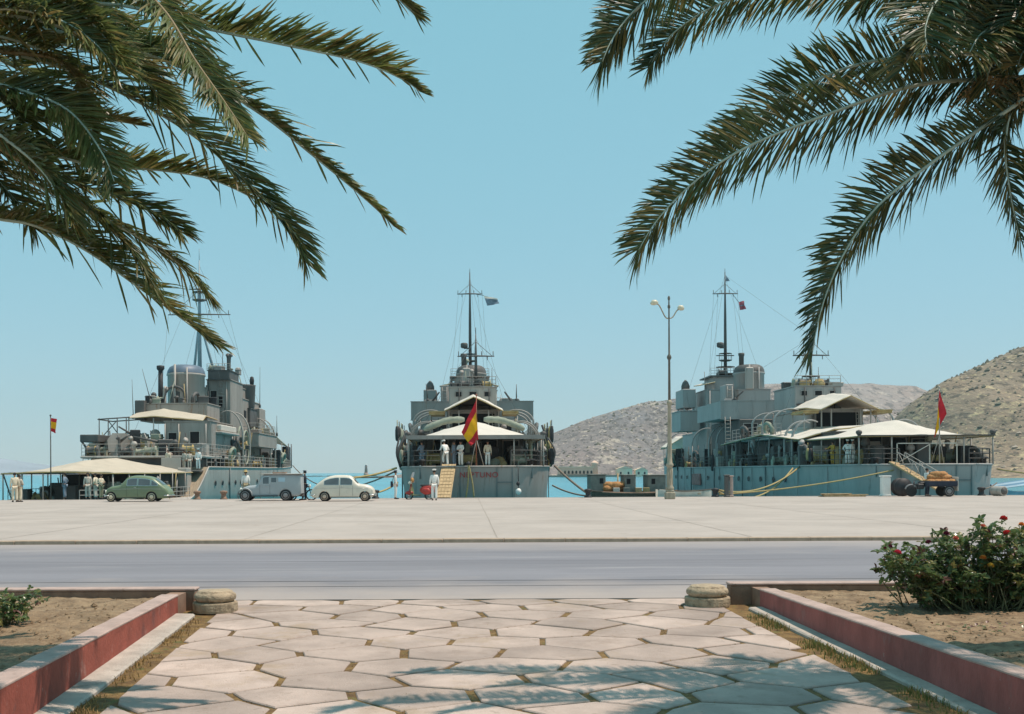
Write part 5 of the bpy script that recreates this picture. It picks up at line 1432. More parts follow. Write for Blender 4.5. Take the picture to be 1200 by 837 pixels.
    s.side_openings(3.6, [(46, 47.2, 7.6, 8.4), (48, 49.2, 7.6, 8.4), (50, 51.2, 7.6, 8.4), (46, 47, 3.0, 4.8)], 1, 'side_window')
    s.openings(45, [(2.3, 3.2, 6.6, 9.2), (1.6, 2.0, 6.6, 9.2)])
    b = MB(); b.lathe([(1.05, 8.6), (1.2, 9.0), (1.3, 11.2), (1.35, 11.35), (1.2, 11.4)], 14, (2.9, 49.5, 0)); s.part(b, 'director_tower', M_paintD)
    b = MB(); b.lathe([(.2, 0), (.26, .5), (.2, .9), (.05, 1.0)], 8, (3.9, 49, 11.3)); s.part(b, 'searchlight', M_black)
    s.box('director_base', M_paintD, 1.9, 3.9, 48, 52, 6.8, 8.7)
    s.box('wing_house', M_paintS, 3.0, 4.1, 52.5, 56, 5.5, 9.0); s.whip(4.2, 52, 9.0, 4.6, (.05, 0), .04)
    s.box('bridge_wing', M_paintS, 2.2, 5.5, 44.5, 55.5, 4.45, 5.85); s.rail([(2.3, 44.6, 5.85), (5.4, 44.6, 5.85), (5.4, 55, 5.85)], 1.1, .8, m=M_paintL)
    s.clutter(6, 2.6, 5.0, 46, 54, 5.85, .9); s.whip(5.5, 55.6, 5.9, 2.4, (0, 0), .05)
    for t, yy, za_, zb_ in ((1.0, 24.4, 3.2, 6.0), (2.2, 24.4, 3.2, 6.0), (4.6, 24.4, 3.2, 6.0), (1.7, 37.9, 6.0, 10.8), (3.5, 37.9, 6.0, 10.8), (-1.8, 44.9, 6, 9.4)):
        b = MB(); b.tube([(t, yy, za_), (t, yy, zb_)], .06, 5); s.part(b, 'pipe', r.choice([M_paintD, p]))
    s.ladder((2.9, 37.8, 3.2), (2.9, 37.9, 10.8)); s.ladder((4.95, 28, 3.2), (4.95, 30, 6.1))
    s.clutter(12, -2, 3.6, 28.2, 32, 8.0, 1.0); s.clutter(10, 1.6, 3.8, 38, 43, 11.9, .6); s.clutter(10, -2, 3.4, 45.2, 53, 10.8, .8)
    # mast, tripod legs, long yard
    s.mastm = mat('pale_blue_mast', (.27, .36, .40), .6, .1, 2)
    s.mast(.2, 40.5, 9.5, 23.5, .3, yards=((17.9, 3.2), (20.5, 1.0)), plats=((19.3, .7),), whip=1.2,
           stays=[((.2, 40.5, 22), (-5, 32, 3.2)), ((.2, 40.5, 22), (5.2, 34, 3.2)), ((.2, 40.5, 23), (0, 95, 3)), ((.2, 40.5, 18), (3.4, 42, 11)), ((.2, 40.5, 18), (-1.5, 37, 8)), ((-3, 40.5, 17.9), (-3.4, 38, 6)), ((3.2, 40.5, 17.9), (5.2, 46, 6))])
    b = MB(); b.tube([(-1.5, 43.5, 9.0), (.15, 40.6, 17.2)], [.18, .12], 6); b.tube([(1.9, 43.5, 9.0), (.25, 40.6, 17.2)], [.18, .12], 6); s.part(b, 'tripod_legs', s.mastm)
    # big davits with their falls and boats' gear on the starboard side
    for y in (36.5, 40, 52, 55): s.davit(5.4, y, 2.2, 1, 5.6, 1.9)
    pts = [(4.9 , 38.0 + 1.5*cos(a), 4.6 + 1.7*sin(a)) for a in [2*pi*k/16 for k in range(17)]]
    b = MB(); b.tube(pts, .11, 6, cap=False); b.tube([(p_[0] + .4, p_[1] + .5, p_[2] - .4) for p_ in pts], .09, 6, cap=False); s.part(b, 'hose_loops', M_canvasG)
    s.clutter(48, 3.9, 5.4, 23, 66, 2.25, 2.2); s.clutter(26, 3.4, 5.2, 28, 48, 2.25, 2.6); s.clutter(14, 4.0, 5.4, 33.5, 44, 4.0, 2.0)
    for y in (31, 60): s.raft(5.5, y, 3.4, 1, .35)
    s.box('boat_platform', p, 4.0, 5.7, 26, 33.5, 5.2, 5.4, trim=False); s.box('motor_boat_chock', M_canvas, 4.2, 5.5, 26.5, 33, 5.45, 6.0, trim=False)
    s.rail([(5.3, 21.7, 2.25), (5.7, 32, 2.25), (5.8, 48, 2.25), (5.15, 62, 2.25), (3.9, 75, 2.3), (2.0, 88, 2.4)]); s.rail([(-5.3, 21.7, 2.25), (-5.8, 48, 2.25), (-3.9, 75, 2.3)])
    s.box('fore_house', M_paintD, -2.8, 3.6, 56, 64, 2.2, 4.9); s.gun(0, 70, 2.3, pi, .1, 4)
    s.clutter(14, 1.0, 4.0, 60, 72, 2.3, 1.5)
    zf = 5.6
    s.awning([[(-3, 60, zf), (0, 60, zf + 1.5), (4.2, 60, zf + .9)], [(-2.6, 70, zf), (0, 70, zf + 1.3), (3.6, 70, zf + .2)], [(-2.0, 78, zf), (0, 78, zf + .6), (3.1, 78, zf - .3)]], poles=[((4.1, 62, zf + .7), 2.3), ((3.5, 71, zf + .1), 2.3), ((3.1, 78, zf - .3), 2.3)], label='white forecastle awning')
    for y in (77, 79.5): 
        b = MB(); b.tube([(3.4, y, 2.3), (3.4, y, 5.6)], .07, 5); s.part(b, 'boat_boom', M_paintD)
    b = MB(); b.bbox(2.6, 3.3, 76.5, 79.5, 2.4, 5.2, .1); s.part(b, 'canvas_screen', M_black)
    b = MB(); b.tube([(hw(29)+.06, 29, 2.1), (hw(29)+.02, 29, -1)], .07, 5); s.part(b, 'drain_pipe', M_seam)
    for y in (35, 44, 53, 62):
        b = MB(); b.box(hw(y) - .1, hw(y) + .03, y - .04, y + .04, -1.2, 2.1); s.part(b, 'plate_seam', p)
    return s
SL = left_ship()
# ================================================================== PEOPLE
def skin_mesh(name, verts, edges, m, sub=1):
    """verts: list of (co, radius); grows one continuous surface along the edges"""
    me = bpy.data.meshes.new(name)
    bm = bmesh.new(); lay = bm.verts.layers.skin.verify()
    vs = []
    for i, (c, r) in enumerate(verts):
        v = bm.verts.new(c); rr_ = r if isinstance(r, tuple) else (r, r); v[lay].radius = rr_; v[lay].use_root = (i == 0); vs.append(v)
    for a, b_ in edges: bm.edges.new((vs[a], vs[b_]))
    bm.to_mesh(me); bm.free()
    o = bpy.data.objects.new(name, me); COL.objects.link(o)
    md = o.modifiers.new('skin', 'SKIN'); md.use_smooth_shade = True
    ms = o.modifiers.new('sub', 'SUBSURF'); ms.levels = sub; ms.render_levels = sub
    bpy.context.view_layer.update()
    ev = o.evaluated_get(bpy.context.evaluated_depsgraph_get())
    out = bpy.data.meshes.new_from_object(ev)
    bpy.data.objects.remove(o)
    out.materials.clear(); out.materials.append(m)
    out.name = name
    return out

def pose_joints(pose):
    J = dict(pelvis=(0, 0, .93), waist=(0, 0, 1.08), chest=(0, .005, 1.28), neck=(0, .0, 1.45), chin=(0, .02, 1.53), head=(0, .025, 1.62), crown=(0, .01, 1.70),
             shL=(-.17, 0, 1.39), elL=(-.225, -.02, 1.12), wrL=(-.235, .05, .89), shR=(.17, 0, 1.39), elR=(.225, -.02, 1.12), wrR=(.235, .05, .89),
             hipL=(-.09, 0, .88), knL=(-.10, .02, .49), anL=(-.10, -.02, .09), toL=(-.11, .14, .04), hipR=(.09, 0, .88), knR=(.10, .02, .49), anR=(.10, -.02, .09), toR=(.11, .14, .04))
    if pose == 'walk':
        J.update(knL=(-.10, .16, .52), anL=(-.10, .24, .12), toL=(-.10, .40, .06), knR=(.10, -.06, .49), anR=(.10, -.26, .13), toR=(.10, -.13, .04), elL=(-.22, -.14, 1.15), wrL=(-.22, -.12, .92), elR=(.22, .06, 1.13), wrR=(.20, .22, .97))
    elif pose == 'climb':
        for k in ('waist', 'chest', 'neck', 'chin', 'head', 'crown', 'shL', 'shR'):
            x, y, z = J[k]; d = z - .93; J[k] = (x, y + d * .52, .93 + d * .86)
        J.update(elL=(-.27, .25, 1.07), wrL=(-.27, .47, 1.03), elR=(.27, .2, 1.05), wrR=(.27, .42, 1.02), knL=(-.10, .24, .62), anL=(-.10, .2, .24), toL=(-.10, .36, .2), anR=(.1, -.06, .09))
    elif pose == 'hips':
        J.update(elL=(-.36, -.08, 1.15), wrL=(-.18, .06, 1.0), elR=(.36, -.08, 1.15), wrR=(.18, .06, 1.0))
    elif pose == 'reach':
        J.update(elR=(.23, .2, 1.22), wrR=(.18, .42, 1.18), elL=(-.23, .12, 1.13), wrL=(-.17, .34, 1.10))
    elif pose == 'folded':
        J.update(elR=(.24, .07, 1.14), wrR=(-.02, .2, 1.16), elL=(-.24, .07, 1.14), wrL=(.02, .22, 1.10))
    elif pose == 'pushbike':
        J.update(elR=(.25, .15, 1.14), wrR=(.24, .38, 1.02), elL=(-.25, .12, 1.12), wrL=(-.2, .36, 1.0), knL=(-.10, .10, .5), anL=(-.1, .12, .09), toL=(-.1, .28, .04))
    return J
def person(loc, face, label, pose='stand', top=None, trousers=None, hat=None, hatm=None, h=1.74, shoes=None, parent=None, group=None, skinm=None):
    """face: heading in degrees, 0 = looking away from the camera (+Y)"""
    J = pose_joints(pose); sc = h / 1.74
    K = list(J.keys()); V = {k: Vector(J[k]) * sc for k in K}
    R = dict(pelvis=(.135, .10), waist=(.125, .09), chest=(.15, .105), neck=.052, chin=.062, head=(.078, .092), crown=(.055, .065), shL=.062, elL=.043, wrL=.03, shR=.062, elR=.043, wrR=.03, hipL=.085, knL=.058, anL=.042, toL=.035, hipR=.085, knR=.058, anR=.042, toR=.035)
    E = [('pelvis', 'waist'), ('waist', 'chest'), ('chest', 'neck'), ('neck', 'chin'), ('chin', 'head'), ('head', 'crown'), ('chest', 'shL'), ('shL', 'elL'), ('elL', 'wrL'), ('chest', 'shR'), ('shR', 'elR'), ('elR', 'wrR'),
         ('pelvis', 'hipL'), ('hipL', 'knL'), ('knL', 'anL'), ('anL', 'toL'), ('pelvis', 'hipR'), ('hipR', 'knR'), ('knR', 'anR'), ('anR', 'toR')]
    def mk(name, keys, grow, m, extra=None):
        ks = [k for k in K if k in keys]
        verts = []
        for k in ks:
            r = R[k]; r = r if isinstance(r, tuple) else (r, r)
            verts.append((V[k], tuple((q * grow[k] if isinstance(grow, dict) else q * grow) * sc for q in r)))
        ed = [(ks.index(a), ks.index(b_)) for a, b_ in E if a in ks and b_ in ks]
        return skin_mesh(name, verts, ed, m)
    bodym = mk('person', K, .9, skinm or M_skin)
    # hands, nose and ears grow out of the same mesh
    b = MB()
    for sd, s in (('L', -1), ('R', 1)):
        wr, el = V['wr' + sd], V['el' + sd]
        d = (wr - el).normalized(); side = d.cross(Vector((0, 1, 0)))
        side = (side.normalized() if side.length > .1 else Vector((1, 0, 0))) ; nrm = side.cross(d).normalized()
        palm = wr + d * .085 * sc
        b.tube([wr - d*.01, wr + d*.04, palm], [.026*sc, .034*sc, .030*sc], 8)
        for f in range(4):
            p = palm + nrm * (f - 1.5) * .017 * sc; L = (.066, .076, .071, .055)[f] * sc
            cur = side * (-s) * .018
            b.tube([p - d*.01, p + d*L*.5 + cur*.3, p + d*L*.95 + cur], [.0095*sc, .0085*sc, .0065*sc], 5)
        th = wr + d * .035 * sc + nrm * .028 * sc
        b.tube([th, th + (d*.6 + nrm*.7) * .03 * sc, th + (d*.9 + nrm*.5) * .058 * sc], [.012*sc, .0105*sc, .008*sc], 5)
    hd = V['head']; f = Vector((0, 1, 0)); lean = (V['crown'] - V['chin']).normalized()
    b.tube([hd + f*.082*sc + lean*.02, hd + f*.108*sc - lean*.022*sc, hd + f*.09*sc - lean*.035*sc], [.010*sc, .014*sc, .011*sc], 6)
    for s in (-1, 1): b.ball(tuple(hd + Vector((s*.076*sc, -.005, -.01))), .026*sc, 8, 0, (.4, .8, 1.2))
    bm = bmesh.new(); bm.from_mesh(bodym)
    tmp = b.mesh('tmp', [M_skin]); bm.from_mesh(tmp); bm.to_mesh(bodym); bm.free(); bpy.data.meshes.remove(tmp)
    for pl in bodym.polygons: pl.use_smooth = True
    o = inst('person', bodym, None, loc, (0, 0, radians(face)))
    tag(o, label, 'person', group)
    top = top or M_white; trousers = trousers or top
    g = {k: 1.22 for k in K}; g.update(elL=1.35, elR=1.35, wrL=1.45, wrR=1.45, neck=1.12, pelvis=1.2, shL=1.2, shR=1.2)
    s1 = mk('jacket', ('pelvis', 'waist', 'chest', 'neck', 'shL', 'elL', 'wrL', 'shR', 'elR', 'wrR'), g, top)
    # end the neckline below the chin and the sleeves at the wrist
    inst('jacket', s1, o)
    g2 = {k: 1.3 for k in K}; g2.update(anL=1.75, anR=1.75, knL=1.38, knR=1.38, hipL=1.12, hipR=1.12, pelvis=1.12)
    s2 = mk('trousers', ('pelvis', 'hipL', 'knL', 'anL', 'hipR', 'knR', 'anR'), g2, trousers)
    inst('trousers', s2, o)
    sh = MB()
    for sd in 'LR':
        a, t = V['an' + sd], V['to' + sd]
        d = (t - a); d.z = 0; d.normalize()
        z = min(a.z, t.z) - .03 * sc
        sh.tube([a - d*.06*sc + Vector((0, 0, -.045*sc)), a + Vector((0, 0, -.03*sc)), t + Vector((0, 0, -.003)), t + d*.07*sc + Vector((0, 0, -.008))], [.034*sc, .05*sc, .042*sc, .022*sc], 8)
    sh.build('shoes', shoes or M_black, o)
    c = V['crown']
    hb = MB()
    up = lean
    rot = up.to_track_quat('Z', 'Y').to_matrix()
    # hair: a cap of short strands round the back and sides
    hb.lathe([(.088*sc, -.085*sc), (.094*sc, -.04*sc), (.088*sc, .01*sc), (.062*sc, .05*sc), (0, .066*sc)], 12, tuple(c - f*.018*sc - lean*.02), rot=rot)
    hb.build('hair', M_hair, o)
    if hat:
        q = MB(); base = c + up * .0
        if hat == 'cap': q.lathe([(.092*sc, -.03*sc), (.096*sc, .02*sc), (.125*sc, .055*sc), (.12*sc, .075*sc), (.0, .085*sc)], 14, tuple(base), rot=rot)
        elif hat == 'straw': q.lathe([(.19*sc, -.022*sc), (.19*sc, -.012*sc), (.1*sc, -.002), (.094*sc, .085*sc), (.07*sc, .105*sc), (0, .1*sc)], 16, tuple(base), rot=rot)
        elif hat == 'beret': q.lathe([(.092*sc, -.02*sc), (.115*sc, .03*sc), (.09*sc, .06*sc), (0, .07*sc)], 14, tuple(base), rot=rot)
        q.build('hat', hatm or M_white, o)
    eyes = MB()
    for s in (-1, 1): eyes.ball(tuple(hd + f*.08*sc + Vector((s*.03*sc, 0, .004))), .0095*sc, 6)
    eyes.build('eyes', M_black, o)
    mo = MB(); mo.ball(tuple(hd + f*.084*sc - lean*.062*sc), .016*sc, 6, 0, (1.2, .35, .35)); mo.build('mouth', M_flagred, o)
    return o
M_cream = mat('cream_cotton', (.70, .60, .45), .9, .08, 4)
M_bluegrey = mat('blue_grey_cotton', (.20, .25, .31), .9, .1, 4)
M_navy = mat('navy_cloth', (.035, .04, .06), .9, .2, 4)
M_ochre = mat('ochre_cloth', (.55, .33, .06), .9, .15, 4)
M_straw = mat('straw_hat', (.46, .34, .15), .9, .15, 30)
M_khaki = mat('khaki_cloth', (.34, .28, .17), .9, .15, 4)
def onquay(px, py): return ground(px, py, 0.0)
def ondeck(S_, px, y, z): return Vector(((unroll(px, 548)[0] - CX) / F * (S_.Y + y), S_.Y + y, z))
G1 = 'sailors and visitors on the quay'
person(onquay(509, 586.6), 4, 'sailor in white uniform and white cap standing on the quay beside the red scooter', 'stand', M_white, hat='cap', group=G1, h=1.78)
p = person(onquay(463.5, 585), -80, 'man in white with a dark shoulder bag at the port corner of the middle ship', 'stand', M_white, hat='beret', hatm=M_navy, group=G1)
b = MB(); b.bbox(-.10, .10, -.3, -.16, .72, 1.1, .04); b.tube([(-.05, -.2, 1.1), (0, -.06, 1.45), (.05, -.2, 1.1)], .015, 5); tag(b.build('shoulder_bag', M_navy, loc=p.location, rot=radians(-80)), 'dark bag carried by the man at the port corner of the middle ship', 'bag')
person(onquay(17.3, 588.6), 30, 'person in tan clothes at the far left end of the low awning', 'stand', M_cream, hat=None, group=G1)
person(onquay(22.6, 588.4), -20, 'person in pale shirt standing right of the person in tan', 'folded', M_shadewhite, M_cream, group=G1, h=1.62)
person(onquay(76, 584.5), 90, 'person in grey overalls under the low awning near the flagstaff', 'hips', M_bluegrey, group=G1)
person(onquay(103, 584.8), 200, 'person in white just left of the green car bonnet group, facing the road', 'stand', M_shadewhite, group=G1)
person(onquay(112, 584.6), 80, 'cream clad figure in the middle of the trio beside the green car', 'hips', M_cream, M_shadewhite, group=G1, h=1.68)
person(onquay(118.5, 584.8), 250, 'cream clad figure nearest the nose of the green car', 'folded', M_cream, M_khaki, group=G1, h=1.62)
person(onquay(288, 584.6), 20, 'man in white shirt and straw hat behind the grey van bonnet', 'stand', M_white, M_khaki, hat='straw', hatm=M_straw, group=G1, h=1.78)
person(onquay(357.5, 586.2), 90, 'man in dark clothes with a motorcycle between the grey van and the white car', 'pushbike', M_navy, hat='beret', hatm=M_navy, group=G1, h=1.76)
person(onquay(1086.5, 581.5), -75, 'porter in white shirt and dark trousers at the loaded cart', 'reach', M_white, M_navy, group=G1)
G2 = 'crew on the decks of the warships'
person(ondeck(SC, 522.5, 1.0, 2.0), 20, 'sailor in white leaning forward at the top of the gangway', 'climb', M_white, group=G2, h=1.82, hat='cap')
person(ondeck(SC, 532.5, 1.9, 2.0), 60, 'crewman in blue grey beside the head of the gangway', 'stand', M_bluegrey, group=G2)
person(ondeck(SC, 540, 1.7, 2.0), 150, 'sailor in white under the awning between the gangway and the flagstaff', 'folded', M_white, group=G2)
person(ondeck(SC, 494.5, 2.2, 2.0), 40, 'crewman in blue grey shirt at the port side under the middle awning', 'reach', M_bluegrey, M_bluegrey, group=G2)
person(ondeck(SC, 571.5, 2.0, 2.0), 190, 'sailor in pale clothes right of the flagstaff on the middle ship', 'stand', M_cream, M_white, group=G2)
person(ondeck(SR, 993.5, 4.4, 2.0), 140, 'sailor in white, left of a pair at the rail of the teal ship', 'hips', M_white, group=G2, hat='cap')
person(ondeck(SR, 999, 4.0, 2.0), 220, 'sailor in white, right of a pair at the rail of the teal ship', 'stand', M_white, group=G2, hat='cap')
person(ondeck(SR, 976, 7.0, 2.0), 110, 'figure in ochre yellow at the rail of the teal ship', 'reach', M_ochre, group=G2)
SL.box('catwalk', M_paintD, .6, 5.2, 19.75, 20.98, 1.75, 1.9, trim=False)
person(ondeck(SL, 197, 20.4, 1.9), 170, 'sailor in cream above the ridge of the low awning', 'stand', M_cream, M_white, group=G2)
person(ondeck(SL, 216, 20.5, 1.9), 150, 'sailor in white, left of two at the grey bulwark above the awning', 'stand', M_shadewhite, group=G2, h=1.7)
person(ondeck(SL, 222, 20.5, 1.9), 210, 'sailor in white, right of two at the grey bulwark above the awning', 'stand', M_shadewhite, group=G2, h=1.66)
person(ondeck(SL, 232.3, 20.3, 1.9), 180, 'sailor in bright white standing where the pale hull curves up', 'stand', M_white, group=G2, h=1.8, hat='cap')
person(ondeck(SL, 247, 25.5, 2.22), 120, 'crewman in ochre nearest the step of the pale hull', 'reach', M_ochre, M_cream, group=G2)
person(ondeck(SL, 255, 28.5, 2.22), 160, 'crewman in cream shirt by the rail above the portholes', 'stand', M_cream, group=G2)
b = MB(); b.bbox(1.95, 3.6, 19.68, 19.74, 1.9, 2.95, .02); SL.part(b, 'bulwark_screen', M_paintL)
# ================================================================== CARS
def carbody(W, top, zb0, wheels, wr, arch, belt, tumble, name, m, rear_up=.12, plan=.25, n=84):
    """lofted body: top = [(x, z)...] rear to front outline; returns helper for surface points"""
    x0, x1 = top[0][0], top[-1][0]
    def zt(x): return smooth_interp(top, x)
    def zb(x):
        z = zb0
        e = min(x - x0, x1 - x)
        z += max(0, .16 - e) * .9
        for cx in wheels:
            d = abs(x - cx)
            if d < arch: z = max(z, wr + sqrt(arch*arch - d*d) * .98)
        return min(z, zt(x) - .015)
    xm, hl = (x0 + x1) / 2, (x1 - x0) / 2
    def wd(x, z):
        u = abs((x - xm) / hl)
        w_ = W * (1 - plan * u ** 4.5)
        if z > belt: w_ *= 1 - tumble * ((z - belt) / max(.1, 1.45 - belt)) ** 1.15
        if z < .42: w_ *= 1 - .07 * ((.42 - z) / .3)
        h = zt(x) - zb(x)
        k = (z - (zt(x) - min(.16, h * .5))) / max(.01, min(.16, h * .5))
        if k > 0: w_ *= 1 - .13 * k ** 2.4
        return w_
    xs = []
    for i in range(n + 1): xs.append(x0 + (x1 - x0) * (.5 - .5 * cos(pi * i / n)) * .35 + (x1 - x0) * i / n * .65)
    vv = [0, .1, .25, .42, .58, .72, .84, .92, .97, 1]
    b = MB(); L = []; Rr = []
    for x in xs:
        a, c = zb(x), zt(x)
        L.append([(x, -wd(x, lerp(a, c, v)), lerp(a, c, v)) for v in vv]); Rr.append([(x, wd(x, lerp(a, c, v)), lerp(a, c, v)) for v in vv])
    b.grid(L, 0, True); b.grid([list(r) for r in Rr], 0, True)
    def roof(x, s):   # s in -1..1
        w_ = wd(x, zt(x)); return Vector((x, w_ * s, zt(x) + .045 * (1 - s*s) * min(1, (zt(x) - .3) * 2)))
    b.grid([[roof(x, s) for s in (-1, -.8, -.5, 0, .5, .8, 1)] for x in xs], 0, True)
    b.grid([[(x, wd(x, zb(x)) * s, zb(x)) for s in (-1, 1)] for x in xs], 1, False)
    me = b.mesh(name, [m, M_black])
    bm = bmesh.new(); bm.from_mesh(me); bmesh.ops.remove_doubles(bm, verts=bm.verts, dist=.0004); bmesh.ops.recalc_face_normals(bm, faces=bm.faces); bm.to_mesh(me); bm.free()
    return me, zt, zb, wd, roof
def side_pane(t, wd, zt, xa, xb, zlo, gap, name='window', m=None, off=.010, slant=0.0, zmax=9):
    for s in (-1, 1):
        b = MB(); rows = []
        for i in range(9):
            x = lerp(xa, xb, i / 8)
            hi = min(zt(x) - gap, zmax); lo = zlo
            if hi < lo + .01: hi = lo + .01
            rows.append([(x + slant * (q/3) * .0, s * (wd(x, lerp(lo, hi, q/3)) + off), lerp(lo, hi, q/3)) for q in range(4)])
        b.grid(rows, 0, True)
        t_ = b.build(name, m or M_glass, t)
def roof_pane(t, roof, xa, xb, half, name, m=None, off=.014):
    b = MB(); rows = []
    for i in range(7):
        x = lerp(xa, xb, i / 6); e = .01
        tn = (roof(x + e, 0) - roof(x - e, 0)); nn = Vector((-tn.z, 0, tn.x)).normalized()
        rows.append([roof(x, s) + nn * off for s in (-half, -half*.6, 0, half*.6, half)])
    b.grid(rows, 0, True)
    b.build(name, m or M_glass, t)
def strip(t, pts, w_, name, m):
    b = MB(); b.tube(pts, w_, 5); b.build(name, m, t)
def wheel(t, x, y, r, hub, wdt=.15, spoke=False):
    s = 1 if y > 0 else -1
    b = MB(); b.lathe([(r*.58, -wdt/2), (r*.9, -wdt/2), (r, -wdt*.3), (r, wdt*.3), (r*.9, wdt/2), (r*.58, wdt/2)], 22, axis='Y')
    b.lathe([(0, -.02), (r*.6, -.02), (r*.6, .02), (0, .02)], 16, axis='Y')
    o = b.build('wheel', M_rubber, t, (x, y, r))
    c = MB()
    pr = [(r*.74, s*wdt*.48), (r*.72, s*wdt*.56), (r*.52, s*wdt*.44), (r*.40, s*wdt*.52), (r*.26, s*wdt*.66), (0, s*wdt*.70)]
    c.lathe(pr, 18, axis='Y'); c.build('hubcap', hub, o)
    return o
def carpaint(name, col, rough=.35):
    return mat(name, col, rough, .07, 1.2, spots=[(tuple(c*.72 for c in col), 1.8, .58, .45, .15)], spec=.5, stretch=(1, 1, 1))
M_cargreen = carpaint('sage_green_paint', (.165, .215, .125)); M_carwhite = carpaint('cream_white_paint', (.70, .63, .52)); M_vangrey = carpaint('grey_van_paint', (.36, .39, .40), .5)
M_hubcream = mat('cream_hubcap', (.62, .54, .38), .45, .1, 6); M_hubtan = mat('tan_hubcap', (.52, .40, .30), .5, .1, 6); M_hubgrey = mat('grey_hubcap', (.24, .23, .23), .5, .1, 6)
M_lamp = mat('lamp_lens', (.75, .72, .62), .1, .05, 5, spec=.8); M_tail = mat('tail_lens', (.45, .03, .03), .2, .1, 5)
M_seal = mat('rubber_seal', (.05, .05, .05), .6, .1, 5)
def small_car(label, px, py, rz, top, W, paint, hub, wheels, wr, belt, panes, ws, rw, hood, lights, doors, facing_group):
    loc = ground(px, py, 0.0)
    t = thing('parked_car', label, 'car', (loc.x, loc.y + W, 0), rz, facing_group)
    me, zt, zb, wd, roof = carbody(W, top, .20, wheels, wr, wr + .03, belt, .20, 'body', paint)
    inst('body', me, t)
    for a, c, g in panes:
        side_pane(t, wd, zt, a - .025, c + .025, belt - .005, g - .028, 'window_frame', M_chrome, .006)
        side_pane(t, wd, zt, a, c, belt + .02, g, 'window', M_glass, .012)
    roof_pane(t, roof, *ws, .86, 'windscreen'); roof_pane(t, roof, *rw, .62, 'rear_window')
    for x in wheels:
        for s in (-1, 1): wheel(t, x, s * (W - .105), wr, hub)
    xf, xr = top[-1][0], top[0][0]
    for s in (-1, 1):
        for x in doors:
            strip(t, [(x, s * (wd(x, z) + .001), z) for z in (.3, .45, .6, .75, belt - .02)], .006, 'door_seam', M_seal)
        zz = belt - .1
        strip(t, [(doors[0] + .09, s * (wd(doors[0], zz) + .018), zz), (doors[0] + .22, s * (wd(doors[0] + .15, zz) + .02), zz)], .013, 'door_handle', M_chrome)
        strip(t, [(x, s * (wd(x, belt - .17) + .006), belt - .17 - .02*abs(x)) for x in [lerp(xr + .3, xf - .35, q/8) for q in range(9)]], .009, 'trim_strip', M_chrome)
        strip(t, [(x, s * (wd(x, .24) + .004), .235) for x in (wheels[0] + wr + .08, 0, wheels[1] - wr - .08)], .022, 'sill', M_seal)
        b = MB(); lx, ly, lz = lights
        b.lathe([(.085, -.03), (.095, .015), (.085, .03), (.05, .05), (0, .058)], 14, (lx, s * ly, lz), 'X'); b.build('headlight', M_lamp, t)
        b = MB(); b.ball((xr + .10, s * W * .62, .58), .045, 8, 0, (.6, .7, 1.4)); b.build('tail_light', M_tail, t)
    for x, sg in ((xf + .035, 1), (xr - .035, -1)):
        b = MB(); b.tube(catmull([(x - sg*.32, -W*.97, .36), (x - sg*.06, -W*.86, .36), (x, -W*.4, .36), (x, W*.4, .36), (x - sg*.06, W*.86, .36), (x - sg*.32, W*.97, .36)], 18), .035, 7)
        for s in (-1, 1): b.box(x - .02, x + .04*sg + .02, s*.3 - .025, s*.3 + .025, .28, .46)
        b.build('bumper', M_chrome, t)
    b = MB(); b.box(xf + .06, xf + .07, -.2, .2, .24, .33); b.build('number_plate', M_black, t)
    for s in (-1, 1):
        xs_ = ws[0] if ws[0] > 0 else ws[1]
        b = MB(); b.tube([(xs_ + .1, s*.12, zt(xs_ + .1) + .05), (xs_ - .05, s*.3, zt(xs_ - .05) + .06)], .008, 4); b.build('wiper', M_seal, t)
    for a in ((-.25, -.2), (.1, .2)):
        b = MB(); b.bbox(a[0] - .25, a[0] + .12, -.55, -.08, .55, 1.08, .08); b.bbox(a[0] - .25, a[0] + .12, .08, .55, .55, 1.08, .08); b.build('seat', M_black, t)
    return t
small_car('sage green small saloon with cream wheels parked before the low awning', 159.5, 588.2, pi,
    [(-1.89, .33), (-1.86, .52), (-1.74, .72), (-1.5, .92), (-1.2, 1.17), (-.9, 1.36), (-.55, 1.45), (0, 1.485), (.35, 1.46), (.58, 1.36), (.76, 1.16), (.93, .97), (1.15, .915), (1.5, .86), (1.74, .75), (1.85, .58), (1.88, .36)],
    .72, M_cargreen, M_hubcream, (-.88, 1.48), .285, .93, [(-.80, -.12, .14), (-.04, .52, .13), (-1.22, -.88, .13)], (.63, .90), (-1.48, -1.02), None, (1.80, .52, .60), (-.08, .56), 'cars parked on the quay')
small_car('cream white small rounded saloon parked right of the grey van', 401, 587.6, 0,
    [(-1.84, .34), (-1.80, .56), (-1.66, .78), (-1.42, 1.0), (-1.1, 1.24), (-.75, 1.39), (-.3, 1.455), (.1, 1.455), (.4, 1.42), (.62, 1.26), (.80, 1.06), (.98, .945), (1.3, .91), (1.58, .82), (1.76, .66), (1.82, .42)],
    .69, M_carwhite, M_hubtan, (-1.02, 1.28), .275, .93, [(-1.02, -.20, .13), (-.10, .56, .13)], (.66, .88), (-1.44, -1.06), None, (1.70, .50, .62), (-.15, .60), 'cars parked on the quay')
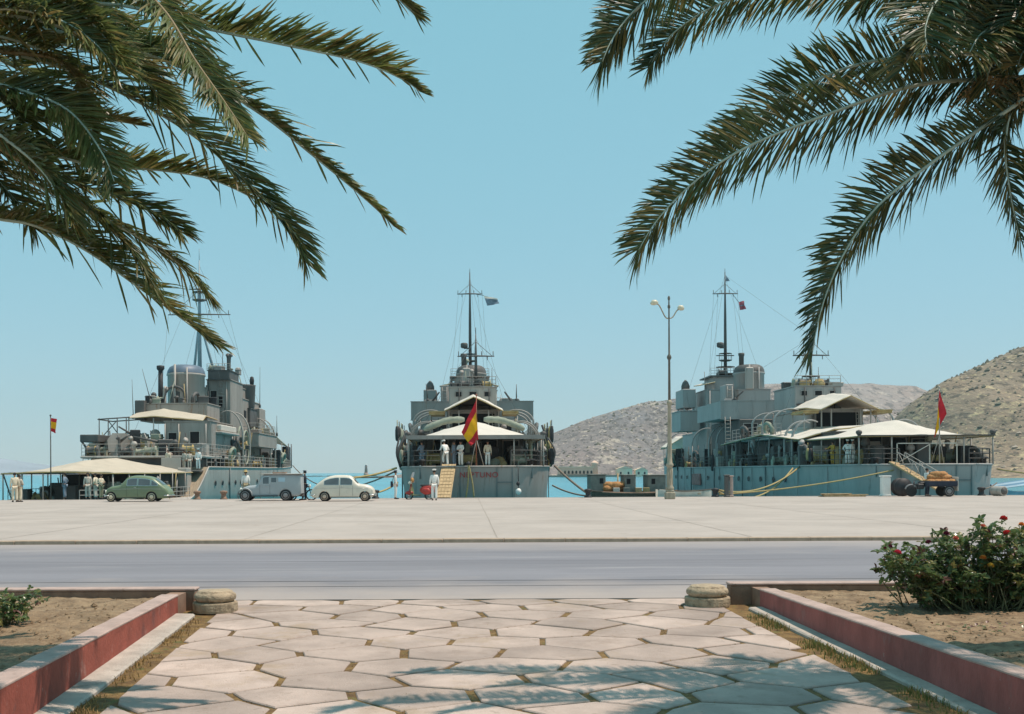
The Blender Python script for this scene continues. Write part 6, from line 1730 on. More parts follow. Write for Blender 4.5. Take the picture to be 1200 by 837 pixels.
# grey van
loc = ground(315.5, 587.2, 0.0)
t = thing('grey_van', 'weathered grey van with a boxy hard top parked between the green and the white car', 'van', (loc.x, loc.y + .76, 0), pi, 'cars parked on the quay')
topv = [(-1.85, .42), (-1.845, .9), (-1.84, 1.42), (-1.78, 1.53), (-1.3, 1.56), (-.4, 1.57), (.3, 1.54), (.44, 1.46), (.6, 1.16), (.74, .93), (.95, .88), (1.3, .85), (1.5, .78), (1.58, .6), (1.6, .4)]
me, zt, zb, wd, roof = carbody(.70, topv, .27, (-.95, 1.42), .31, .36, .95, .05, 'body', M_vangrey, plan=.12)
inst('body', me, t)
side_pane(t, wd, zt, .0, .42, .98, .12, 'window_frame', M_chrome, .006); side_pane(t, wd, zt, .03, .39, 1.0, .15, 'window', M_glass, .012)
side_pane(t, wd, zt, -.42, -.08, 1.06, .18, 'window_frame', M_chrome, .006); side_pane(t, wd, zt, -.40, -.10, 1.08, .2, 'window', M_glass, .012)
side_pane(t, wd, zt, -.92, -.52, 1.12, .2, 'window', M_glasspale, .012)
roof_pane(t, roof, .46, .70, .86, 'windscreen')
b = MB(); b.bbox(-1.9, .5, -.76, .76, 1.555, 1.60, .02); b.build('roof_panel', M_paintL, t)
b = MB(); b.bbox(-.9, -.1, -.3, .3, 1.6, 1.68, .03); b.build('roof_hatch', M_brownwall, t)
for x in (-.95, 1.42):
    for s in (-1, 1): wheel(t, x, s*.66, .33, M_hubgrey, .19)
for s in (-1, 1):
    b = MB(); rows = []
    for k in range(15):
        a = radians(lerp(-25, 190, k/14)); rows.append([(1.42 + .44*cos(a), s*(.60 + d), .33 + .44*sin(a)*1.02 + (.0 if d < .2 else -.03)) for d in (-.12, .05, .15, .2)])
    b.grid(rows, 0, True); b.build('front_wing', M_vangrey, t)
    b = MB(); b.lathe([(.09, -.05), (.1, .02), (.07, .05), (0, .06)], 12, (1.72, s*.42, .68), 'X'); b.build('headlight', M_lamp, t)
    for x in (.56, -.03): strip(t, [(x, s*(wd(x, z) + .002), z) for z in (.4, .6, .8, .95)], .008, 'door_seam', M_seal)
    b = MB(); b.box(-.5, 1.0, s*.74 - .1, s*.74 + .1, .26, .31); b.build('running_board', M_seal, t)
    strip(t, [(.08, s*(wd(.1, .88) + .02), .88), (.22, s*(wd(.1, .88) + .02), .88)], .014, 'door_handle', M_chrome)
b = MB(); b.tube([(1.83, -.7, .42), (1.87, 0, .42), (1.83, .7, .42)], .05, 6); b.build('bumper', M_hubgrey, t)
b = MB(); b.bbox(1.5, 1.62, -.3, .3, .45, .82, .05); b.build('radiator_grille', M_hubgrey, t)
b = MB()
for s in (-1, 1): b.tube([(-1.2, s*.35, .3), (1.3, s*.35, .3)], .04, 5)
for x in (-.95, 1.42): b.tube([(x, -.6, .33), (x, .6, .33)], .04, 5)
b.build('chassis', M_black, t)

# motorcycle of the man in dark clothes
def twowheel(name, label, cat, loc, rz, body, r=.29, wb=1.2, group=None):
    t = thing(name, label, cat, loc, rz, group)
    for x in (-wb/2, wb/2):
        b = MB(); b.tube([(x + r*cos(a), 0, r + r*sin(a)) for a in [2*pi*k/22 for k in range(23)]], .042, 7, cap=False)
        o = b.build('wheel', M_rubber, t)
        c = MB(); c.lathe([(.06, -.05), (.06, .05)], 10, (x, 0, r), 'Y')
        for k in range(10): a = pi*k/5; c.tube([(x, 0, r), (x + r*.9*cos(a), 0, r + r*.9*sin(a))], .006, 4)
        c.build('spokes', M_chrome, o)
    return t
lm = ground(352.5, 586.4, 0)
t = twowheel('motorcycle', 'dark motorcycle held by the man between the van and the white car', 'motorcycle', (lm.x, lm.y + .25, 0), .35, None, .31, 1.2)
b = MB(); b.tube(catmull([(-.6, 0, .31), (-.3, 0, .62), (.25, 0, .72), (.42, 0, .85)], 10), .035, 6); b.tube([(.42, 0, .85), (.6, 0, .31)], .03, 6); b.tube([(-.6, 0, .31), (0, 0, .28), (.35, 0, .6)], .03, 6); b.build('frame', M_black, t)
b = MB(); b.tube(catmull([(-.05, 0, .78), (.12, 0, .82), (.36, 0, .80)], 6), [.06, .12, .13, .13, .11, .09, .06], 8); b.build('fuel_tank', M_navy, t)
b = MB(); b.bbox(-.55, -.05, -.12, .12, .72, .82, .04); b.build('saddle', M_black, t)
b = MB(); b.tube([(.32, -.34, .98), (.42, -.1, .96), (.42, .1, .96), (.32, .34, .98)], .016, 5); b.build('handlebar', M_chrome, t)
b = MB(); b.lathe([(.09, -.06), (.1, .04), (0, .06)], 10, (.52, 0, .84), 'X'); b.build('headlight', M_lamp, t)
b = MB(); b.bbox(-.12, .18, -.1, .1, .22, .5, .05); b.tube([(.1, .1, .3), (-.3, .13, .22), (-.75, .13, .26)], .03, 6); b.build('engine', M_hubgrey, t)

# red and olive scooter with its tall windscreen
ls = ground(490.5, 585.6, 0)
M_scoot = mat('red_scooter_paint', (.42, .045, .035), .4, .15, 4); M_olive = mat('olive_scooter_paint', (.17, .19, .09), .5, .15, 4); M_tanb = mat('tan_leather', (.45, .22, .07), .6, .15, 6)
t = twowheel('motor_scooter', 'red and olive motor scooter with a tall pale windscreen in front of the gangway', 'scooter', (ls.x, ls.y + .35, 0), pi - .25, None, .23, 1.25)
b = MB(); b.tube(catmull([(-.95, 0, .50), (-.75, 0, .62), (-.4, 0, .62), (-.12, 0, .5)], 12), [.08, .17, .22, .25, .26, .26, .26, .25, .24, .22, .2, .17, .12], 10); b.build('rear_body', M_scoot, t)
for s in (-1, 1):
    b = MB(); b.ball((-.52, s*.22, .5), .25, 12, 0, (1.25, .5, .85)); b.build('side_cowl', M_scoot, t)
b = MB(); b.bbox(-.72, -.12, -.15, .15, .78, .9, .05); b.bbox(-1.0, -.7, -.14, .14, .78, .88, .05); b.build('saddle', M_black, t)
b = MB(); rows = []
for k in range(9):
    u = k/8; z = .26 + .72*u; rows.append([(.36 + .12*u + .10*(1 - s*s), s*lerp(.30, .22, abs(u - .4)*1.4), z) for s in (-1, -.6, 0, .6, 1)])
b.sheet(rows, .02); b.build('leg_shield', M_olive, t)
b = MB(); b.bbox(-.15, .42, -.2, .2, .24, .29, .02); b.build('footboard', M_olive, t)
b = MB(); b.tube([(.47, 0, .95), (.62, 0, .23)], .05, 8); b.ball((.6, 0, .40), .2, 10, 0, (1.3, .5, .6)); b.build('front_mudguard', M_scoot, t)
b = MB(); b.tube([(.34, -.34, 1.06), (.46, -.1, 1.02), (.46, .1, 1.02), (.34, .34, 1.06)], .02, 6); b.build('handlebar', M_chrome, t)
b = MB(); b.ball((.54, 0, 1.0), .11, 10, 0, (1.1, .9, .9)); b.build('headlight', M_lamp, t)
b = MB(); b.ball((.40, 0, 1.16), .20, 12, 0, (.5, 1.0, .8)); b.build('windscreen_apron', M_tanb, t)
b = MB(); rows = []
for k in range(7):
    u = k/6; hw_ = .29 * (1 - .35*max(0, u - .55)**1.2/.38); rows.append([(.47 - .16*u + .05*(1 - s*s), s*hw_, 1.22 + .42*u) for s in (-1, -.5, 0, .5, 1)])
b.sheet(rows, .01); b.build('windscreen', M_glasspale, t)
b = MB(); b.bbox(-1.12, -.98, -.12, .12, .42, .62, .03); b.build('tail_light', M_tail, t)

# loaded motor cart by the right-hand gangway
lc = ground(1098, 582.3, 0)
t = thing('cargo_cart', 'dark three wheeled motor cart loaded with orange sacks beside the right gangway', 'cart', (lc.x, lc.y + .6, 0), pi)
b = MB(); b.bbox(-1.25, .55, -.62, .62, .62, .70, .02)
for s in (-1, 1): b.bbox(-1.25, .55, s*.62 - .025, s*.62 + .025, .70, .95, .01)
b.bbox(.5, .55, -.6, .6, .70, .95, .01)
b.build('load_bed', M_navy, t)
b = MB(); b.bbox(-1.31, -1.26, -.6, .6, .35, 1.2, .02); b.build('tailboard', M_canvas, t)
for k in range(5):
    b = MB(); b.box(-1.2 + k*.36, -1.16 + k*.36, -.66, -.645, .60, .95); b.build('stake', M_black, t)
for x, y in ((-.75, -.55), (-.75, .55), (1.3, 0)): wheel(t, x, y, .33, M_hubgrey, .12)
b = MB(); b.tube([(1.3, 0, .33), (1.12, 0, .95)], .05, 6); b.tube([(.5, 0, .6), (1.15, 0, .75)], .05, 6); b.tube([(.95, -.35, 1.05), (1.1, 0, 1.0), (.95, .35, 1.05)], .02, 6); b.build('steering_fork', M_black, t)
b = MB(); b.bbox(.6, 1.0, -.25, .25, .45, .8, .06); b.bbox(.55, .85, -.2, .2, .8, .9, .04); b.build('engine_box', M_black, t)
b = MB(); b.tube([(1.3 + .4*cos(a), 0, .33 + .4*sin(a)) for a in [radians(20 + 14*k) for k in range(11)]], .05, 6); b.build('mudguard', M_hubgrey, t)
M_sack = mat('orange_sacking', (.46, .20, .075), .95, .25, 6, .6, 30, col2=(.55, .29, .12))
r5 = random.Random(3)
ca = t.location
sackme = []
for v in range(3):
    b = MB(); b.lathe([(.05, -.34), (.14, -.31), (.18, -.15), (.19, .05), (.17, .22), (.10, .30), (.06, .36), (.09, .4)], 12, axis='X'); sackme.append(b.mesh('sack', M_sack))
k = 0
for row, (zz, xs_) in enumerate([(.88, (-1.0, -.62, -.24, .14)), (1.16, (-.82, -.42, -.02)), (1.36, (-.6, -.2))]):
    for x in xs_:
        for y in ((-.3, .25) if row == 0 else (-.05,)):
            o = inst('sack', sackme[k % 3], None, (ca.x - x, ca.y - y, zz), (r5.uniform(-.3, .3), r5.uniform(-.12, .12), r5.uniform(-.5, .5)))
            ci = {-1.0: 'nearest the tailboard', -.62: 'second from the tailboard', -.24: 'third from the tailboard', .14: 'farthest from the tailboard', -.82: 'nearest the tailboard', -.42: 'in the centre', -.02: 'farthest from the tailboard', -.6: 'right', -.2: 'left'}[x]
            lab = ['bottom sack on the ' + ('quay' if y > 0 else 'ship') + ' side of the cart, ' + ci, 'middle layer sack on the cart, ' + ci, 'topmost ' + ci + ' hand sack of the cart load'][row]
            tag(o, 'orange brown ' + lab, 'sack', 'sacks piled on the cart'); k += 1

# ================================================================== STREET LAMP
ll = ground(785, 585.0, 0)
M_lampiron = mat('stone_grey_lamp_paint', (.36, .31, .23), .7, .2, 3, stretch=(1, 1, .3)); M_lampdark = mat('dark_lamp_iron', (.13, .12, .10), .7, .2, 3)
t = thing('street_lamp', 'tall two armed cast iron street lamp on the quay edge in front of the barge', 'street lamp', ll); t.scale = (.92, .92, .965)
b = MB(); b.bbox(-.3, .3, -.3, .3, 0, .42, .04); b.bbox(-.24, .24, -.24, .24, .42, .56, .04); b.build('plinth', M_lampiron, t)
b = MB(); b.lathe([(.23, .56), (.26, .62), (.26, .7), (.19, .8), (.17, 1.9), (.19, 1.95), (.24, 2.02), (.24, 2.1), (.17, 2.18), (.145, 2.6), (.11, 5.6), (.14, 5.7), (.17, 5.78), (.17, 5.86), (.11, 5.98)], 14)
for k in range(8): a = k*pi/4; b.tube([(.175*cos(a), .175*sin(a), .85), (.165*cos(a), .165*sin(a), 1.85)], .03, 5)
b.build('lower_column', M_lampiron, t)
b = MB(); b.lathe([(.085, 5.98), (.07, 8.4), (.13, 8.48), (.15, 8.56), (.13, 8.64), (.06, 8.75), (.045, 11.5), (.09, 11.56), (.09, 11.66), (.05, 11.75), (.04, 12.0), (.08, 12.06), (.08, 12.2), (0, 12.3)], 12); b.build('upper_column', M_lampdark, t)
M_lantern = mat('lamp_glass_cream', (.66, .60, .45), .35, .08, 5)
for s, z2, hx in ((-1, 11.78, 1.0), (1, 11.5, .82)):
    b = MB(); b.tube(catmull([(0, 0, 10.9), (s*.25, s*.05, 11.0), (s*.62*hx, s*.12, z2 - .12), (s*.85*hx, s*.16, z2)], 12), .04, 6); o = b.build('lamp_arm', M_lampiron, t)
    c = MB(); c.tube([(s*.72*hx, s*.14, z2 + .04), (s*.85*hx, s*.16, z2 + .08), (s*1.05*hx, s*.2, z2 + .06), (s*1.18*hx, s*.22, z2 - .02)], [.07, .16, .17, .08], 10); c.build('lamp_head', M_lantern, o)

# ================================================================== QUAY FURNITURE
b = MB(); b.lathe([(.24, 0), (.24, .05), (.17, .1), (.15, .32), (.22, .38), (.25, .46), (.2, .52), (0, .55)], 14); me_b = b.mesh('mooring_bollard', M_black)
b = MB(); b.lathe([(.24, 0), (.24, .05), (.17, .1), (.15, .32), (.22, .38), (.25, .46), (.2, .52), (0, .55)], 14); me_b2 = b.mesh('mooring_bollard', M_brownwall)
# steel rail frame above the right-hand gangway
bol = []
for px, me_, lab in ((838, me_b, 'dark iron bollard holding two yellowish ropes right of the street lamp'), (262, me_b2, 'brown bollard below the portholes of the pale hull'), (231, me_b2, 'brown bollard at the step in the pale hull'), (440, me_b, 'bollard between the white car and the middle ship'), (689, me_b, 'bollard at the left end of the barge'), (1150, me_b, 'dark bollard at the stern of the teal ship')):
    o = inst('mooring_bollard', me_, None, ((px - CX)/F*68.75, 68.75, 0.006)); tag(o, lab, 'bollard', 'bollards along the quay edge'); bol.append(o)
# white pillar, grey post, cable drum
def postbox(px, py, wd_, h, m, label, name, Y=68.4):
    x = (unroll(px, py)[0] - CX) / F * Y
    t = thing(name, label, 'post', (x, Y, 0.006))
    b = MB(); b.bbox(-wd_/2, wd_/2, -wd_/2, wd_/2, 0, h, .04); b.build('shaft', m, t)
    b = MB(); b.bbox(-wd_/2 - .04, wd_/2 + .04, -wd_/2 - .04, wd_/2 + .04, h, h + .08, .02); b.build('cap', m, t)
    b = MB(); b.bbox(-wd_/2 - .03, wd_/2 + .03, -wd_/2 - .03, wd_/2 + .03, 0.001, .1, .02); b.build('foot', m, t)
    return t
postbox(1037.5, 581, .50, 1.2, M_white, 'squat white square pillar on the quay edge left of the cart', 'white_pillar')
postbox(857, 579, .2, 1.25, M_coping, 'slim pale post on the quay edge right of the dark bollard', 'pale_post')
postbox(851.5, 579, .26, 1.3, M_paintD, 'dark square post right beside the slim pale one', 'dark_post')
x = (1057 - CX)/F*68.0
t = thing('cable_drum', 'dark cable drum lying on the quay between the white pillar and the cart', 'cable drum', (x, 68.1, 0.006))
for s in (-1, 1):
    b = MB(); b.lathe([(.05, -.04), (.56, -.04), (.56, .04), (.05, .04)], 22, (0, s*.3, .56), 'Y'); b.build('flange', M_black, t)
b = MB(); b.lathe([(.34, -.26), (.37, -.1), (.36, 0), (.38, .12), (.34, .26)], 18, (0, 0, .56), 'Y'); b.build('cable', M_hubgrey, t)
x = (1168 - CX)/F*68.3
t = thing('steel_drum', 'grey drum lying on its side at the far right of the quay', 'drum', (x, 67.6, 0.006), .25)
b = MB(); b.lathe([(.0, -.45), (.27, -.45), (.3, -.43), (.29, -.2), (.305, -.15), (.29, -.1), (.29, .1), (.305, .15), (.29, .2), (.3, .43), (.27, .45), (0, .45)], 20, (0, .3, .3), 'Y'); b.build('shell', M_paintL, t)
b = MB(); b.lathe([(.23, -.47), (.23, -.452), (0, -.452)], 16, (0, .3, .3), 'Y'); b.build('lid', M_paintD, t)
# plank piles
pm = []
for px, n, ln, lab in ((981, 8, 1.6, 'larger pile of pale planks on the quay edge in front of the teal ship'), (1002, 5, 1.05, 'smaller pile of planks right of the larger one')):
    x = (px - CX)/F*67.6
    t = thing('plank_pile', lab, 'planks', (x, 67.6, 0.0), 0, 'plank piles on the quay')
    for k in range(n):
        b = MB(); b.bbox(-ln/2 - rnd.uniform(0, .2), ln/2 + rnd.uniform(0, .2), -.1, .1, 0, .045, .006)
        b.build('plank', M_wood, t, ((rnd.uniform(-.1, .1)), (k % 2)*.23 + rnd.uniform(-.03, .03), .05*(k//2) + .004), rnd.uniform(-.06, .06))

# gangways
def gangway(label, p0, p1, w_, rails, ship):
    p0, p1 = Vector(p0), Vector(p1); d = p1 - p0; L = d.length
    t = thing('gangway', label, 'gangway', p0)
    q = d.to_track_quat('X', 'Z'); t.rotation_mode = 'QUATERNION'; t.rotation_quaternion = q
    for s in (-1, 1):
        b = MB(); b.bbox(-.05, L + .15, s*w_/2 - .03, s*w_/2 + .03, -.08, .03, .01); b.build('side_beam', M_wood, t)
    n = 4
    for k in range(n):
        y = -w_/2 + .03 + (w_ - .06)*(k + .5)/n
        b = MB(); b.bbox(0, L + .1, y - (w_ - .06)/n/2 + .006, y + (w_ - .06)/n/2 - .006, .0, .035, .005); b.build('plank', M_wood, t)
    for k in range(int(L / .42)):
        b = MB(); b.box(.3 + k*.42, .34 + k*.42, -w_/2 + .04, w_/2 - .04, .036, .062); b.build('cleat', M_wood, t)
    if rails:
        for s in (-1, 1):
            b = MB()
            for x in [L*.08, L*.36, L*.64, L*.92]: b.tube([(x, s*w_/2, 0), (x + .12, s*w_/2, rails)], .025, 5)
            b.tube([(L*.08, s*w_/2, rails), (L*.92 + .12, s*w_/2, rails)], .022, 5)
            for x in (L*.1, L*.4, L*.68): b.tube([(x, s*w_/2, 0.02), (x + L*.26, s*w_/2, rails)], .02, 4)
            b.build('handrail', M_paintL, t)
    return t
gangway('plank gangway from the quay up to the stern of the middle ship', ((519.5 - CX)/F*68.4, 68.4, .04), ((526 - CX)/F*71.9, 71.95, 2.08), .86, .0, SC)
b = MB()
gangway('plank gangway with handrails sloping down from the teal ship to the cart', ((1113 - CX)/F*68.6, 68.6, .04), ((1048 - CX)/F*72.5, 72.5, 2.12), .62, .85, SR)

# ================================================================== FLAGS
def flag(label, q, Y, stripes, folds=.10, n=22, mats=(None, None), group=None, name='flag'):
    """q = four photo points: hoist top, fly top, hoist bottom, fly bottom"""
    TL, TR, BL, BR = [P(x, y, Y) for x, y in q]
    b = MB()
    o0 = TL.copy()
    for band, (v0, v1, mi) in enumerate(stripes):
        rows = []
        for i in range(n + 1):
            u = i / n; r = []
            for k in range(5):
                v = lerp(v0, v1, k/4)
                p = TL.lerp(TR, u).lerp(BL.lerp(BR, u), v)
                p.y += folds * sin(u*7 + v*5) * min(1, u*3) + folds*.6*sin(v*9 + u*3)*u
                p.x += folds * .35 * sin(u*9 + v*4) * u
                r.append(p - o0)
            rows.append(r)
        b.grid(rows, mi, True)
    o = b.build(name, list(mats), None, o0)
    return tag(o, label, 'flag', group)
ST = [(0, .26, 0), (.26, .74, 1), (.74, 1, 0)]
GF = 'red and yellow ensigns at the sterns'
flag('red and yellow ensign hanging in folds at the stern of the middle ship', [(557.6, 470), (540.5, 506.5), (560.5, 515), (552, 523)], 71.62, ST, .09, mats=(M_flagred, M_flagyel), group=GF)
flag('red and yellow ensign hanging limp at the stern of the teal ship', [(1100.8, 457), (1109.5, 485), (1098, 494), (1094, 514)], 72.4, [(0, .52, 0), (.52, .88, 1), (.88, 1, 0)], .05, mats=(M_flagred, M_flagyel), group=GF)
flag('small red and yellow ensign at the stern of the pale ship', [(59.8, 490), (66.5, 491), (59.8, 505.5), (65.5, 508)], 72.8, ST, .05, mats=(M_flagred, M_flagyel), group=GF)
def staff(s, p0, p1, m, r=.045, name='flagstaff', stay=True):
    b = MB(); b.tube([p0, p1], [r, r*.7], 6); b.ball(tuple(p1), r*1.6, 8); b.build(name, m, s.root)
    if stay:
        b = MB(); p0 = Vector(p0); p1 = Vector(p1); m_ = p0.lerp(p1, .38)
        for dx in (-.35, .5): b.tube([m_, (p0.x + dx, p0.y + .5, p0.z)], .025, 4)
        b.build('staff_stay', M_paintL, s.root)
def loc_of(s, p): return tuple(Vector(p) - Vector((s.X, s.Y, 0)))
M_staffred = mat('varnished_staff', (.30, .09, .05), .5, .15, 5)
p1 = loc_of(SC, P(558.2, 463, 71.65)); staff(SC, (p1[0] - .02, p1[1], 2.0), p1, M_staffred)
p1 = loc_of(SR, P(1100.6, 454, 72.45)); staff(SR, (p1[0], p1[1], 2.0), p1, M_paintL)
p1 = loc_of(SL, P(59.2, 487, 72.85)); staff(SL, (p1[0], p1[1], -.5), p1, M_paintD, stay=False)
M_signal = mat('grey_blue_bunting', (.22, .27, .33), .9, .25, 4); M_signal2 = mat('faded_red_bunting', (.45, .12, .14), .9, .2, 4)
flag('grey blue signal flag flying from the yard of the middle ship', [(567, 346.5), (583, 350), (571, 358.5), (585, 356)], 129.4, [(0, .25, 1), (.25, 1, 0)], .12, mats=(M_signal, M_canvas), group='signal flags on the masts', name='signal_flag')
flag('faded red signal flag flying beside the mast of the teal ship', [(865.5, 354), (872, 352.5), (867, 363.5), (874, 362.5)], 130.2, [(0, .45, 0), (.45, .55, 1), (.55, 1, 0)], .12, mats=(M_signal2, M_signal), group='signal flags on the masts', name='signal_flag')
flag('small dark pennant at the masthead of the teal ship', [(850.5, 322.5), (854.5, 328), (850.5, 330), (855.5, 329.5)], 130.25, [(0, 1, 0)], .04, mats=(M_signal,), group='signal flags on the masts', name='pennant')
for s, a, c in ((SC, P(567, 346.5, 129.4), P(552, 344, 129.6)), (SR, P(865.5, 354, 130.2), P(857.5, 343.5, 130.3))):
    b = MB(); b.tube([loc_of(s, a), loc_of(s, c)], .03, 4); b.build('halyard', M_wire, s.root)

# ================================================================== ROPES
def rope(label, p0, p1, sag, r=.055, m=None, name='mooring_rope', group='mooring ropes'):
    p0, p1 = Vector(p0), Vector(p1); pts = []
    for k in range(19):
        u = k/18; p = p0.lerp(p1, u); p.z -= sag * 4 * u * (1 - u); pts.append(p - p0)
    b = MB(); b.tube(pts, r, 6)
    return tag(b.build(name, m or M_rope, None, p0), label, 'rope', group)
B = [o.location for o in bol]
rope('yellowish mooring rope, upper of two from the dark bollard to the teal ship rail', P(937, 547, 84), B[0] + Vector((.2, 0, .42)), .75, .06)
rope('yellowish mooring rope, lower of two from the dark bollard to the teal ship rail', P(929, 549, 83), B[0] + Vector((.2, -.1, .3)), 1.15, .06)
rope('long taut yellowish rope from the dark bollard to the stern of the teal ship', P(1056, 549, 72.6), B[0] + Vector((.2, -.1, .15)), .25, .05)
rope('brown mooring rope from the starboard quarter of the middle ship to the barge end', P(650, 546, 73.6), B[4] + Vector((-.1, 0, .3)), .08, .075, M_ropeG)
rope('low brown rope from the starboard side of the middle ship to the bollard', P(647.5, 569, 74), B[4] + Vector((-.1, -.1, .1)), .12, .055, M_ropeG)
rope('thick rope rising to the port quarter of the middle ship', P(464.5, 548.5, 73.4), (P(408, 560.5, 70)), .12, .075, M_rope)
rope('level rope from behind the white car to the port quarter of the middle ship', P(465, 558, 73), (P(400, 559.5, 70.4)), .05, .05, M_ropeG)
rope('lowest rope at the port side of the middle ship', P(466, 565.5, 73), (B[3] + Vector((0, 0, .35))), .1, .06, M_rope)
rope('thin line from the forecastle of the pale ship over the white car', P(343, 545.5, 150), P(462, 553, 76), 2.0, .06, M_ropeG)
rope('slack rope from the stern of the teal ship to the right edge', P(1168, 549.5, 74), P(1290, 558, 70), .2, .05)
rope('short rope from the teal ship stern down to its bollard', P(1168, 566, 73.2), B[5] + Vector((0, 0, .4)), .1, .04, M_ropeG)
# tackle and fender at the stern of the middle ship
t = thing('rope_tackle', 'two pale ropes hanging in a narrow A from the stern rail of the middle ship', 'rope', P(549, 545, 71.3))
o0 = t.location
for q in ((546, 583.5), (555.5, 583.5)):
    b = MB(); e = P(q[0], q[1], 71.2) - o0; b.tube(catmull([(0, 0, .12), e*.5 + Vector((.06, 0, 0)), e], 10), .055, 6); b.build('rope_fall', M_rope, t)
b = MB(); b.ball((0, 0, .1), .14, 8); b.build('block', M_black, t)
t = thing('fender_ball', 'white ball fender hanging low on the stern of the middle ship', 'fender', P(607.5, 576, 71.1))
b = MB(); b.ball((0, 0, 0), .19, 16, 0, (1, 1, 1.1)); b.build('ball', M_white, t)
b = MB(); b.tube([(0, 0, .18), (0, .02, 1.6)], .03, 5); b.ball((-.02, 0, .5), .12, 8, 0, (1, 1, 1.3)); b.build('lanyard', M_black, t)

# ================================================================== BARGE, ROWING BOAT, LAUNCH
def boat_hull(st, z0, zs, th=.06):
    """st = (x, halfwidth, keel z); returns builder with hull shell open on top"""
    b = MB()
    for s in (-1, 1):
        rows = []
        for x, hw_, zk in st:
            rows.append([(x, s*hw_*k, lerp(zk, zs(x), z)) for k, z in ((.05, 0), (.62, .12), (.9, .45), (1.0, 1.0))])
        b.grid(rows, 0, True)
        b.grid([[(x, s*hw_, zs(x)), (x, s*max(.0, hw_ - th), zs(x) + .01)] for x, hw_, zk in st], 0, False)
        b.grid([[(x, s*max(0, hw_ - th), zs(x)), (x, s*max(0, hw_ - th)*.85, lerp(zk, zs(x), .25))] for x, hw_, zk in st], 0, False)
    b.grid([[(x, -max(0, hw_ - th)*.85, lerp(zk, zs(x), .25)), (x, max(0, hw_ - th)*.85, lerp(zk, zs(x), .25))] for x, hw_, zk in st], 0, False)
    return b
M_bargewood = mat('dark_barge_timber', (.11, .085, .065), .9, .25, 3, .4, 20, stretch=(.3, 1, 1)); M_cabin = mat('weathered_cabin_paint', (.20, .205, .18), .85, .2, 3)
bx0, bx1 = (690.5 - CX)/F*73.5, (790 - CX)/F*73.5
t = thing('cargo_barge', 'dark wooden cargo barge lying at the quay between the middle and teal ships', 'barge', ((bx0 + bx1)/2, 73.2, 0))
hl = (bx1 - bx0)/2
zs = lambda x: .25 + .12*(x/hl)**2
b = boat_hull([(-hl, 1.1, -1.9), (-hl*.96, 1.5, -2.2), (-hl*.7, 1.85, -2.3), (0, 1.9, -2.3), (hl*.7, 1.8, -2.3), (hl*.94, 1.2, -2.1), (hl, .6, -1.8)], 0, zs, .12); b.build('hull', M_bargewood, t)
b = MB(); b.tube([(x, -interp([(-hl, 1.1), (-hl*.7, 1.85), (hl*.7, 1.8), (hl, .6)], x) - .02, zs(x) - .05) for x in [lerp(-hl, hl, k/14) for k in range(15)]], .07, 6); b.build('rubbing_strake', M_brownwall, t)
def cabin(px0, px1, py0, name, door):
    x0, x1 = (px0 - CX)/F*72.6 - t.location.x, (px1 - CX)/F*72.6 - t.location.x
    h = EYE + (CY - unroll(px0, py0)[1])/F*72.6
    b = MB(); b.bbox(x0, x1, -1.0, 1.0, -.3, h, .04); o = b.build(name, M_cabin, t)
    b = MB(); b.bbox(x0 - .06, x1 + .06, -1.07, 1.07, h, h + .07, .02); b.build('cabin_roof', M_cabin, o)
    b = MB(); b.box(x0 + door*(x1-x0) - .12, x0 + door*(x1-x0) + .12, -1.03, -.95, h - .55, h - .2); b.build('cabin_window', M_gap, o)
cabin(691, 709, 557, 'deckhouse', .72); cabin(731, 744, 557.5, 'wheelhouse', .35); cabin(758, 779, 557.5, 'fore_cabin', .3)
b = MB(); b.tube([(-1.1, -.9, -.2), (-1.1, -.9, 1.5)], .05, 6); b.build('derrick_post', M_wood, t)
for k in range(9):
    x = (713 + 7.5*(k % 3) + rnd.uniform(-1.5, 1.5) - CX)/F*72.4
    o = inst('sack', sackme[k % 3], None, (x, 72.4 + rnd.uniform(-.3, .5), .25 + .24*(k//3)), (rnd.uniform(-.3, .3), 0, rnd.uniform(-.6, .6)), (1.25, 1.25, 1.25))
    tag(o, ['left', 'centre', 'right'][k % 3] + ' tan sack in the ' + ['bottom', 'middle', 'top'][k//3] + ' layer of the heap on the dark barge', 'sack', 'sacks heaped on the barge')
for k, px in enumerate((722, 734, 748, 757)):
    b = MB(); b.bbox(-.2, .2, -.18, .18, 0, .34, .02)
    for q in (-.12, .0, .12): b.box(-.205, .205, -.19, -.18, .17 + q - .03, .17 + q + .03)
    o = b.build('crate', [M_canvas, M_cabin, M_wood, M_canvasT][k], None, ((px - CX)/F*71.9, 71.85, .22)); tag(o, ['pale box on the barge deck below the sacks', 'grey box on the barge deck beside the wheelhouse', 'timber crate on the barge deck in the gap between cabins', 'tan crate on the barge deck by the fore cabin'][k], 'crate', 'crates on the barge deck')
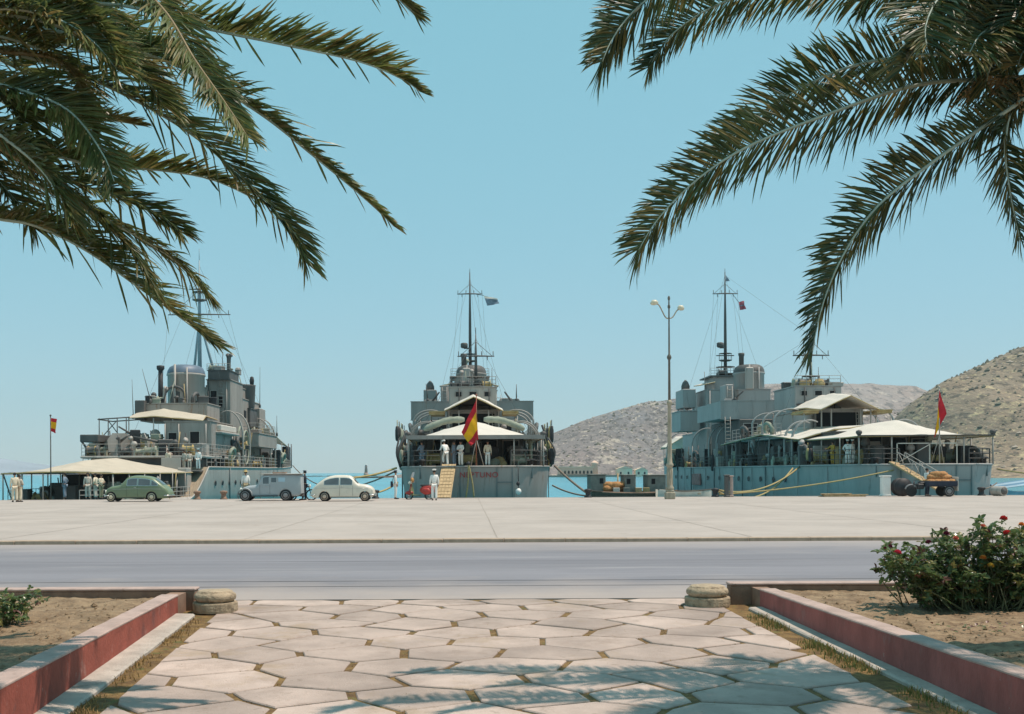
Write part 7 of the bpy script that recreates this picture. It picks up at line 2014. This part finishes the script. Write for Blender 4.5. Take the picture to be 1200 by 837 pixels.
# rowing boat
rx0, rx1 = (769 - CX)/F*70.7, (833 - CX)/F*70.7
t = thing('rowing_boat', 'white rowing boat lying along the quay behind the street lamp', 'rowing boat', ((rx0 + rx1)/2, 70.55, 0)); hl = (rx1 - rx0)/2
zs2 = lambda x: .36 + .10*(x/hl)**2
M_boatwhite = mat('white_boat_paint', (.66, .62, .54), .6, .1, 2, spots=[((.4, .36, .3), 2, .6, .5, .1)])
b = boat_hull([(-hl, .45, -1.2), (-hl*.9, .62, -1.6), (-hl*.4, .85, -1.85), (hl*.2, .85, -1.85), (hl*.7, .55, -1.8), (hl*.93, .18, -1.6), (hl, .03, -1.0)], 0, zs2, .05); b.build('hull', M_boatwhite, t)
for x in (-hl*.5, 0, hl*.45):
    b = MB(); b.bbox(x - .13, x + .13, -.72, .72, .16, .20, .01); b.build('thwart', M_wood, t)
b = MB(); b.tube([(x, -interp([(-hl, .45), (-hl*.4, .86), (hl*.2, .86), (hl*.7, .56), (hl, .04)], x), zs2(x)) for x in [lerp(-hl, hl, k/12) for k in range(13)]], .035, 6); b.build('gunwale', M_bargewood, t)
# launch at the far right
t = thing('motor_launch', 'pale blue launch with a striped cover at the right edge of the picture', 'launch', ((1208 - CX)/F*74, 74.5, 0), 0)
b = boat_hull([(-2.6, .1, -1.4), (-2.3, .7, -1.8), (-1.2, 1.2, -1.95), (1.5, 1.3, -2.0), (3.6, 1.1, -1.9), (3.7, .9, -1.6)], 0, lambda x: .1 + .25*max(0, -x/2.6)**2, .06)
M_paleblue = mat('pale_blue_paint', (.30, .42, .50), .5, .1, 2); M_stripe = mat('blue_stripe_canvas', (.11, .22, .33), .85, .1, 2)
b.build('hull', M_paleblue, t)
for k in range(7):
    b = MB(); y0_, y1_ = -1.05 + k*.3, -1.05 + (k+1)*.3
    b.sheet([[(x, y, .95 - .30*abs(y) - .24*max(0, -x)*.55 + .02) for y in (y0_, (y0_+y1_)/2, y1_)] for x in [lerp(-2.5, 3.2, q/8) for q in range(9)]], .03); b.build('cover_stripe', M_stripe if k % 2 else M_paleblue, t)
